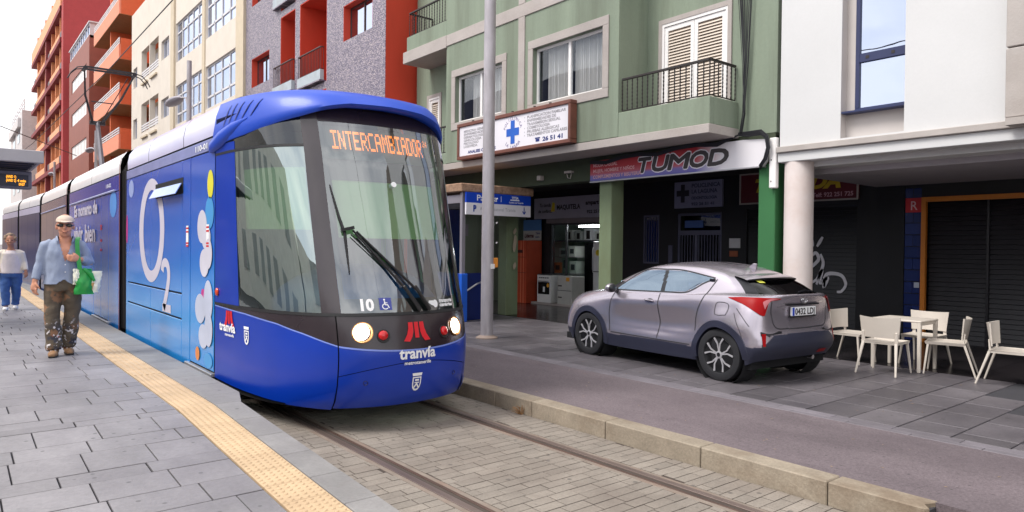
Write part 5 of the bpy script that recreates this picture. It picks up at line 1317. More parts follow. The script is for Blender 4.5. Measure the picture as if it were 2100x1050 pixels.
f.box(9.2, 12.5, 73.4, 86.6, 19.2, 19.3); f.box(9.4, 12.4, 73.6, 73.7, 18.2, 19.2); f.build('roof_gallery', m_ltw, bb); MB().box(9.36, 9.365, 73.7, 86.3, 18.3, 19.15).build('pane', m_pane_sky, bb)
# ------------------------------------------------------------------ tall red building
m_rd = M('dark_red_render', L(172, 62, 62), .75, var=.06); m_sal = M('salmon_render', L(240, 172, 132), .8, var=.05); m_sal2 = M('orange_loggia', L(226, 148, 104), .8)
m_mar = M('maroon_band', L(132, 54, 58), .75)
rb = thing('red_building', 'tall red and salmon apartment building at the far end of the street', 'building', (9.0, 104, .1))
W = MB(); W.box(9.0, 16, 88.6, 89.0, .1, 26.4); W.box(8.95, 8.998, 88.65, 90.2, .1, 24.6); W.build('side_wall', m_rd, rb)
MB().box(9.9, 16, 89.0, 123.0, .1, 26.0).build('wall', m_sal2, rb); MB().box(8.85, 9.9, 90.2, 123, 24.0, 25.8).build('parapet', m_sal, rb)
MB().box(8.9, 9.89, 104.6, 105.4, .1, 25.2).build('pilaster', m_mar, rb)
for k in range(8):
    z = 2.9+3.0*k
    MB().box(8.8, 9.89, 90.2, 122.8, z, z+.45).build('floor_band', m_mar, rb)
    for a, b in ((91.0, 104.4), (105.6, 122)):
        w_ = (b-a)
        MB().box(9.0, 9.12, a+w_*.12, b-w_*.2, z+.46, z+1.25).build('parapet', m_sal, rb); MB().box(9.05, 9.12, b-w_*.2, b-.1, z+.46, z+1.3).build('balcony_grille', M('grille_grey', L(104, 92, 98), .6), rb); MB().box(9.05, 9.12, a, a+w_*.12, z+.46, z+1.3).build('balcony_grille', MATS['grille_grey'], rb)
        for q in range(3 if k % 2 else 2):
            y = a+w_*(.2+.22*q); MB().box(9.5, 9.62, y, y+1.6, z+.9, z+2.6).build('window', m_wf, rb); MB().box(9.46, 9.5, y+.9, y+1.5, z+1.0, z+2.5).build('pane', m_gdk, rb)
        for q in range(3): y = a+w_*(.15+.3*q); MB().box(9.1, 9.88, y-.2, y+.2, z+.46, z+2.99).build('fin', m_sal2, rb)
gr = thing('grey_building', 'pale grey building with a roof terrace far down the street', 'building', (9, 140, .1))
W = MB(); W.box(8.0, 18, 126, 150, .1, 19.0); W.build('wall', M('far_grey_render', L(206, 200, 200), .8), gr); MB().box(7.6, 8.0, 128, 148, 17.0, 18.2).build('balcony', M('far_grey_render', L(206, 200, 200), .8), gr)
W = MB(); 
for z in (19.4, 19.9, 20.4): W.box(8.2, 8.3, 126, 150, z, z+.08)
for i in range(7): W.box(8.2, 8.3, 126+4*i, 126.1+4*i, 19, 20.4)
W.build('roof_railing', m_ltw, gr)
for z in (5, 8.5, 12, 15.2): MB().box(7.95, 8.0, 130, 134, z, z+1.8).build('window', m_gdk, gr); MB().box(7.95, 8.0, 139, 143, z, z+1.8).build('window', m_gdk, gr)
pc = thing('peach_building', 'low peach coloured building closing the far end of the street', 'building', (-6, 170, .1))
MB().box(-30, 4, 168, 180, .1, 19).build('wall', M('peach_render', L(250, 214, 176), .8), pc)
for x in (-12, -6, 0): MB().box(x, x+2.4, 167.95, 168, 12, 15).build('window', M('peach_window', L(214, 190, 170), .5), pc)
MB().box(-30, 4.1, 167.9, 168, 17.2, 17.6).build('cornice', m_sal, pc)

# ------------------------------------------------------------------ buildings across the street: seen only as reflections
m_op1 = M('opposite_grey', L(238, 236, 226), .8); m_op2 = M('opposite_dusk', L(80, 86, 116), .8)
for nm, lab, y0_, y1_, h, mt in (('apartment_block', 'grey apartment block across the street, reflected in the tram window', -24, 9, 6.2, m_op1), ('apartment_block', 'pale apartment block across the street, reflected farther down', 9.2, 30, 7.6, m_op1), ('apartment_block', 'long dusky block across the street at the far platform end', 30.2, 130, 13, m_op2)):
    h -= 1.4; ap = thing(nm, lab, 'building', (-10, (y0_+y1_)/2, 0), group='buildings across the street')
    hs = []
    y = y0_+1.2
    while y < y1_-2:
        for z in (1.2, 3.4) if h < 6 else (1.2, 4.0): hs.append((y, y+1.3, z, z+1.4))
        y += 2.6
    W = MB(); W.box(-15, -10, y0_, y1_, 0, h); W.build('wall', mt, ap)
    W = MB()
    for a, b, z, zt in hs: W.box(-10.02, -9.97, a, b, z, zt)
    W.build('windows', M('opposite_window', L(172, 176, 174), .4), ap, kind='stuff')

ref(9.0)
bk_ = thing('corner_block', 'dark brick block behind the photographer, seen only mirrored in the windshield', 'building', (12, -14, 0))
MB().box(10.2, 18, -26, -2.1, 0, 11).build('wall', M('corner_brown', L(120, 104, 96), .8, var=.1), bk_); W = MB()
for y in range(-25, -3, 3):
    for z in (1.5, 4.6, 7.6): W.box(10.17, 10.2, y, y+1.6, z, z+1.6)
W.build('windows', MATS['opposite_window'], bk_, kind='stuff')
# white delivery van parked on the far side, mirrored in the cab window
vn = thing('delivery_van', 'white delivery van across the street, mirrored in the cab side window', 'van', (-5.6, 4, 0))
m_van = M('van_white', L(214, 214, 212), .3, coat=.4)
MB().prism([(-6.5, 1.6, .45), (-6.5, 6.9, .45), (-6.5, 7.3, .75), (-6.5, 7.2, 1.05), (-6.5, 6.3, 1.25), (-6.5, 5.6, 2.0), (-6.5, 5.2, 2.15), (-6.5, 1.7, 2.2), (-6.5, 1.55, 1.2)], (1.8, 0, 0)).build('body', m_van, vn, bevel=.08)
MB().prism([(-4.69, 5.05, 1.25), (-4.69, 6.0, 1.25), (-4.69, 5.5, 1.9), (-4.69, 5.05, 1.95)], (.01, 0, 0)).build('side_window', m_gdk, vn)
for y in (2.5, 6.2): MB().lathe([(.33, -.1), (.33, .1), (.2, .12)], (-4.75, y, .33), 'x', 24).build('wheel', m_rub, vn)
# ------------------------------------------------------------------ parking / stop kiosk
kk = thing('stop_kiosk', 'small stop kiosk with a rusty roof edge, blue sign and blue lower panels', 'kiosk', (9.2, 14.9, .148))
m_rust = M('rusty_stone_edge', L(160, 128, 104), .85, var=.25, scale=12, bump=.8, bscale=30, stain=.6, stain_col=L(116, 84, 62))
m_kg = M('kiosk_grey', L(150, 144, 152), .45, metal=.3, var=.06); m_kb = M('kiosk_blue', L(22, 60, 152), .4, var=.05)
MB().box(8.5, 10.55, 14.40, 15.12, 2.77, 2.945).build('roof', m_rust, kk, bevel=.02); MB().box(8.505, 10.15, 15.12, 16.3, 2.775, 2.94).build('roof', m_rust, kk, bevel=.01)
W = MB()
for x, y in ((8.62, 14.52), (8.62, 16.1), (9.36, 16.1)): W.box(x-.045, x+.045, y-.045, y+.045, .148, 2.77)
W.box(8.59, 8.65, 14.5, 16.1, 2.55, 2.72); W.build('post', m_kg, kk, bevel=.005)
MB().box(8.60, 8.64, 14.56, 16.06, 1.1, 2.55).build('side_pane', G('kiosk_blue_glass', (.2, .35, .6), .5, 1.8), kk)
MB().box(8.585, 8.655, 14.42, 16.06, .17, 1.12).build('lower_panel', m_kb, kk, bevel=.006); MB().box(8.5, 8.66, 14.36, 14.46, .148, 1.12).build('corner_panel', M('kiosk_bright_blue', L(36, 96, 205), .4), kk, bevel=.01)
MB().box(8.66, 9.36, 14.62, 14.68, .148, 1.12).build('lower_panel', M('kiosk_dark_blue', L(20, 34, 92), .4), kk, bevel=.01); MB().box(9.33, 9.40, 14.42, 16.0, .148, 1.0).build('corner_panel', MATS['kiosk_bright_blue'], kk)
MB().tube([(8.78, 14.60, .75), (9.05, 14.56, .9), (9.2, 14.6, .93)], .02, 8).build('handle', m_alu, kk)
MB().box(8.72, 9.34, 15.95, 16.0, 1.12, 2.75).build('back_board', m_room, kk)
rs = random.Random(8)
for i in range(8):
    c = [(190, 40, 40), (60, 150, 60), (210, 205, 200), (150, 60, 50), (200, 190, 160), (70, 80, 120), (180, 175, 170), (110, 40, 40)][i]
    x = 8.76+.13*(i % 4); z = 1.16+.30*(i//4); MB().box(x, x+.11, 15.5, 15.6, z, z+.24).build('poster', M('kiosk_item_%s' % 'abcdefgh'[i], L(*c), .6), kk)
MB().box(8.70, 9.3, 15.3, 15.34, 1.9, 2.15).build('inner_panel', m_kg, kk)
ksn = thing('stop_sign', 'blue and white stop sign board hanging from the kiosk roof', 'sign', (9.5, 14.38, 2.3))
MB().box(8.59, 10.405, 14.34, 14.39, 2.555, 2.765).build('upper_half', M('sign_royal_blue', L(20, 66, 184), .4), ksn); MB().box(8.59, 10.405, 14.34, 14.39, 2.315, 2.554).build('lower_half', m_sgw, ksn)
FY = lambda x, z: (lambda a, b: (x+a, 14.336, z+b))
mb = MB(); put_text(mb, 'Parada', FY(8.86, 2.605), .17, .002, width=.55); mb.box(9.53, 9.54, 14.335, 14.338, 2.60, 2.72); put_text(mb, 'TITSA', FY(9.84, 2.68), .07, .003, width=.2); put_text(mb, 'Cabildo de Tenerife', FY(9.76, 2.59), .045, .001, width=.42); mb.box(9.80, 10.06, 14.335, 14.338, 2.645, 2.668); mb.build('upper_lettering', m_wprint, ksn)
mb = MB(); put_text(mb, 'P', FY(8.77, 2.385), .17, .010, width=.085)
mb.box(10.195, 10.215, 14.334, 14.338, 2.38, 2.52); mb.add([(10.15, 14.335, 2.42), (10.16, 14.335, 2.44), (10.205, 14.335, 2.39), (10.205, 14.335, 2.36)], [(0, 1, 2, 3)]); mb.add([(10.26, 14.335, 2.42), (10.25, 14.335, 2.44), (10.205, 14.335, 2.39), (10.205, 14.335, 2.36)], [(0, 3, 2, 1)]); mb.build('symbols', M('symbol_blue', L(20, 60, 150), .5), ksn)
mb = MB(); put_text(mb, 'Acceso Peatonal Tranvía', FY(8.95, 2.41), .10, .0, width=1.0); mb.build('pale_lettering', M('lettering_pale', L(168, 168, 174), .6), ksn)

ref(7.4)
# ------------------------------------------------------------------ tram pole and street lamps
m_pole = M('painted_pole', L(172, 166, 170), .4, metal=.25, var=.14, scale=6, stain=.4, stain_col=L(138, 128, 128), stretch=(1, 1, .3))
pl = thing('steel_pole', 'thick pale grey steel pole standing on the pavement beside the kiosk', 'pole', (7.40, 11.59, .148))
MB().lathe([(.112, .15), (.112, 1.2), (.105, 4), (.098, 10)], (7.40, 11.59, 0), 'z', 32).build('shaft', m_pole, pl, smooth=True); MB().lathe([(.20, .148), (.20, .165), (.14, .19), (.12, .20)], (7.40, 11.59, 0), 'z', 32).build('base_plate', M('pole_base', L(150, 132, 122), .7, var=.2), pl, smooth=True)
MB().box(7.47, 7.56, 11.48, 11.58, 1.32, 1.48).build('orange_box', M('orange_box', L(222, 140, 50), .5), pl, bevel=.01); MB().box(7.39, 7.47, 11.466, 11.48, 1.30, 1.38).build('clip', m_wf, pl)
for z in (1.72, 2.05, 2.45): MB().tube([(7.40+.118, 11.50, z), (7.42+.118, 11.49, z+.02)], .012, 6).build('bolt', m_wf, pl)
for lab, x, y, h, hx, hz in (('grey street lamp with a flat head rising behind the front tram section', 6.9, 30.2, 8.0, 6.9, 6.9), ('street lamp by the brown building with its flat head beside the pantograph', 6.9, 52, 8.0, 6.9, 7.1), ('farthest street lamp in front of the red building', 6.9, 74, 8.0, 6.9, 7.2)):
    p = thing('street_lamp', lab, 'street lamp', (x, y, .148), group='street lamps along the track')
    MB().lathe([(.12, .148), (.10, 3), (.085, h)], (x, y, 0), 'z', 16).build('pole', m_pole, p, smooth=True)
    MB().tube([(x, y, 6.2), (x, y+.5, hz-.1), (x, y+1.2, hz)], .03, 8).build('arm', m_pole, p); MB().ball((x, y+2.3, hz+.02), .55, .45, 2.0, .25).build('lamp_head', m_kg, p, smooth=True)
ref(6.9)
# span wires
mb = MB(); mb.tube([(-8, 40, 9.6), (2, 62, 9.2), (8.95, 78, 9.0)], .03, 5); tag(mb.build('span_wire', m_wire), 'dark span wire crossing in front of the far red building', 'wire')

ref(.8)
# ------------------------------------------------------------------ stop shelter and information display
m_shg = M('shelter_grey', L(168, 164, 168), .5, metal=.3, var=.05); m_shd = M('shelter_under', L(58, 56, 70), .5, var=.1)
st = thing('stop_shelter', 'flat grey tram stop shelter roof over the left edge of the platform', 'shelter', (-1, 20, .3))
MB().box(-4, 1.26, 15.0, 15.12, 2.905, 3.10).build('fascia', m_shg, st, bevel=.01); MB().box(1.20, 1.26, 15.12, 17.6, 2.95, 3.10).build('fascia', m_shg, st)
W = MB(); W.box(-4, 1.2, 15.12, 17.6, 2.93, 3.05)
for i in range(6): W.box(-4, 1.15, 15.4+i*.4, 15.46+i*.4, 2.90, 2.929)
W.build('roof', m_shd, st)
for y in (15.6, 17.2): MB().lathe([(.07, .3), (.07, 2.93)], (-1.6, y, 0), 'z', 12).build('post', m_kg, st)
ds = thing('departure_display', 'grey departure display with amber text hanging under the shelter roof', 'display', (.3, 16.3, 2.6))
MB().box(-.6, 1.18, 16.2, 16.5, 2.555, 2.85).build('housing', M('display_grey', L(120, 118, 132), .5), ds, bevel=.015); MB().box(-.5, 1.127, 16.185, 16.2, 2.592, 2.786).build('screen', M('screen_navy', L(24, 30, 62), .3), ds)
m_amb = M('amber_led', L(240, 160, 40), .5, emit=1.3)
DX = lambda x, z: (lambda a, b: (x+a, 16.18, z+b))
mb = MB(); pass
for t, x_, z_, w_ in (('(AND 1)', .80, 2.728, .145), ('(AND 2)', .80, 2.665, .145), ('4 min', .965, 2.665, .125), ('09:07', .985, 2.605, .09)):
    mb = MB(); put_text(mb, t, DX(x_, z_), .062, .002, width=w_); mb.build('amber_text', m_amb, ds)
for x in (-.3, .7): MB().tube([(x, 16.35, 2.84), (x, 16.35, 2.94)], .02, 6).build('hanger', m_kg, ds)
# ------------------------------------------------------------------ parked silver crossover
CARZ = .148*KZ
SC = .92
yaw = math.atan2(7.37-4.93, 7.48-7.26)                # heading of the car's long axis
ca, sa = cos(yaw), sin(yaw)
CX0, CY0 = 7.26+.895*SC*sa, 4.93-.895*SC*ca                    # rear axle centre (left wheel face stands at 7.28, 6.50)
car = thing('parked_car', 'silver lilac crossover car parked on the pavement, seen from its rear left corner', 'car', (CX0, CY0, CARZ), yaw, raw=True); car.scale = (SC, SC, SC)
m_paint = M('silver_lilac_paint', L(180, 172, 182), .25, metal=.7, var=.03, coat=.5)
m_plast = M('dark_plastic', L(42, 44, 62), .5, var=.06)
m_cgl = G('car_glass', (.35, .42, .55), .5, 1.6, base=.32, gcol=(.66, .82, 1.0))
m_cdk = G('car_rear_glass', (.3, .3, .4), .12, 1.5, base=.05)
m_trimk = M('car_black_trim', (.012, .012, .016), .3)
m_tail = M('tail_light_red', L(150, 0, 6), .4, spec=.15)
m_tailc = M('tail_light_clear', L(190, 110, 116), .3, spec=.3)
LV = {
'a': [(-.58,0,.33),(-.58,.5,.33),(-.50,.78,.31),(-.36,.86,.25),(0,.87,.24),(.55,.845,.22),(1.15,.835,.21),(1.85,.845,.21),(2.35,.87,.22),(2.85,.86,.22),(3.28,.74,.21),(3.48,.42,.2),(3.52,0,.2)],
'b': [(-.70,0,.47),(-.68,.5,.47),(-.57,.825,.45),(-.37,.90,.46),(0,.905,.46),(.55,.875,.42),(1.15,.86,.42),(1.85,.87,.42),(2.35,.895,.44),(2.85,.885,.44),(3.32,.77,.42),(3.53,.43,.42),(3.57,0,.42)],
'b2': [(-.695,0,.60),(-.675,.5,.60),(-.575,.825,.59),(-.37,.90,.60),(0,.905,.62),(.55,.85,.56),(1.15,.82,.55),(1.85,.845,.55),(2.35,.895,.58),(2.85,.885,.59),(3.32,.76,.56),(3.53,.43,.55),(3.575,0,.55)],
'c': [(-.635,0,.73),(-.625,.5,.73),(-.56,.80,.73),(-.37,.905,.75),(0,.925,.78),(.55,.82,.70),(1.15,.795,.68),(1.85,.825,.68),(2.35,.90,.73),(2.85,.88,.75),(3.31,.735,.68),(3.51,.42,.66),(3.56,0,.66)],
'd': [(-.615,0,.95),(-.60,.5,.95),(-.54,.765,.95),(-.34,.85,.965),(0,.86,.98),(.55,.845,.94),(1.15,.85,.92),(1.85,.86,.91),(2.35,.86,.92),(2.85,.83,.90),(3.22,.70,.86),(3.43,.42,.83),(3.49,0,.82)],
'e': [(-.675,0,1.14),(-.645,.45,1.14),(-.50,.70,1.13),(-.29,.785,1.12),(0,.805,1.11),(.55,.81,1.08),(1.15,.81,1.05),(1.85,.81,1.04),(2.30,.79,1.04),(2.76,.725,1.02),(3.04,.60,.99),(3.27,.38,.965),(3.34,0,.96)],
'e2': [(-.595,0,1.165),(-.55,.42,1.165),(-.40,.60,1.165),(-.21,.70,1.17),(.04,.735,1.17),(.55,.772,1.13),(1.15,.785,1.10),(1.85,.775,1.085),(2.20,.74,1.085),(2.40,.66,1.085),(2.50,.5,1.10),(2.57,.28,1.115),(2.59,0,1.12)],
'f': [(-.37,0,1.265),(-.345,.39,1.265),(-.25,.545,1.27),(-.08,.625,1.28),(.11,.66,1.285),(.55,.695,1.275),(1.15,.715,1.27),(1.68,.705,1.265),(1.95,.665,1.265),(2.08,.58,1.27),(2.14,.45,1.275),(2.19,.26,1.28),(2.21,0,1.285)],
'g': [(-.15,0,1.365),(-.13,.36,1.365),(-.05,.50,1.37),(.06,.555,1.385),(.20,.585,1.41),(.55,.615,1.445),(1.08,.625,1.46),(1.45,.615,1.445),(1.64,.585,1.42),(1.72,.50,1.42),(1.76,.39,1.43),(1.80,.22,1.44),(1.81,0,1.445)],
'h': [(-.06,0,1.415),(-.04,.28,1.415),(.02,.40,1.42),(.12,.46,1.435),(.25,.49,1.46),(.55,.52,1.50),(1.02,.53,1.515),(1.33,.52,1.50),(1.48,.48,1.48),(1.55,.41,1.475),(1.60,.31,1.48),(1.63,.18,1.487),(1.64,0,1.49)],
'i': [(.10,0,1.475),(.11,.14,1.475),(.14,.2,1.478),(.2,.24,1.485),(.31,.26,1.505),(.6,.28,1.54),(.95,.28,1.55),(1.17,.27,1.54),(1.27,.25,1.53),(1.33,.21,1.525),(1.36,.16,1.525),(1.39,.09,1.525),(1.40,0,1.525)],
'j': [(.3,0,1.52),(.32,.02,1.52),(.35,.03,1.522),(.42,.03,1.527),(.5,.03,1.535),(.65,.03,1.55),(.85,.03,1.56),(.95,.03,1.555),(1.0,.03,1.55),(1.05,.02,1.548),(1.08,.02,1.546),(1.1,.01,1.545),(1.1,0,1.545)]}
KEYS = ['a', 'b', 'b2', 'c', 'd', 'e', 'e2', 'f', 'g', 'h', 'i', 'j']
NS, NL = 24, 13
def _row(P, n):
    """columns resampled, mirrored across the centre line at both ends for smooth noses"""
    m = lambda p: (p[0], -p[1], p[2])
    Q = [m(P[2]), m(P[1])]+P+[m(P[-2]), m(P[-3])]; out = []
    for i in range(n*(len(P)-1)+1): out.append(catmull(Q, 2+i/n))
    return out
cols = [_row(LV[k], NS) for k in KEYS]; nc = len(cols[0])
GR = []
for j in range(NL*(len(KEYS)-1)+1):
    t = j/NL; GR.append([catmull([cols[k][i] for k in range(len(KEYS))], t) for i in range(nc)])
parts = {}
AX = (0.0, 2.64); RW = .345
def pip(poly, x, y):
    c = False; n = len(poly)
    for i in range(n):
        (x1, y1), (x2, y2) = poly[i], poly[(i+1) % n]
        if (y1 > y) != (y2 > y) and x < (x2-x1)*(y-y1)/(y2-y1)+x1: c = not c
    return c
FWIN = [(2.14, 1.10), (2.0, 1.18), (1.60, 1.40), (1.40, 1.42), (1.17, 1.428), (1.15, 1.115)]
RWIN = [(1.08, 1.12), (1.10, 1.428), (.80, 1.42), (.42, 1.375), (.28, 1.335), (.44, 1.27), (.58, 1.18), (.70, 1.135)]
TAIL = [(3.75, 1.115), (3.0, 1.14), (2.0, 1.145), (1.2, 1.13), (1.05, 1.11), (1.45, 1.085), (1.62, 1.05), (1.60, .93), (1.70, .89), (1.95, .91), (2.4, .97), (3.0, 1.045)]
TAILC = [(1.85, 1.12), (1.22, 1.115), (1.12, 1.10), (1.5, 1.075), (1.74, 1.0)]
def classify(s, lv, x, y, z):
    """s: column 0..12, lv: level index 0..11"""
    d = min(hypot(x-a, z-.335) for a in AX); side = y > .5 and 2.2 < s < 10.2
    if side and d < .40: return None
    if 6.0 <= lv < 8.05 and s > 8.65: return 'windshield'
    if 5.9 < lv < 8.0 and s < 1.95: return 'rear_window'
    if 5.95 < lv < 8.0 and 1.95 <= s < 2.75: return 'rear_quarter_trim' if z < 1.37 else 'body'
    if 5.8 < lv < 8.3 and 2.5 < s < 9:
        if pip(FWIN, x, z) or pip(RWIN, x, z): return 'side_window'
        if 1.06 < x < 1.18 and 1.115 < z < 1.43: return 'window_pillar'
        if 1.98 < x < 2.2 and 1.085 < z < 1.22 and lv > 6.0: return 'window_corner'
    if s < 2.6 and lv < 4 and z < lerp_tab([(0, .665), (1.25, .655), (1.85, .49), (2.6, .465)], s): return 'rear_bumper'
    if z < .40+(.10 if s < 3.2 else 0): return 'side_cladding'
    if 2.3 < s < 10 and 4 < 0: return None
    if s > 10.0 and .87 < z < .945 and s < 11.6 and lv < 5.2: return 'headlight'
    if s > 9.9 and z < .45: return 'front_cladding'
    if s < 1.28 and .70 < z < 1.16 and lv < 6.2: return 'tailgate'
    if side and 1.14 <= x < 2.12 and z < 1.1 and lv < 6.2: return 'front_door'
    if side and .40 < x < 1.14 and z < 1.13 and lv < 6.3: return 'rear_door'
    return 'body'
for j in range(len(GR)-1):
    for i in range(nc-1):
        q = [GR[j][i], GR[j][i+1], GR[j+1][i+1], GR[j+1][i]]
        x, y, z = (sum(p[k] for p in q)/4 for k in range(3))
        nm = classify((i+.5)/NS, (j+.5)/NL, x, y, z)
        if nm is None: continue
        mb = parts.setdefault(nm, (MB(), {}, {}))
        for sg, key in ((1, 1), (-1, 2)):
            ids = []
            for (jj, ii), p in zip(((j, i), (j, i+1), (j+1, i+1), (j+1, i)), q):
                kk = (jj, ii); D = mb[key]
                if kk not in D: D[kk] = len(mb[0].v); mb[0].v.append((p[0], sg*p[1], p[2]))
                ids.append(D[kk])
            mb[0].f.append(tuple(ids[::-1] if sg == 1 else ids)); mb[0].m.append(0)
mats_ = {'body': m_paint, 'front_door': m_paint, 'rear_door': m_paint, 'tailgate': m_paint, 'wheel_arch': m_plast, 'side_cladding': m_plast, 'front_cladding': m_plast, 'rear_bumper': m_plast,
         'windshield': m_cgl, 'side_window': m_cgl, 'rear_window': m_cdk, 'rear_quarter_trim': m_trimk, 'window_pillar': m_trimk, 'window_corner': m_trimk, 'tail_light': m_tail, 'tail_lamp_clear': m_tailc, 'headlight': M('headlight_clear', L(210, 215, 230), .1, metal=.4, coat=1)}
allv, allf = [], []
for nm, (mb, _, _) in parts.items():
    if nm in ('front_door', 'rear_door', 'side_window', 'window_pillar', 'window_corner', 'headlight', 'rear_quarter_trim'):
        for sg in (1, -1):
            hb_ = MB(); hb_.v = mb.v; hb_.f = [f for f in mb.f if sum(mb.v[i][1] for i in f)*sg > 0]
            use = sorted({i for f in hb_.f for i in f}); mp_ = {k: n for n, k in enumerate(use)}
            hb_.v = [mb.v[i] for i in use]; hb_.f = [tuple(mp_[i] for i in f) for f in hb_.f]; hb_.m = [0]*len(hb_.f)
            hb_.build(nm, mats_[nm], car, smooth=True, local=True, angle=60, recalc=False)
    else: mb.build(nm, mats_[nm], car, smooth=True, local=True, angle=60, recalc=False)
    b0 = len(allv); allv += [Vector(v) for v in mb.v]; allf += [tuple(i+b0 for i in f) for f in mb.f]
CB = BVHTree.FromPolygons(allv, allf)
def side_hit(x, z, sg=1, off=.004):
    h = CB.ray_cast(Vector((x, sg*2.0, z)), Vector((0, -sg, 0)))
    return h[0]+h[1].normalized()*off*(1 if h[1].y*sg > 0 else -1) if h[0] else None
def rear_hit(y, z, off=.004):
    h = CB.ray_cast(Vector((-2, y, z)), Vector((1, 0, 0)))
    return h[0]+Vector((-off, 0, 0)) if h[0] else None
def line(nm, pts, w, m, hit, par=car, n=10, off=.003):
    mb = MB(); r = []; c = [catmull(pts, i/n) for i in range(n*(len(pts)-1)+1)]
    for i, p in enumerate(c):
        a = c[max(i-1, 0)]; b = c[min(i+1, len(c)-1)]; d = Vector((b[0]-a[0], b[1]-a[1])).normalized(); q = Vector((-d.y, d.x))*w/2
        u, v = hit(p[0]+q.x, p[1]+q.y), hit(p[0]-q.x, p[1]-q.y)
        if u and v: r.append([u, v])
    if len(r) > 1: mb.grid(r)
    return mb.build(nm, m, par, local=True)
m_gap = M('panel_gap', (.02, .02, .025), .7)
for sg in (1, -1):
    H = lambda x, z, sg=sg: side_hit(x, z, sg)
    line('door_gap', [(1.14, .43), (1.13, .7), (1.14, 1.09)], .013, m_gap, H); line('door_gap', [(2.12, .45), (2.15, .75), (2.10, 1.05)], .012, m_gap, H)
    line('door_gap', [(.43, .62), (.42, .80), (.34, 1.03), (.22, 1.33)], .013, m_gap, H); line('door_gap', [(.50, .42), (.60, .42), (1.1, .42), (2.1, .43)], .013, m_gap, H)
    line('fuel_flap' if sg == 1 else 'panel_gap', [(-.12, .88), (.02, .87), (.07, .90), (.07, 1.02), (-.02, 1.04), (-.12, 1.02), (-.14, .95), (-.12, .88)], .008, m_gap, H)
    line('window_line', [(2.15, 1.09), (1.6, 1.10), (1.0, 1.115), (.7, 1.125), (.56, 1.175), (.42, 1.265), (.26, 1.335)], .018, m_trimk, H)
    line('window_line', [(2.15, 1.10), (2.0, 1.19), (1.60, 1.41), (1.15, 1.438), (.8, 1.43), (.26, 1.345)], .016, m_trimk, H)
    line('panel_gap', [(-.47, .76), (-.36, .88), (-.26, .98)], .008, m_gap, H)
    line('bumper_gap', [(-.40, .50), (-.36, .68), (-.30, .80), (-.24, .92)], .007, m_gap, H)
    # recessed door handle, rear handle near the pillar
    p = side_hit(1.30, .97, sg, 0)
    MB().ball((p.x, p.y-sg*.012, p.z), .05, 1.5, .35, .7, 12, 8).build('handle_cup', m_gap, car, local=True, smooth=True)
    MB().tube([(1.22, p.y+sg*.012, .975), (1.28, p.y+sg*.028, .98), (1.35, p.y+sg*.028, .982), (1.40, p.y+sg*.010, .98)], .013, 8).build('door_handle', m_paint, car, local=True, smooth=True)
    p = side_hit(.30, 1.31, sg, 0)
    if p: MB().box(.25, .34, p.y-.02, p.y+.012, 1.29, 1.335).build('rear_handle', m_trimk, car, local=True, bevel=.006)
    # mirror
    MB().ball((2.06, sg*.93, 1.12), .10, .75, 1.0, .72, 14, 8).build('mirror_housing', m_paint if sg == 1 else m_paint, car, local=True, smooth=True)
    MB().ball((2.015, sg*.935, 1.118), .085, .5, .95, .75, 12, 8).build('mirror_glass', m_trimk, car, local=True, smooth=True)
    MB().bar((2.08, sg*.78, 1.08), (2.07, sg*.88, 1.10), .08, .04).build('mirror_arm', m_trimk, car, local=True)
    # rear reflector pocket
    u = [rear_hit(sg*y, z, .006) for y, z in ((.79, .70), (.45, .70), (.45, .675), (.66, .655), (.74, .50), (.79, .50))]
    if all(u):
        mb = MB(); mb.add(u, [tuple(range(6))]); mb.build('lamp_pocket', m_trimk, car, local=True)
    u = [rear_hit(sg*y, z, .010) for y, z in ((.785, .675), (.725, .675), (.75, .52), (.785, .52))]
    if all(u): MB().add(u, [(0, 1, 2, 3)]).build('reflector', m_tail, car, local=True)
def surf_sz(s, z, off=0.0):
    i = min(int(s*NS), nc-2); u = s*NS-i
    col = lambda j: tuple(GR[j][i][k]*(1-u)+GR[j][i+1][k]*u for k in range(3))
    lo = col(0)
    for j in range(1, 6*NL+6):
        hi = col(j)
        if lo[2] <= z <= hi[2]:
            t = (z-lo[2])/max(1e-6, hi[2]-lo[2]); return Vector(tuple(lo[k]*(1-t)+hi[k]*t for k in range(3)))
        lo = hi
    return Vector(lo)
def lamp(nm, m, s0, s1, lo, hi, off, n=48):
    for sg in (1, -1):
        rows = []
        for i in range(n+1):
            s = s0+(s1-s0)*i/n; a, b = lerp_tab(lo, s), lerp_tab(hi, s); r = []
            for k in range(7):
                z = a+(b-a)*k/6; p = surf_sz(s, z); q = surf_sz(min(s+.03, 12), z); w = surf_sz(max(s-.03, 0), z)
                d = q-w; nn = Vector((-d.y, d.x, 0)); nn = nn.normalized() if nn.length else Vector((-1, 0, 0))
                if nn.dot(Vector((p.x-1, p.y, 0))) < 0: nn = -nn
                p = p+nn*off+Vector((0, 0, .001)); r.append((p.x, sg*p.y, p.z))
            rows.append(r)
        MB().grid(rows).build(nm, m, car, smooth=True, local=True)
lamp('tail_light', m_tail, 1.05, 3.75, [(1.05, 1.104), (1.45, 1.085), (1.58, 1.05), (1.63, .93), (1.74, .893), (1.95, .91), (2.4, .97), (3.0, 1.045), (3.75, 1.108)], [(1.05, 1.114), (1.2, 1.122), (2, 1.128), (3, 1.126), (3.75, 1.112)], .012)
lamp('tail_lamp_clear', m_tailc, 1.16, 1.86, [(1.16, 1.108), (1.5, 1.088), (1.64, 1.03), (1.72, .98), (1.86, 1.06)], [(1.16, 1.112), (1.5, 1.112), (1.7, 1.10), (1.86, 1.075)], .017)
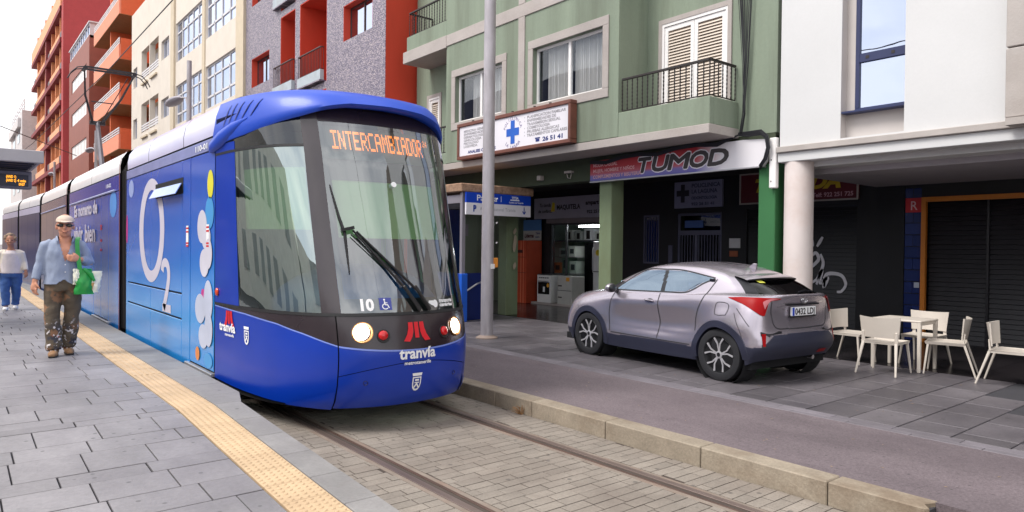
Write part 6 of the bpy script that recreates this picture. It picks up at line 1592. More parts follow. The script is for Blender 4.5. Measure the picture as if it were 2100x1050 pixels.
# black arch mouldings: smooth rings that follow the body
for a in AX:
    for sg in (1, -1):
        mb = MB(); rows = [[], [], [], []]
        for i in range(49):
            t = radians(-14)+radians(208)*i/48; q = []
            for r in (.47, .415):
                h = side_hit(a+r*cos(t), .335+r*sin(t), sg, .0)
                q.append(h)
            if q[0] is None or q[1] is None: 
                continue
            o = Vector((0, sg*.012, 0)); d = Vector((cos(t), 0, sin(t)))
            rows[0].append(q[0]); rows[1].append(q[0]*.9+q[1]*.1+o); rows[2].append(Vector((a+.378*cos(t), q[1].y, .335+.378*sin(t)))+o); rows[3].append(Vector((a+.372*cos(t), q[1].y-sg*.10, .335+.372*sin(t))))
        mb.grid(rows); mb.build('wheel_arch', m_plast, car, smooth=True, local=True, angle=40)
# arch liners, floor pan and inner shell
for a in AX:
    for sg in (1, -1): MB().tube([(a, sg*.55, .335), (a, sg*.87, .335)], [.40, .40], 28, caps=False).build('arch_liner', m_dk, car, local=True)
MB().box(-.45, 3.3, -.80, .80, .20, .30).build('floor_pan', m_dk, car, local=True); MB().box(-.42, 3.2, -.5, .5, .30, .62).build('inner_shell', m_dk, car, local=True)
mb = MB(); mb.box(.2, .36, -.6, .6, .5, 1.16); mb.box(1.15, 1.3, .12, .6, .5, 1.12); mb.box(1.15, 1.3, -.6, -.12, .5, 1.12); mb.box(-.4, 2.2, -.7, .7, .45, .62); mb.box(2.05, 2.5, -.65, .65, .6, .98)
for y in (.36, -.36): mb.box(1.12, 1.22, y-.13, y+.13, 1.14, 1.34); mb.box(.22, .30, y-.12, y+.12, 1.18, 1.30)
mb.build('seats', m_trimk, car, local=True, bevel=.02)
MB().lathe([(.17, -.012), (.185, 0), (.17, .012)], (1.80, .36, 1.04), 'x', 20).build('steering_wheel', m_trimk, car, local=True)
# spoiler, antenna, lip
sp = MB()
rows = []
for x, z, w in ((.0, 1.42, .50), (-.12, 1.408, .565), (-.22, 1.385, .56), (-.275, 1.362, .54), (-.25, 1.348, .53), (-.12, 1.36, .50)):
    rows.append([(x+.10*(abs(t)**2.5), w*t, z-.028*abs(t)**3) for t in [-1+i/8 for i in range(17)]])
sp.grid(rows); sp.build('roof_spoiler', m_paint, car, smooth=True, local=True, angle=50)
MB().grid([[(x+.10*(abs(t)**2.5), .54*t, z-.028*abs(t)**3) for t in [-1+i/8 for i in range(17)]] for x, z in ((-.285, 1.368), (-.28, 1.350), (-.25, 1.340))]).build('spoiler_edge', m_trimk, car, local=True)
MB().prism([(.22, -.02, 1.485), (.08, -.02, 1.455), (.065, -.012, 1.545), (.12, -.012, 1.55)], (0, .036, 0)).build('shark_fin', m_paint, car, local=True, bevel=.008)
# rear window bars seen through the spoiler, wiper
MB().tube([(-.585, -.30, 1.19), (-.56, -.16, 1.205), (-.575, 0, 1.185)], .010, 6).build('rear_wiper', m_trimk, car, local=True)
st_ = MB(); st_.add([rear_hit(y, z, .006) for y, z in ((.40, 1.335), (.30, 1.335), (.30, 1.30), (.40, 1.30))], [(0, 1, 2, 3)]); st_.build('window_sticker', M('sticker_lime', L(220, 220, 90), .5), car, local=True)
# plate, badge
px = -.655
pm = MB().box(px-.012, px+.02, -.26, .26, .885, 1.0).build('number_plate', m_wprint, car, local=True, bevel=.004)
MB().box(px-.0135, px-.0125, .213, .257, .889, .996).build('plate_band', M('plate_blue', L(30, 70, 190), .4), pm, local=True)
PT = lambda y, z: (lambda a, b: (px-.0135, y-a, z+b))
mb = MB(); put_text(mb, '0432 LDJ', PT(.20, .902), .115, .0035, width=.43); mb.build('plate_lettering', m_blk, pm, local=True)
MB().box(px-.006, px+.03, -.28, .28, .865, .885).build('plate_frame', m_trimk, car, local=True); MB().box(-.66, -.60, -.34, .34, 1.02, 1.04).build('tailgate_grip', m_trimk, car, local=True)
bg_ = MB()
for ry, rz in ((.062, .042), (.022, .038)):
    r1 = [(-.665, ry*cos(2*pi*i/24), 1.085+rz*sin(2*pi*i/24)) for i in range(25)]; bg_.tube(r1, .006, 6, caps=False)
r1 = [(-.667, .042*cos(2*pi*i/24), 1.098+.015*sin(2*pi*i/24)) for i in range(25)]; bg_.tube(r1, .006, 6, caps=False); bg_.build('badge', m_chr, car, local=True)
mb = MB(); 
for y, z, w in ((.48, 1.035, .12), (.50, 1.0, .17), (-.36, 1.05, .1)): 
    a = [rear_hit(y, z, .004), rear_hit(y-w, z, .004), rear_hit(y-w, z+.012, .004), rear_hit(y, z+.012, .004)]
    if all(a): mb.add(a, [(0, 1, 2, 3)])
mb.build('model_lettering', m_chr, car, local=True)
line('tailgate_gap', [(.60, 1.08), (.60, .92), (.54, .75), (.3, .725), (0, .72), (-.3, .725), (-.54, .75), (-.60, .92), (-.60, 1.08)], .010, m_gap, lambda y, z: rear_hit(y, z))
mb = MB(); a = [rear_hit(y, z, .008) for y, z in ((-.34, .42), (-.54, .42), (-.54, .37), (-.34, .37))]
if all(a): mb.add(a, [(0, 1, 2, 3)]); mb.build('fog_lamp', m_tail, car, local=True)
MB().tube([(-.58, -.35, .30), (-.4, -.35, .31)], .03, 12).build('exhaust', m_chr, car, local=True)
# wheels
m_tyre = M('tyre_rubber', L(34, 34, 38), .75, var=.08); m_alloy = M('alloy_light', L(196, 194, 198), .3, metal=.4); m_alk = M('alloy_dark', L(30, 30, 34), .4)
def wheel(x, sg):
    w = MB(); y0 = sg*.895; pr = [(.225, -.20), (.30, -.21), (.338, -.19), (.345, -.15), (.345, -.05), (.338, -.012), (.30, .0), (.245, -.008), (.235, -.03)]
    ty = MB().lathe([(r, h*sg) for r, h in pr], (x, y0, .345), 'y', 40).build('tyre', m_tyre, car, smooth=True, local=True, angle=50)
    MB().lathe([(.238, -.03*sg), (.228, -.02*sg), (.215, -.05*sg), (.20, -.09*sg), (.02, -.10*sg)], (x, y0, .345), 'y', 36).build('rim', m_alk, ty, smooth=True, local=True)
    s_ = MB()
    for k in range(5):
        a = 2*pi*k/5+.3
        P_ = lambda r, t, h=0: (x+r*cos(a+t), y0+sg*(-.025+h), .345+r*sin(a+t))
        for t in (-.24, .24):
            s_.bar(P_(.05, t*.3, -.012), P_(.150, t*.62, -.004), .024, .02, up=(0, 1, 0), w2=.017); s_.bar(P_(.145, t*.60, -.004), P_(.232, t*1.35, 0), .018, .02, up=(0, 1, 0), w2=.024)
    s_.lathe([(.055, -.055*sg), (.05, -.022*sg), (.03, -.018*sg)], (x, y0, .345), 'y', 16)
    s_.build('spokes', m_alloy, ty, local=True)
    MB().lathe([(.03, -.02*sg), (.026, -.012*sg)], (x, y0, .345), 'y', 14).build('hub_cap', m_alk, ty, local=True)
for x in AX:
    for sg in (1, -1): wheel(x, sg)

# ------------------------------------------------------------------ terrace table and chairs
m_chair = M('cream_plastic', L(206, 196, 185), .5, var=.03)
def make_chair(label, loc, rz):
    """light plastic chair, back towards local -y, front towards +y"""
    ref(loc[0]); t = thing('terrace_chair', label, 'chair', (*loc, .148), rz, 'cream terrace chairs'); t.scale = (1, 1, 1.06)
    S = .405
    st = MB(); st.grid([[(x*(1-.02*j), y, S-.012*sin(pi*(x/.46+.5))-.004*j) for x in [-.23+.46*i/8 for i in range(9)]] for j, y in enumerate((-.22, -.1, .05, .18, .23))])
    st.grid([[(x, y, S-.035) for x in (-.215, .215)] for y in (-.21, .22)]); st.grid([[(-.23, y, S) for y in (-.22, .23)], [(-.215, y, S-.035) for y in (-.21, .22)]]); st.grid([[(.22, y, S) for y in (-.22, .23)], [(.215, y, S-.035) for y in (-.21, .22)]]); st.grid([[(x, .23, S-.004) for x in (-.23, .22)], [(x, .22, S-.035) for x in (-.215, .215)]]); st.grid([[(x, -.22, S) for x in (-.23, .22)], [(x, -.21, S-.035) for x in (-.215, .215)]])
    st.build('seat', m_chair, t, local=True)
    bk = MB(); rows = []
    for off in (0, .016):
        for z in ((S+.045, S+.29) if off == 0 else (S+.29, S+.045)):
            k = (z-S)/.29
            rows.append([(x*(.92+.12*k), -.205-.055*k+.055*(x/.23)**2*(.6+.5*k)-off, z+.012*(x/.23)**2*(1 if z > S+.1 else -.3)) for x in [-.24+.48*i/10 for i in range(11)]])
    bk.grid(rows+[rows[0]]); bk.f.append(tuple(r*11 for r in range(4))); bk.m.append(0); bk.f.append(tuple(r*11+10 for r in range(4))); bk.m.append(0); bk.build('backrest', m_chair, t, smooth=True, local=True, angle=35)
    for sx in (-1, 1):
        MB().bar((sx*.195, .19, S-.01), (sx*.235, .235, 0), .036, .028, (0, 1, 0), .022, .020).build('leg', m_chair, t, local=True, bevel=.006)
        mb = MB(); mb.bar((sx*.20, -.205, S-.01), (sx*.245, -.34, 0), .038, .030, (0, 1, 0), .022, .020); mb.bar((sx*.20, -.20, S-.02), (sx*.205, -.215, S+.12), .05, .022, (0, 1, 0), .03, .016); mb.build('leg', m_chair, t, local=True, bevel=.006)
    return t
# facing = direction the sitter looks, angle of local +y
F = lambda dx, dy: atan2(dy, dx)-pi/2
make_chair('cream plastic chair nearest the car, at the left side of the table', (10.22, 6.74), F(-.05, -1))
make_chair('cream plastic chair with its broad back to the street, in front of the table', (9.66, 5.90), F(1, .05))
make_chair('cream plastic chair behind the table, facing the street', (10.83, 6.07), F(-1, .0))
make_chair('cream plastic chair turned aside at the right end of the table', (10.27, 5.46), F(-.25, 1))
make_chair('cream plastic chair standing alone, cut by the right photo edge', (10.02, 4.56), F(.1, -1))
ref(10.22)
tb_ = thing('terrace_table', 'cream square table with a thin top among the chairs', 'table', (10.22, 6.0, .148))
tx0, tx1, ty0, ty1 = 9.95, 10.55, 5.66, 6.34
MB().box(tx0, tx1, ty0, ty1, .148+.625, .148+.648).build('tabletop', m_chair, tb_, bevel=.008)
for x in (tx0+.03, tx1-.03):
    for y in (ty0+.03, ty1-.03): MB().bar((x, y, .773), (x, y, .149), .05, .05, (0, 1, 0), .042, .042).build('leg', m_chair, tb_, bevel=.006)
for y in (ty0+.03, ty1-.03): MB().box(tx0+.05, tx1-.05, y-.015, y+.015, .735, .772).build('apron', m_chair, tb_)
tag(MB().box(9.99, 10.02, 4.30, 4.33, .149, 1.05).build('blue_post', M('blue_post', L(40, 60, 130), .4)), 'thin blue post at the extreme right photo edge', 'post')
# ------------------------------------------------------------------ people
m_skin = M('skin_tan', L(214, 150, 120), .55, var=.08, scale=14)
m_skin2 = M('skin_brown', L(178, 124, 98), .55, var=.06, scale=14)
def solid(name, mb, mat, parent, vox=.011, smooth_it=4, mats=None, post=None):
    """joins the overlapping tubes into one continuous surface (voxel remesh), baked to a mesh"""
    o = bpy.data.objects.new(name, mb.mesh(name, mat, raw=True)); COL.objects.link(o)
    r = o.modifiers.new('r', 'REMESH'); r.mode = 'VOXEL'; r.voxel_size = vox; r.use_smooth_shade = True
    s = o.modifiers.new('s', 'SMOOTH'); s.iterations = smooth_it; s.factor = .5
    bpy.context.view_layer.update(); dg = bpy.context.evaluated_depsgraph_get()
    me = bpy.data.meshes.new_from_object(o.evaluated_get(dg)); bpy.data.objects.remove(o)
    me.name = name
    if not me.materials: me.materials.append(mat)
    if post:
        bm = bmesh.new(); bm.from_mesh(me); post(bm); bm.to_mesh(me); bm.free()
    me.polygons.foreach_set('use_smooth', [True]*len(me.polygons))
    ob = bpy.data.objects.new(name, me); COL.objects.link(ob); ob.parent = parent
    return ob
def head(mb, c, s=1.0):
    """face towards local -y"""
    x, y, z = c
    mb.ball((x, y+.01*s, z+.035*s), .098*s, .80, .98, 1.02); mb.ball((x, y-.022*s, z-.045*s), .07*s, .86, .95, 1.0)
    mb.ball((x, y-.045*s, z-.085*s), .034*s, 1.1, .9, .7)
    mb.tube([(x, y-.085*s, z+.03*s), (x, y-.112*s, z-.018*s), (x, y-.09*s, z-.03*s)], [.010*s, .017*s, .013*s], 8)
    for g in (-1, 1): mb.ball((x+g*.080*s, y+.012*s, z-.002*s), .030*s, .35, .75, 1.1); mb.ball((x+g*.038*s, y-.066*s, z-.022*s), .026*s)
    mb.tube([(x-.03*s, y-.085*s, z-.060*s), (x, y-.098*s, z-.064*s), (x+.03*s, y-.085*s, z-.060*s)], .011*s, 6)
def hand(mb, w, d, side, curl=.5, s=1.0, palm_n=(0, -1, 0)):
    """palm with five separate fingers: w wrist, d pointing direction, side = thumb direction"""
    w = Vector(w); d = Vector(d).normalized(); t = Vector(side); t = (t-d*t.dot(d)).normalized(); n = d.cross(t); n = n if n.dot(Vector(palm_n)) > 0 else -n
    P = lambda a, b, c=0: w+d*a*s+t*b*s+n*c*s
    mb.tube([w-d*.03, w, P(.045, 0), P(.088, 0)], [.027*s, .026*s, .036*s, .034*s], 10, ell=(1, .62))
    for k, (off, ln) in enumerate(((.030, .072), (.010, .080), (-.011, .074), (-.030, .058))):
        a = P(.080, off); u = (d*cos(curl*.5)+n*sin(curl*.5)); v = (d*cos(curl*1.3)+n*sin(curl*1.3)); q = (d*cos(curl*2.1)+n*sin(curl*2.1))
        b = a+u*ln*.45*s; c = b+v*ln*.32*s; e = c+q*ln*.26*s
        mb.tube([a-d*.012*s, a, b, c, e], [.010*s, .0105*s, .0095*s, .0088*s, .0065*s], 6)
    a = P(.022, .028); b = P(.055, .052, .012); c = P(.082, .056, .026); mb.tube([P(.0, .01), a, b, c], [.014*s, .014*s, .011*s, .008*s], 6)
def foot_tube(mb, heel, toe, w=.045, h=.05): 
    heel = Vector(heel); toe = Vector(toe); m = (heel+toe)/2
    mb.tube([heel+Vector((0, 0, .035)), heel*.7+toe*.3+Vector((0, 0, .045)), heel*.35+toe*.65+Vector((0, 0, .036)), toe+Vector((0, 0, .028))], [w*.8, w, w*1.05, w*.6], 12, ell=(.8, 1.0))
ref(1.14)
# ---- man walking towards the camera (local: faces -y, x to the viewer's right)
man = thing('person', 'man in a pale blue open shirt, cap and sunglasses carrying a green and white bag', 'person', (1.14, 11.3, .30), radians(-8)); man.scale = (1.05, 1.05, 1.05)
mb = MB()
hd_ = (.03, -.06, 1.555)
head(mb, hd_, 1.12)
mb.tube([(.03, -.02, 1.37), (.03, -.035, 1.44), (.03, -.045, 1.52)], [.075, .062, .062], 12)
mb.tube([(0, .0, .86), (0, 0, 1.0), (.0, -.005, 1.15), (.01, -.01, 1.28), (.02, -.01, 1.38)], [.15, .148, .155, .165, .10], 16, ell=[(1.05, .72), (1.0, .72), (1.05, .72), (1.12, .68), (1.1, .7)])
RA = [(-.165, 0, 1.325), (-.225, .02, 1.11), (-.275, -.02, .89)]          # arm at the viewer's left, hanging
LA = [(.195, 0, 1.325), (.285, .03, 1.11), (.180, -.13, 1.165)]           # bent arm holding the strap
for A in (RA, LA): mb.tube([A[0], tuple((Vector(A[0])+Vector(A[1]))/2), A[1], tuple((Vector(A[1])+Vector(A[2]))/2), A[2]], [.056, .048, .043, .040, .029], 10)
hand(mb, RA[2], (-.05, -.12, -1), (.5, -.7, 0), .55, 1.12, (1, .2, 0)); hand(mb, LA[2], (-.8, -.42, .10), (.1, -.3, 1), 1.0, 1.08, (.1, .6, -.3))
LEG = [[(-.085, 0, .88), (-.095, -.06, .47), (-.075, -.10, .08)], [(.10, 0, .88), (.095, .0, .47), (.06, .07, .08)]]
for Lg in LEG: mb.tube([Lg[0], tuple((Vector(Lg[0])+Vector(Lg[1]))/2), Lg[1], tuple(Vector(Lg[1])*.6+Vector(Lg[2])*.4), Lg[2]], [.088, .072, .056, .054, .038], 10)
foot_tube(mb, (-.075, -.07, 0), (-.085, -.26, 0)); foot_tube(mb, (.06, .10, 0), (.085, -.08, 0))
solid('body', mb, m_skin, man, .0095, 3)
# shirt, open at the chest
mb = MB()
mb.tube([(0, 0, .855), (0, 0, .95), (0, 0, 1.10), (.01, -.005, 1.25), (.015, -.005, 1.345), (.02, -.005, 1.415)], [.190, .180, .178, .182, .155, .095], 20, ell=[(1.06, .78), (1.02, .76), (1.02, .76), (1.06, .72), (1.1, .68), (1.0, .8)])
for A in (RA, LA): 
    e = tuple(Vector(A[1])*.14+Vector(A[2])*.86)
    mb.tube([(A[0][0]*.6, 0, 1.37), A[0], tuple((Vector(A[0])+Vector(A[1]))/2), A[1], tuple((Vector(A[1])+Vector(e))/2), e], [.055, .068, .064, .058, .054, .047], 12)
for g in (-1, 1): mb.tube([(.03+g*.075, .03, 1.43), (.03+g*.088, -.05, 1.425), (.03+g*.07, -.125, 1.37)], [.022, .026, .022], 8, ell=(1, .5))
def vcut(bm):
    from mathutils import noise
    for v in bm.verts:
        p = v.co; k = .008*noise.noise(Vector((p.x*11, p.y*9, p.z*6)))+.007*noise.noise(Vector((p.x*22+4, p.y*16, p.z*11+3)))
        v.co = p+v.normal*k
        if p.z < .93: v.co.y += .0; 
    dl = []
    for f in bm.faces:
        c = f.calc_center_median()
        if c.y < -.02 and 1.14 < c.z and abs(c.x-.035) < .062*(c.z-1.14)/.24+.004: dl.append(f)
        elif c.z > 1.40 and hypot(c.x-.03, c.y+.02) < .066: dl.append(f)
        elif c.z < .925 and c.y < 0 and abs(c.x-.02) < .09*(.925-c.z)/.07: dl.append(f)
        elif c.z < .865: dl.append(f)
    bmesh.ops.delete(bm, geom=dl, context='FACES')
m_shirt = M('shirt_pale_blue', L(146, 156, 178), .85, var=.07, scale=9, bump=.35, bscale=55)
shirt = solid('shirt', mb, m_shirt, man, .011, 3, post=vcut)
mb = MB()
for k in range(2): mb.lathe([(.007, 0), (.006, -.004)], (.035, -.147, 1.10-.09*k), 'y', 8)
mb.build('buttons', m_wf, shirt, local=True)
# paint splashed trousers
def trousers_mat():
    m = M('painted_trousers', L(92, 80, 66), .9, var=.2, scale=5, bump=.4, bscale=40); nt = m.node_tree; n = nt.nodes; l = nt.links; b = n['Principled BSDF']
    src = b.inputs['Base Color'].links[0].from_socket; tcn = n.new('ShaderNodeTexCoord'); sx = n.new('ShaderNodeSeparateXYZ'); l.new(tcn.outputs['Object'], sx.inputs[0])
    for i, (c, sc_, lo, zt, zc) in enumerate(((L(134, 98, 72), 7, .56, .85, .25), (L(60, 58, 66), 9, .55, .42, .0), (L(214, 206, 206), 26, .585, .46, .0), (L(178, 40, 44), 11, .64, .30, .0))):
        nz = n.new('ShaderNodeTexNoise'); nz.inputs['Scale'].default_value = sc_; nz.inputs['Detail'].default_value = 4; ad = n.new('ShaderNodeVectorMath'); ad.inputs[1].default_value = (i*3.1, i*1.7, i*.9); l.new(tcn.outputs['Object'], ad.inputs[0]); l.new(ad.outputs[0], nz.inputs['Vector'])
        r = n.new('ShaderNodeValToRGB'); r.color_ramp.elements[0].position = lo; r.color_ramp.elements[1].position = lo+.04; l.new(nz.outputs['Fac'], r.inputs['Fac'])
        g = n.new('ShaderNodeMapRange'); g.inputs['From Min'].default_value = zt; g.inputs['From Max'].default_value = zt-.12; l.new(sx.outputs['Z'], g.inputs['Value'])
        mu = n.new('ShaderNodeMath'); mu.operation = 'MULTIPLY'; l.new(r.outputs['Color'], mu.inputs[0]); l.new(g.outputs['Result'], mu.inputs[1])
        mm = n.new('ShaderNodeMix'); mm.data_type = 'RGBA'; l.new(mu.outputs[0], mm.inputs['Factor']); l.new(src, mm.inputs['A']); mm.inputs['B'].default_value = (*c, 1); src = mm.outputs['Result']
    l.new(src, b.inputs['Base Color']); return m
mb = MB(); mb.tube([(0, 0, .96), (0, 0, .88), (.005, 0, .78)], [.158, .166, .160], 18, ell=(1.05, .78))
for Lg in LEG: mb.tube([(Lg[0][0]*1.0, Lg[0][1], .90), (Lg[0][0]*1.1, Lg[0][1]-.01, .70), (Lg[1][0]*1.05, Lg[1][1], .47), (Lg[1][0]*.5+Lg[2][0]*.5, Lg[1][1]*.5+Lg[2][1]*.5, .28), (Lg[2][0], Lg[2][1]-.01, .12), (Lg[2][0], Lg[2][1]-.02, .075)], [.102, .096, .084, .086, .086, .080], 14)
def wr(bm):
    from mathutils import noise
    for v in bm.verts: p = v.co; v.co = p+v.normal*(.010*noise.noise(Vector((p.x*9, p.y*9, p.z*7)))+.008*noise.noise(Vector((p.x*14, p.y*14, p.z*20))))
solid('trousers', mb, trousers_mat(), man, .012, 3, post=wr)
m_shoe = M('tan_shoe', L(150, 112, 78), .7, var=.2, scale=20); m_sole = M('dark_sole', L(40, 34, 32), .8)
for (h, t) in (((-.075, -.07, .0), (-.088, -.275, .0)), ((.06, .10, .0), (.088, -.095, .0))):
    mb = MB(); foot_tube(mb, h, t, .052); hv = Vector(h); mb.tube([hv+Vector((0, -.02, .05)), hv+Vector((0, -.01, .125))], [.052, .05], 12)
    so = solid('shoe', mb, m_shoe, man, .009, 2)
    tv = Vector(t); d = (tv-hv); mb = MB(); mb.tube([hv-d*.10+Vector((0, 0, .012)), hv+d*.5+Vector((0, 0, .012)), tv+d*.06+Vector((0, 0, .012))], [.045, .053, .038], 12, ell=(.26, 1.0)); mb.build('sole', m_sole, so, local=True)
    mb = MB()
    for k in range(3): p = hv*(.62-.16*k)+tv*(.38+.16*k)+Vector((0, 0, .092-.012*k)); mb.bar(p+Vector((-.03, 0, -.004)), p+Vector((.03, 0, -.004)), .010, .008)
    mb.build('laces', m_wf, so, local=True)
# cap, sunglasses, mouth
m_cap = M('cap_cream', L(206, 188, 172), .85, var=.05)
x, y, z = hd_
mb = MB(); rows = []
for i in range(9):
    t = pi/2*i/8; rows.append([(x+.098*cos(t)*cos(2*pi*j/24), y+.012+.120*cos(t)*sin(2*pi*j/24), z+.066+.078*sin(t)) for j in range(24)])
mb.grid(rows, True); cap = mb.build('cap', m_cap, man, smooth=True, local=True)
mb = MB(); r1, r2 = [], []
for j in range(13):
    a = pi+pi*j/12; r1.append((x+.102*cos(a), y+.012+.121*sin(a), z+.070)); r2.append((x+.086*cos(a), y-.030+.168*sin(a), z+.052+.014*abs(cos(a))))
mb.grid([r1, r2, [(p[0], p[1], p[2]-.008) for p in r2], [(p[0], p[1], p[2]-.006) for p in r1]]); mb.build('cap_brim', m_cap, cap, smooth=True, local=True)
m_sung = M('sunglass_black', (.006, .006, .008), .12, coat=.6)
mb = MB()
for g in (-1, 1): mb.ball((x+g*.043, y-.097, z+.016), .034, 1.08, .32, .62, 14, 8); mb.bar((x+g*.072, y-.085, z+.022), (x+g*.092, y+.01, z+.018), .010, .008)
mb.bar((x-.012, y-.109, z+.022), (x+.012, y-.109, z+.022), .008, .008); mb.build('sunglasses', m_sung, man, local=True, smooth=True)
mb = MB(); mb.tube([(x-.036, y-.099, z-.055), (x-.015, y-.114, z-.067), (x+.015, y-.114, z-.067), (x+.036, y-.099, z-.055)], [.002, .005, .005, .002], 6); mb.build('smile', M('lip_red', L(130, 66, 56), .5), man, local=True)
mb = MB(); mb.ball((x, y+.035, z+.03), .102, .84, .88, .75, 16, 8); 
# ---- shoulder bag: green straps, green and white plastic
bag = thing('shopping_bag', 'green and white plastic bag hanging from the shoulder of the man', 'bag', (1.40, 11.22, .80))
m_bg = M('bag_green', L(34, 150, 64), .4, var=.12, scale=8, bump=.3, bscale=12); m_bw = M('bag_white', L(236, 234, 214), .4, var=.06, scale=8, bump=.3, bscale=12)
def W_(p):
    q = Matrix.Rotation(radians(-8), 3, 'Z')@(Vector(p)*1.05); return man.location+q
mb = MB()
strap_ = [(.165, .10, 1.40), (.165, 0, 1.435), (.155, -.115, 1.37), (.165, -.150, 1.20), (.185, -.165, 1.04)]
pts = [W_(catmull(strap_, i/5)) for i in range(21)]
mb.grid([[p+Vector((-.024, 0, 0)) for p in pts], [p+Vector((.024, -.004, .002)) for p in pts], [p+Vector((.024, .006, .002)) for p in pts], [p+Vector((-.024, .010, 0)) for p in pts]]); mb.build('strap', m_bg, bag, smooth=True, raw=True)
def bagshape(cx, cy, z0, z1, wt, wb, dt, seed, n=28, k=14):
    from mathutils import noise
    rows = []
    for i in range(k+1):
        t = i/k; z = z0+(z1-z0)*t; w = wb+(wt-wb)*t; d = dt*(1-.55*t)*(.75+.6*sin(pi*min(1, t*1.2)))
        r = []
        for j in range(n):
            a = 2*pi*j/n; q = Vector((cx+w*cos(a), cy+d*sin(a), z)); q += Vector((cos(a), sin(a), 0))*.018*noise.noise(Vector((cos(a)*2.2+seed, sin(a)*2.2, t*5))); r.append(tuple(W_(q)))
        rows.append(r)
    return rows
mb = MB(); mb.grid(bagshape(.225, -.15, .74, 1.05, .075, .10, .05, 1.0), True); mb.f.append(tuple(range(28))); mb.m.append(0); mb.build('green_side', m_bg, bag, smooth=True, raw=True)
mb = MB(); mb.grid(bagshape(.315, -.13, .76, 1.02, .105, .065, .045, 5.0), True); mb.f.append(tuple(range(28))); mb.m.append(0); mb.build('white_side', m_bw, bag, smooth=True, raw=True)
mb = MB(); mb.grid(bagshape(.150, -.155, .86, 1.05, .035, .03, .03, 8.0), True); mb.build('white_fold', m_bw, bag, smooth=True, raw=True)
mb = MB(); mb.tube([W_(p) for p in ((.22, -.17, 1.05), (.30, -.18, .98), (.335, -.18, .90))], [.02, .026, .016], 8); mb.build('green_fold', m_bg, bag, smooth=True, raw=True)
mb = MB(); mb.tube([W_(p) for p in ((.30, -.176, .80), (.325, -.178, .88))], [.018, .012], 8, ell=(1, .2)); mb.build('print', M('bag_print', L(200, 150, 90), .5), bag, raw=True)
# ---- woman farther back
wom = thing('person', 'woman in a white cardigan and blue jeans walking behind the man', 'person', (1.04, 19.3, .30), radians(-6)); wom.scale = (1.05, 1.05, 1.05)
mb = MB(); SW = .90
hw = (-.01, -.05, 1.385); head(mb, hw, .98)
mb.tube([(0, -.01, 1.20), (0, -.02, 1.27), (-.005, -.03, 1.33)], [.065, .052, .052], 10)
mb.tube([(0, 0, .72), (0, 0, .86), (0, 0, 1.0), (0, 0, 1.13), (0, 0, 1.21)], [.17, .15, .15, .15, .09], 14, ell=(1.05, .78))
RA = [(-.165, 0, 1.15), (-.215, .03, .96), (-.235, -.06, .80)]; LA = [(.165, 0, 1.15), (.215, .03, .95), (.255, -.10, .78)]
for A in (RA, LA): mb.tube([A[0], A[1], A[2]], [.05, .042, .028], 10)
hand(mb, RA[2], (0, -.25, -1), (.6, -.6, 0), .6, .95, (1, 0, 0)); hand(mb, LA[2], (.05, -.25, -1), (-.6, -.6, 0), .6, .95, (-1, 0, 0))
LEG = [[(-.085, 0, .74), (-.09, -.07, .40), (-.07, -.11, .07)], [(.085, 0, .74), (.085, .03, .40), (.07, .10, .09)]]
for Lg in LEG: mb.tube(Lg, [.085, .055, .036], 10)
foot_tube(mb, (-.07, -.08, 0), (-.08, -.25, 0), .042); foot_tube(mb, (.07, .12, .02), (.08, -.04, 0), .042)
solid('body', mb, m_skin2, wom, .011, 3)
mb = MB(); mb.tube([(0, 0, .74), (0, 0, .84), (0, 0, 1.0), (0, 0, 1.14), (0, 0, 1.20)], [.19, .178, .175, .168, .11], 16, ell=(1.04, .80))
solid('blouse', mb, M('blouse_white', L(226, 214, 214), .85, var=.08, scale=12), wom, .013, 3)
mb = MB()
mb.tube([(0, .02, .74), (0, .02, .86), (0, .015, 1.0), (0, .01, 1.14), (0, .005, 1.215)], [.205, .19, .187, .18, .12], 16, ell=(1.04, .80))
for A in (RA, LA): mb.tube([(A[0][0]*.7, 0, 1.165), A[0], A[1], tuple(Vector(A[1])*.12+Vector(A[2])*.88)], [.06, .072, .06, .046], 12)
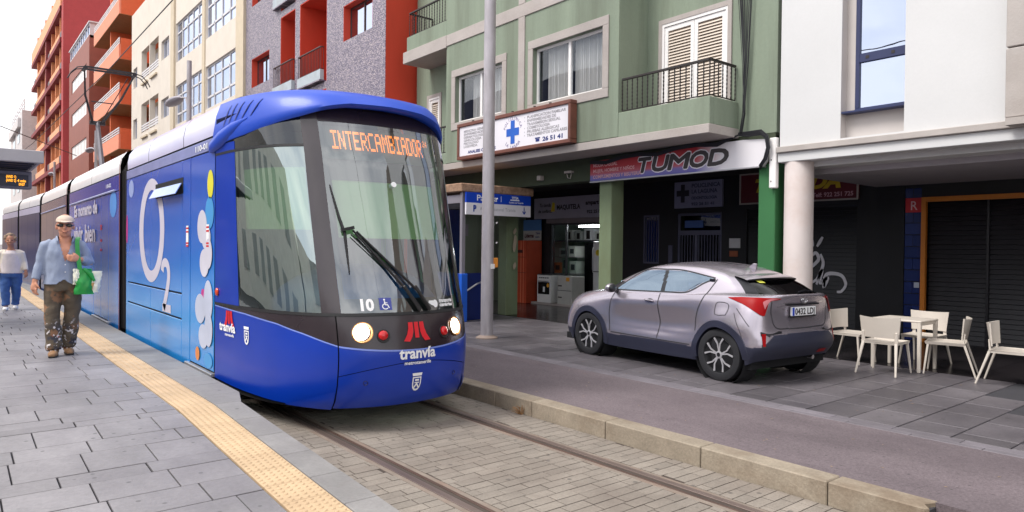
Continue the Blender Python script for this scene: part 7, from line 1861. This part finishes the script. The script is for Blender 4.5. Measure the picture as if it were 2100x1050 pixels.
def ocut(bm):
    bmesh.ops.delete(bm, geom=[f for f in bm.faces if (lambda c: (c.y < -.03 and abs(c.x) < .05+.05*abs(c.z-1.0)/.25) or c.z < .72 or (c.z > 1.19 and hypot(c.x, c.y) < .075))(f.calc_center_median())], context='FACES')
solid('cardigan', mb, M('cardigan_cream', L(232, 220, 206), .9, var=.06, scale=12, bump=.4, bscale=60), wom, .013, 3, post=ocut)
mb = MB(); mb.tube([(0, 0, .82), (0, 0, .72), (0, 0, .66)], [.165, .178, .17], 16, ell=(1.05, .82))
for Lg in LEG: mb.tube([(Lg[0][0], 0, .74), Lg[1], (Lg[2][0], Lg[2][1], .10)], [.112, .082, .066], 12)
solid('jeans', mb, M('jeans_blue', L(62, 96, 156), .85, var=.14, scale=10, bump=.3, bscale=40), wom, .012, 3, post=wr)
for (h, t) in (((-.07, -.08, 0), (-.082, -.262, 0)), ((.07, .12, .02), (.082, -.05, 0))):
    mb = MB(); foot_tube(mb, h, t, .048); solid('shoe', mb, M('white_shoe', L(228, 224, 222), .6), wom, .010, 2)
mb = MB(); rs = random.Random(2)
for i in range(46):
    a = rs.uniform(0, 2*pi); e = rs.uniform(-.35, 1.4); R = .098
    p = (hw[0]+R*.95*cos(a)*cos(e), hw[1]+.035+R*sin(a)*cos(e), hw[2]+.045+R*1.0*sin(e))
    if p[1] < hw[1]-.045 and p[2] < hw[2]+.075: continue
    mb.ball(p, rs.uniform(.022, .032), n=8, k=6)
mb.ball((hw[0], hw[1]+.03, hw[2]+.05), .095, .92, .95, .9, 14, 8); solid('hair', mb, M('grey_brown_hair', L(150, 126, 104), .8, var=.25, scale=40), wom, .010, 1)
mb = MB()
for g in (-1, 1): mb.ball((hw[0]+g*.034, hw[1]-.080, hw[2]+.012), .010, 1.3, .5, .7, 8, 6)
mb.build('eyes', m_blk, wom, local=True); mb = MB(); mb.tube([(hw[0]-.022, hw[1]-.094, hw[2]-.06), (hw[0]+.022, hw[1]-.094, hw[2]-.06)], .005, 6); mb.build('mouth', MATS['lip_red'], wom, local=True)
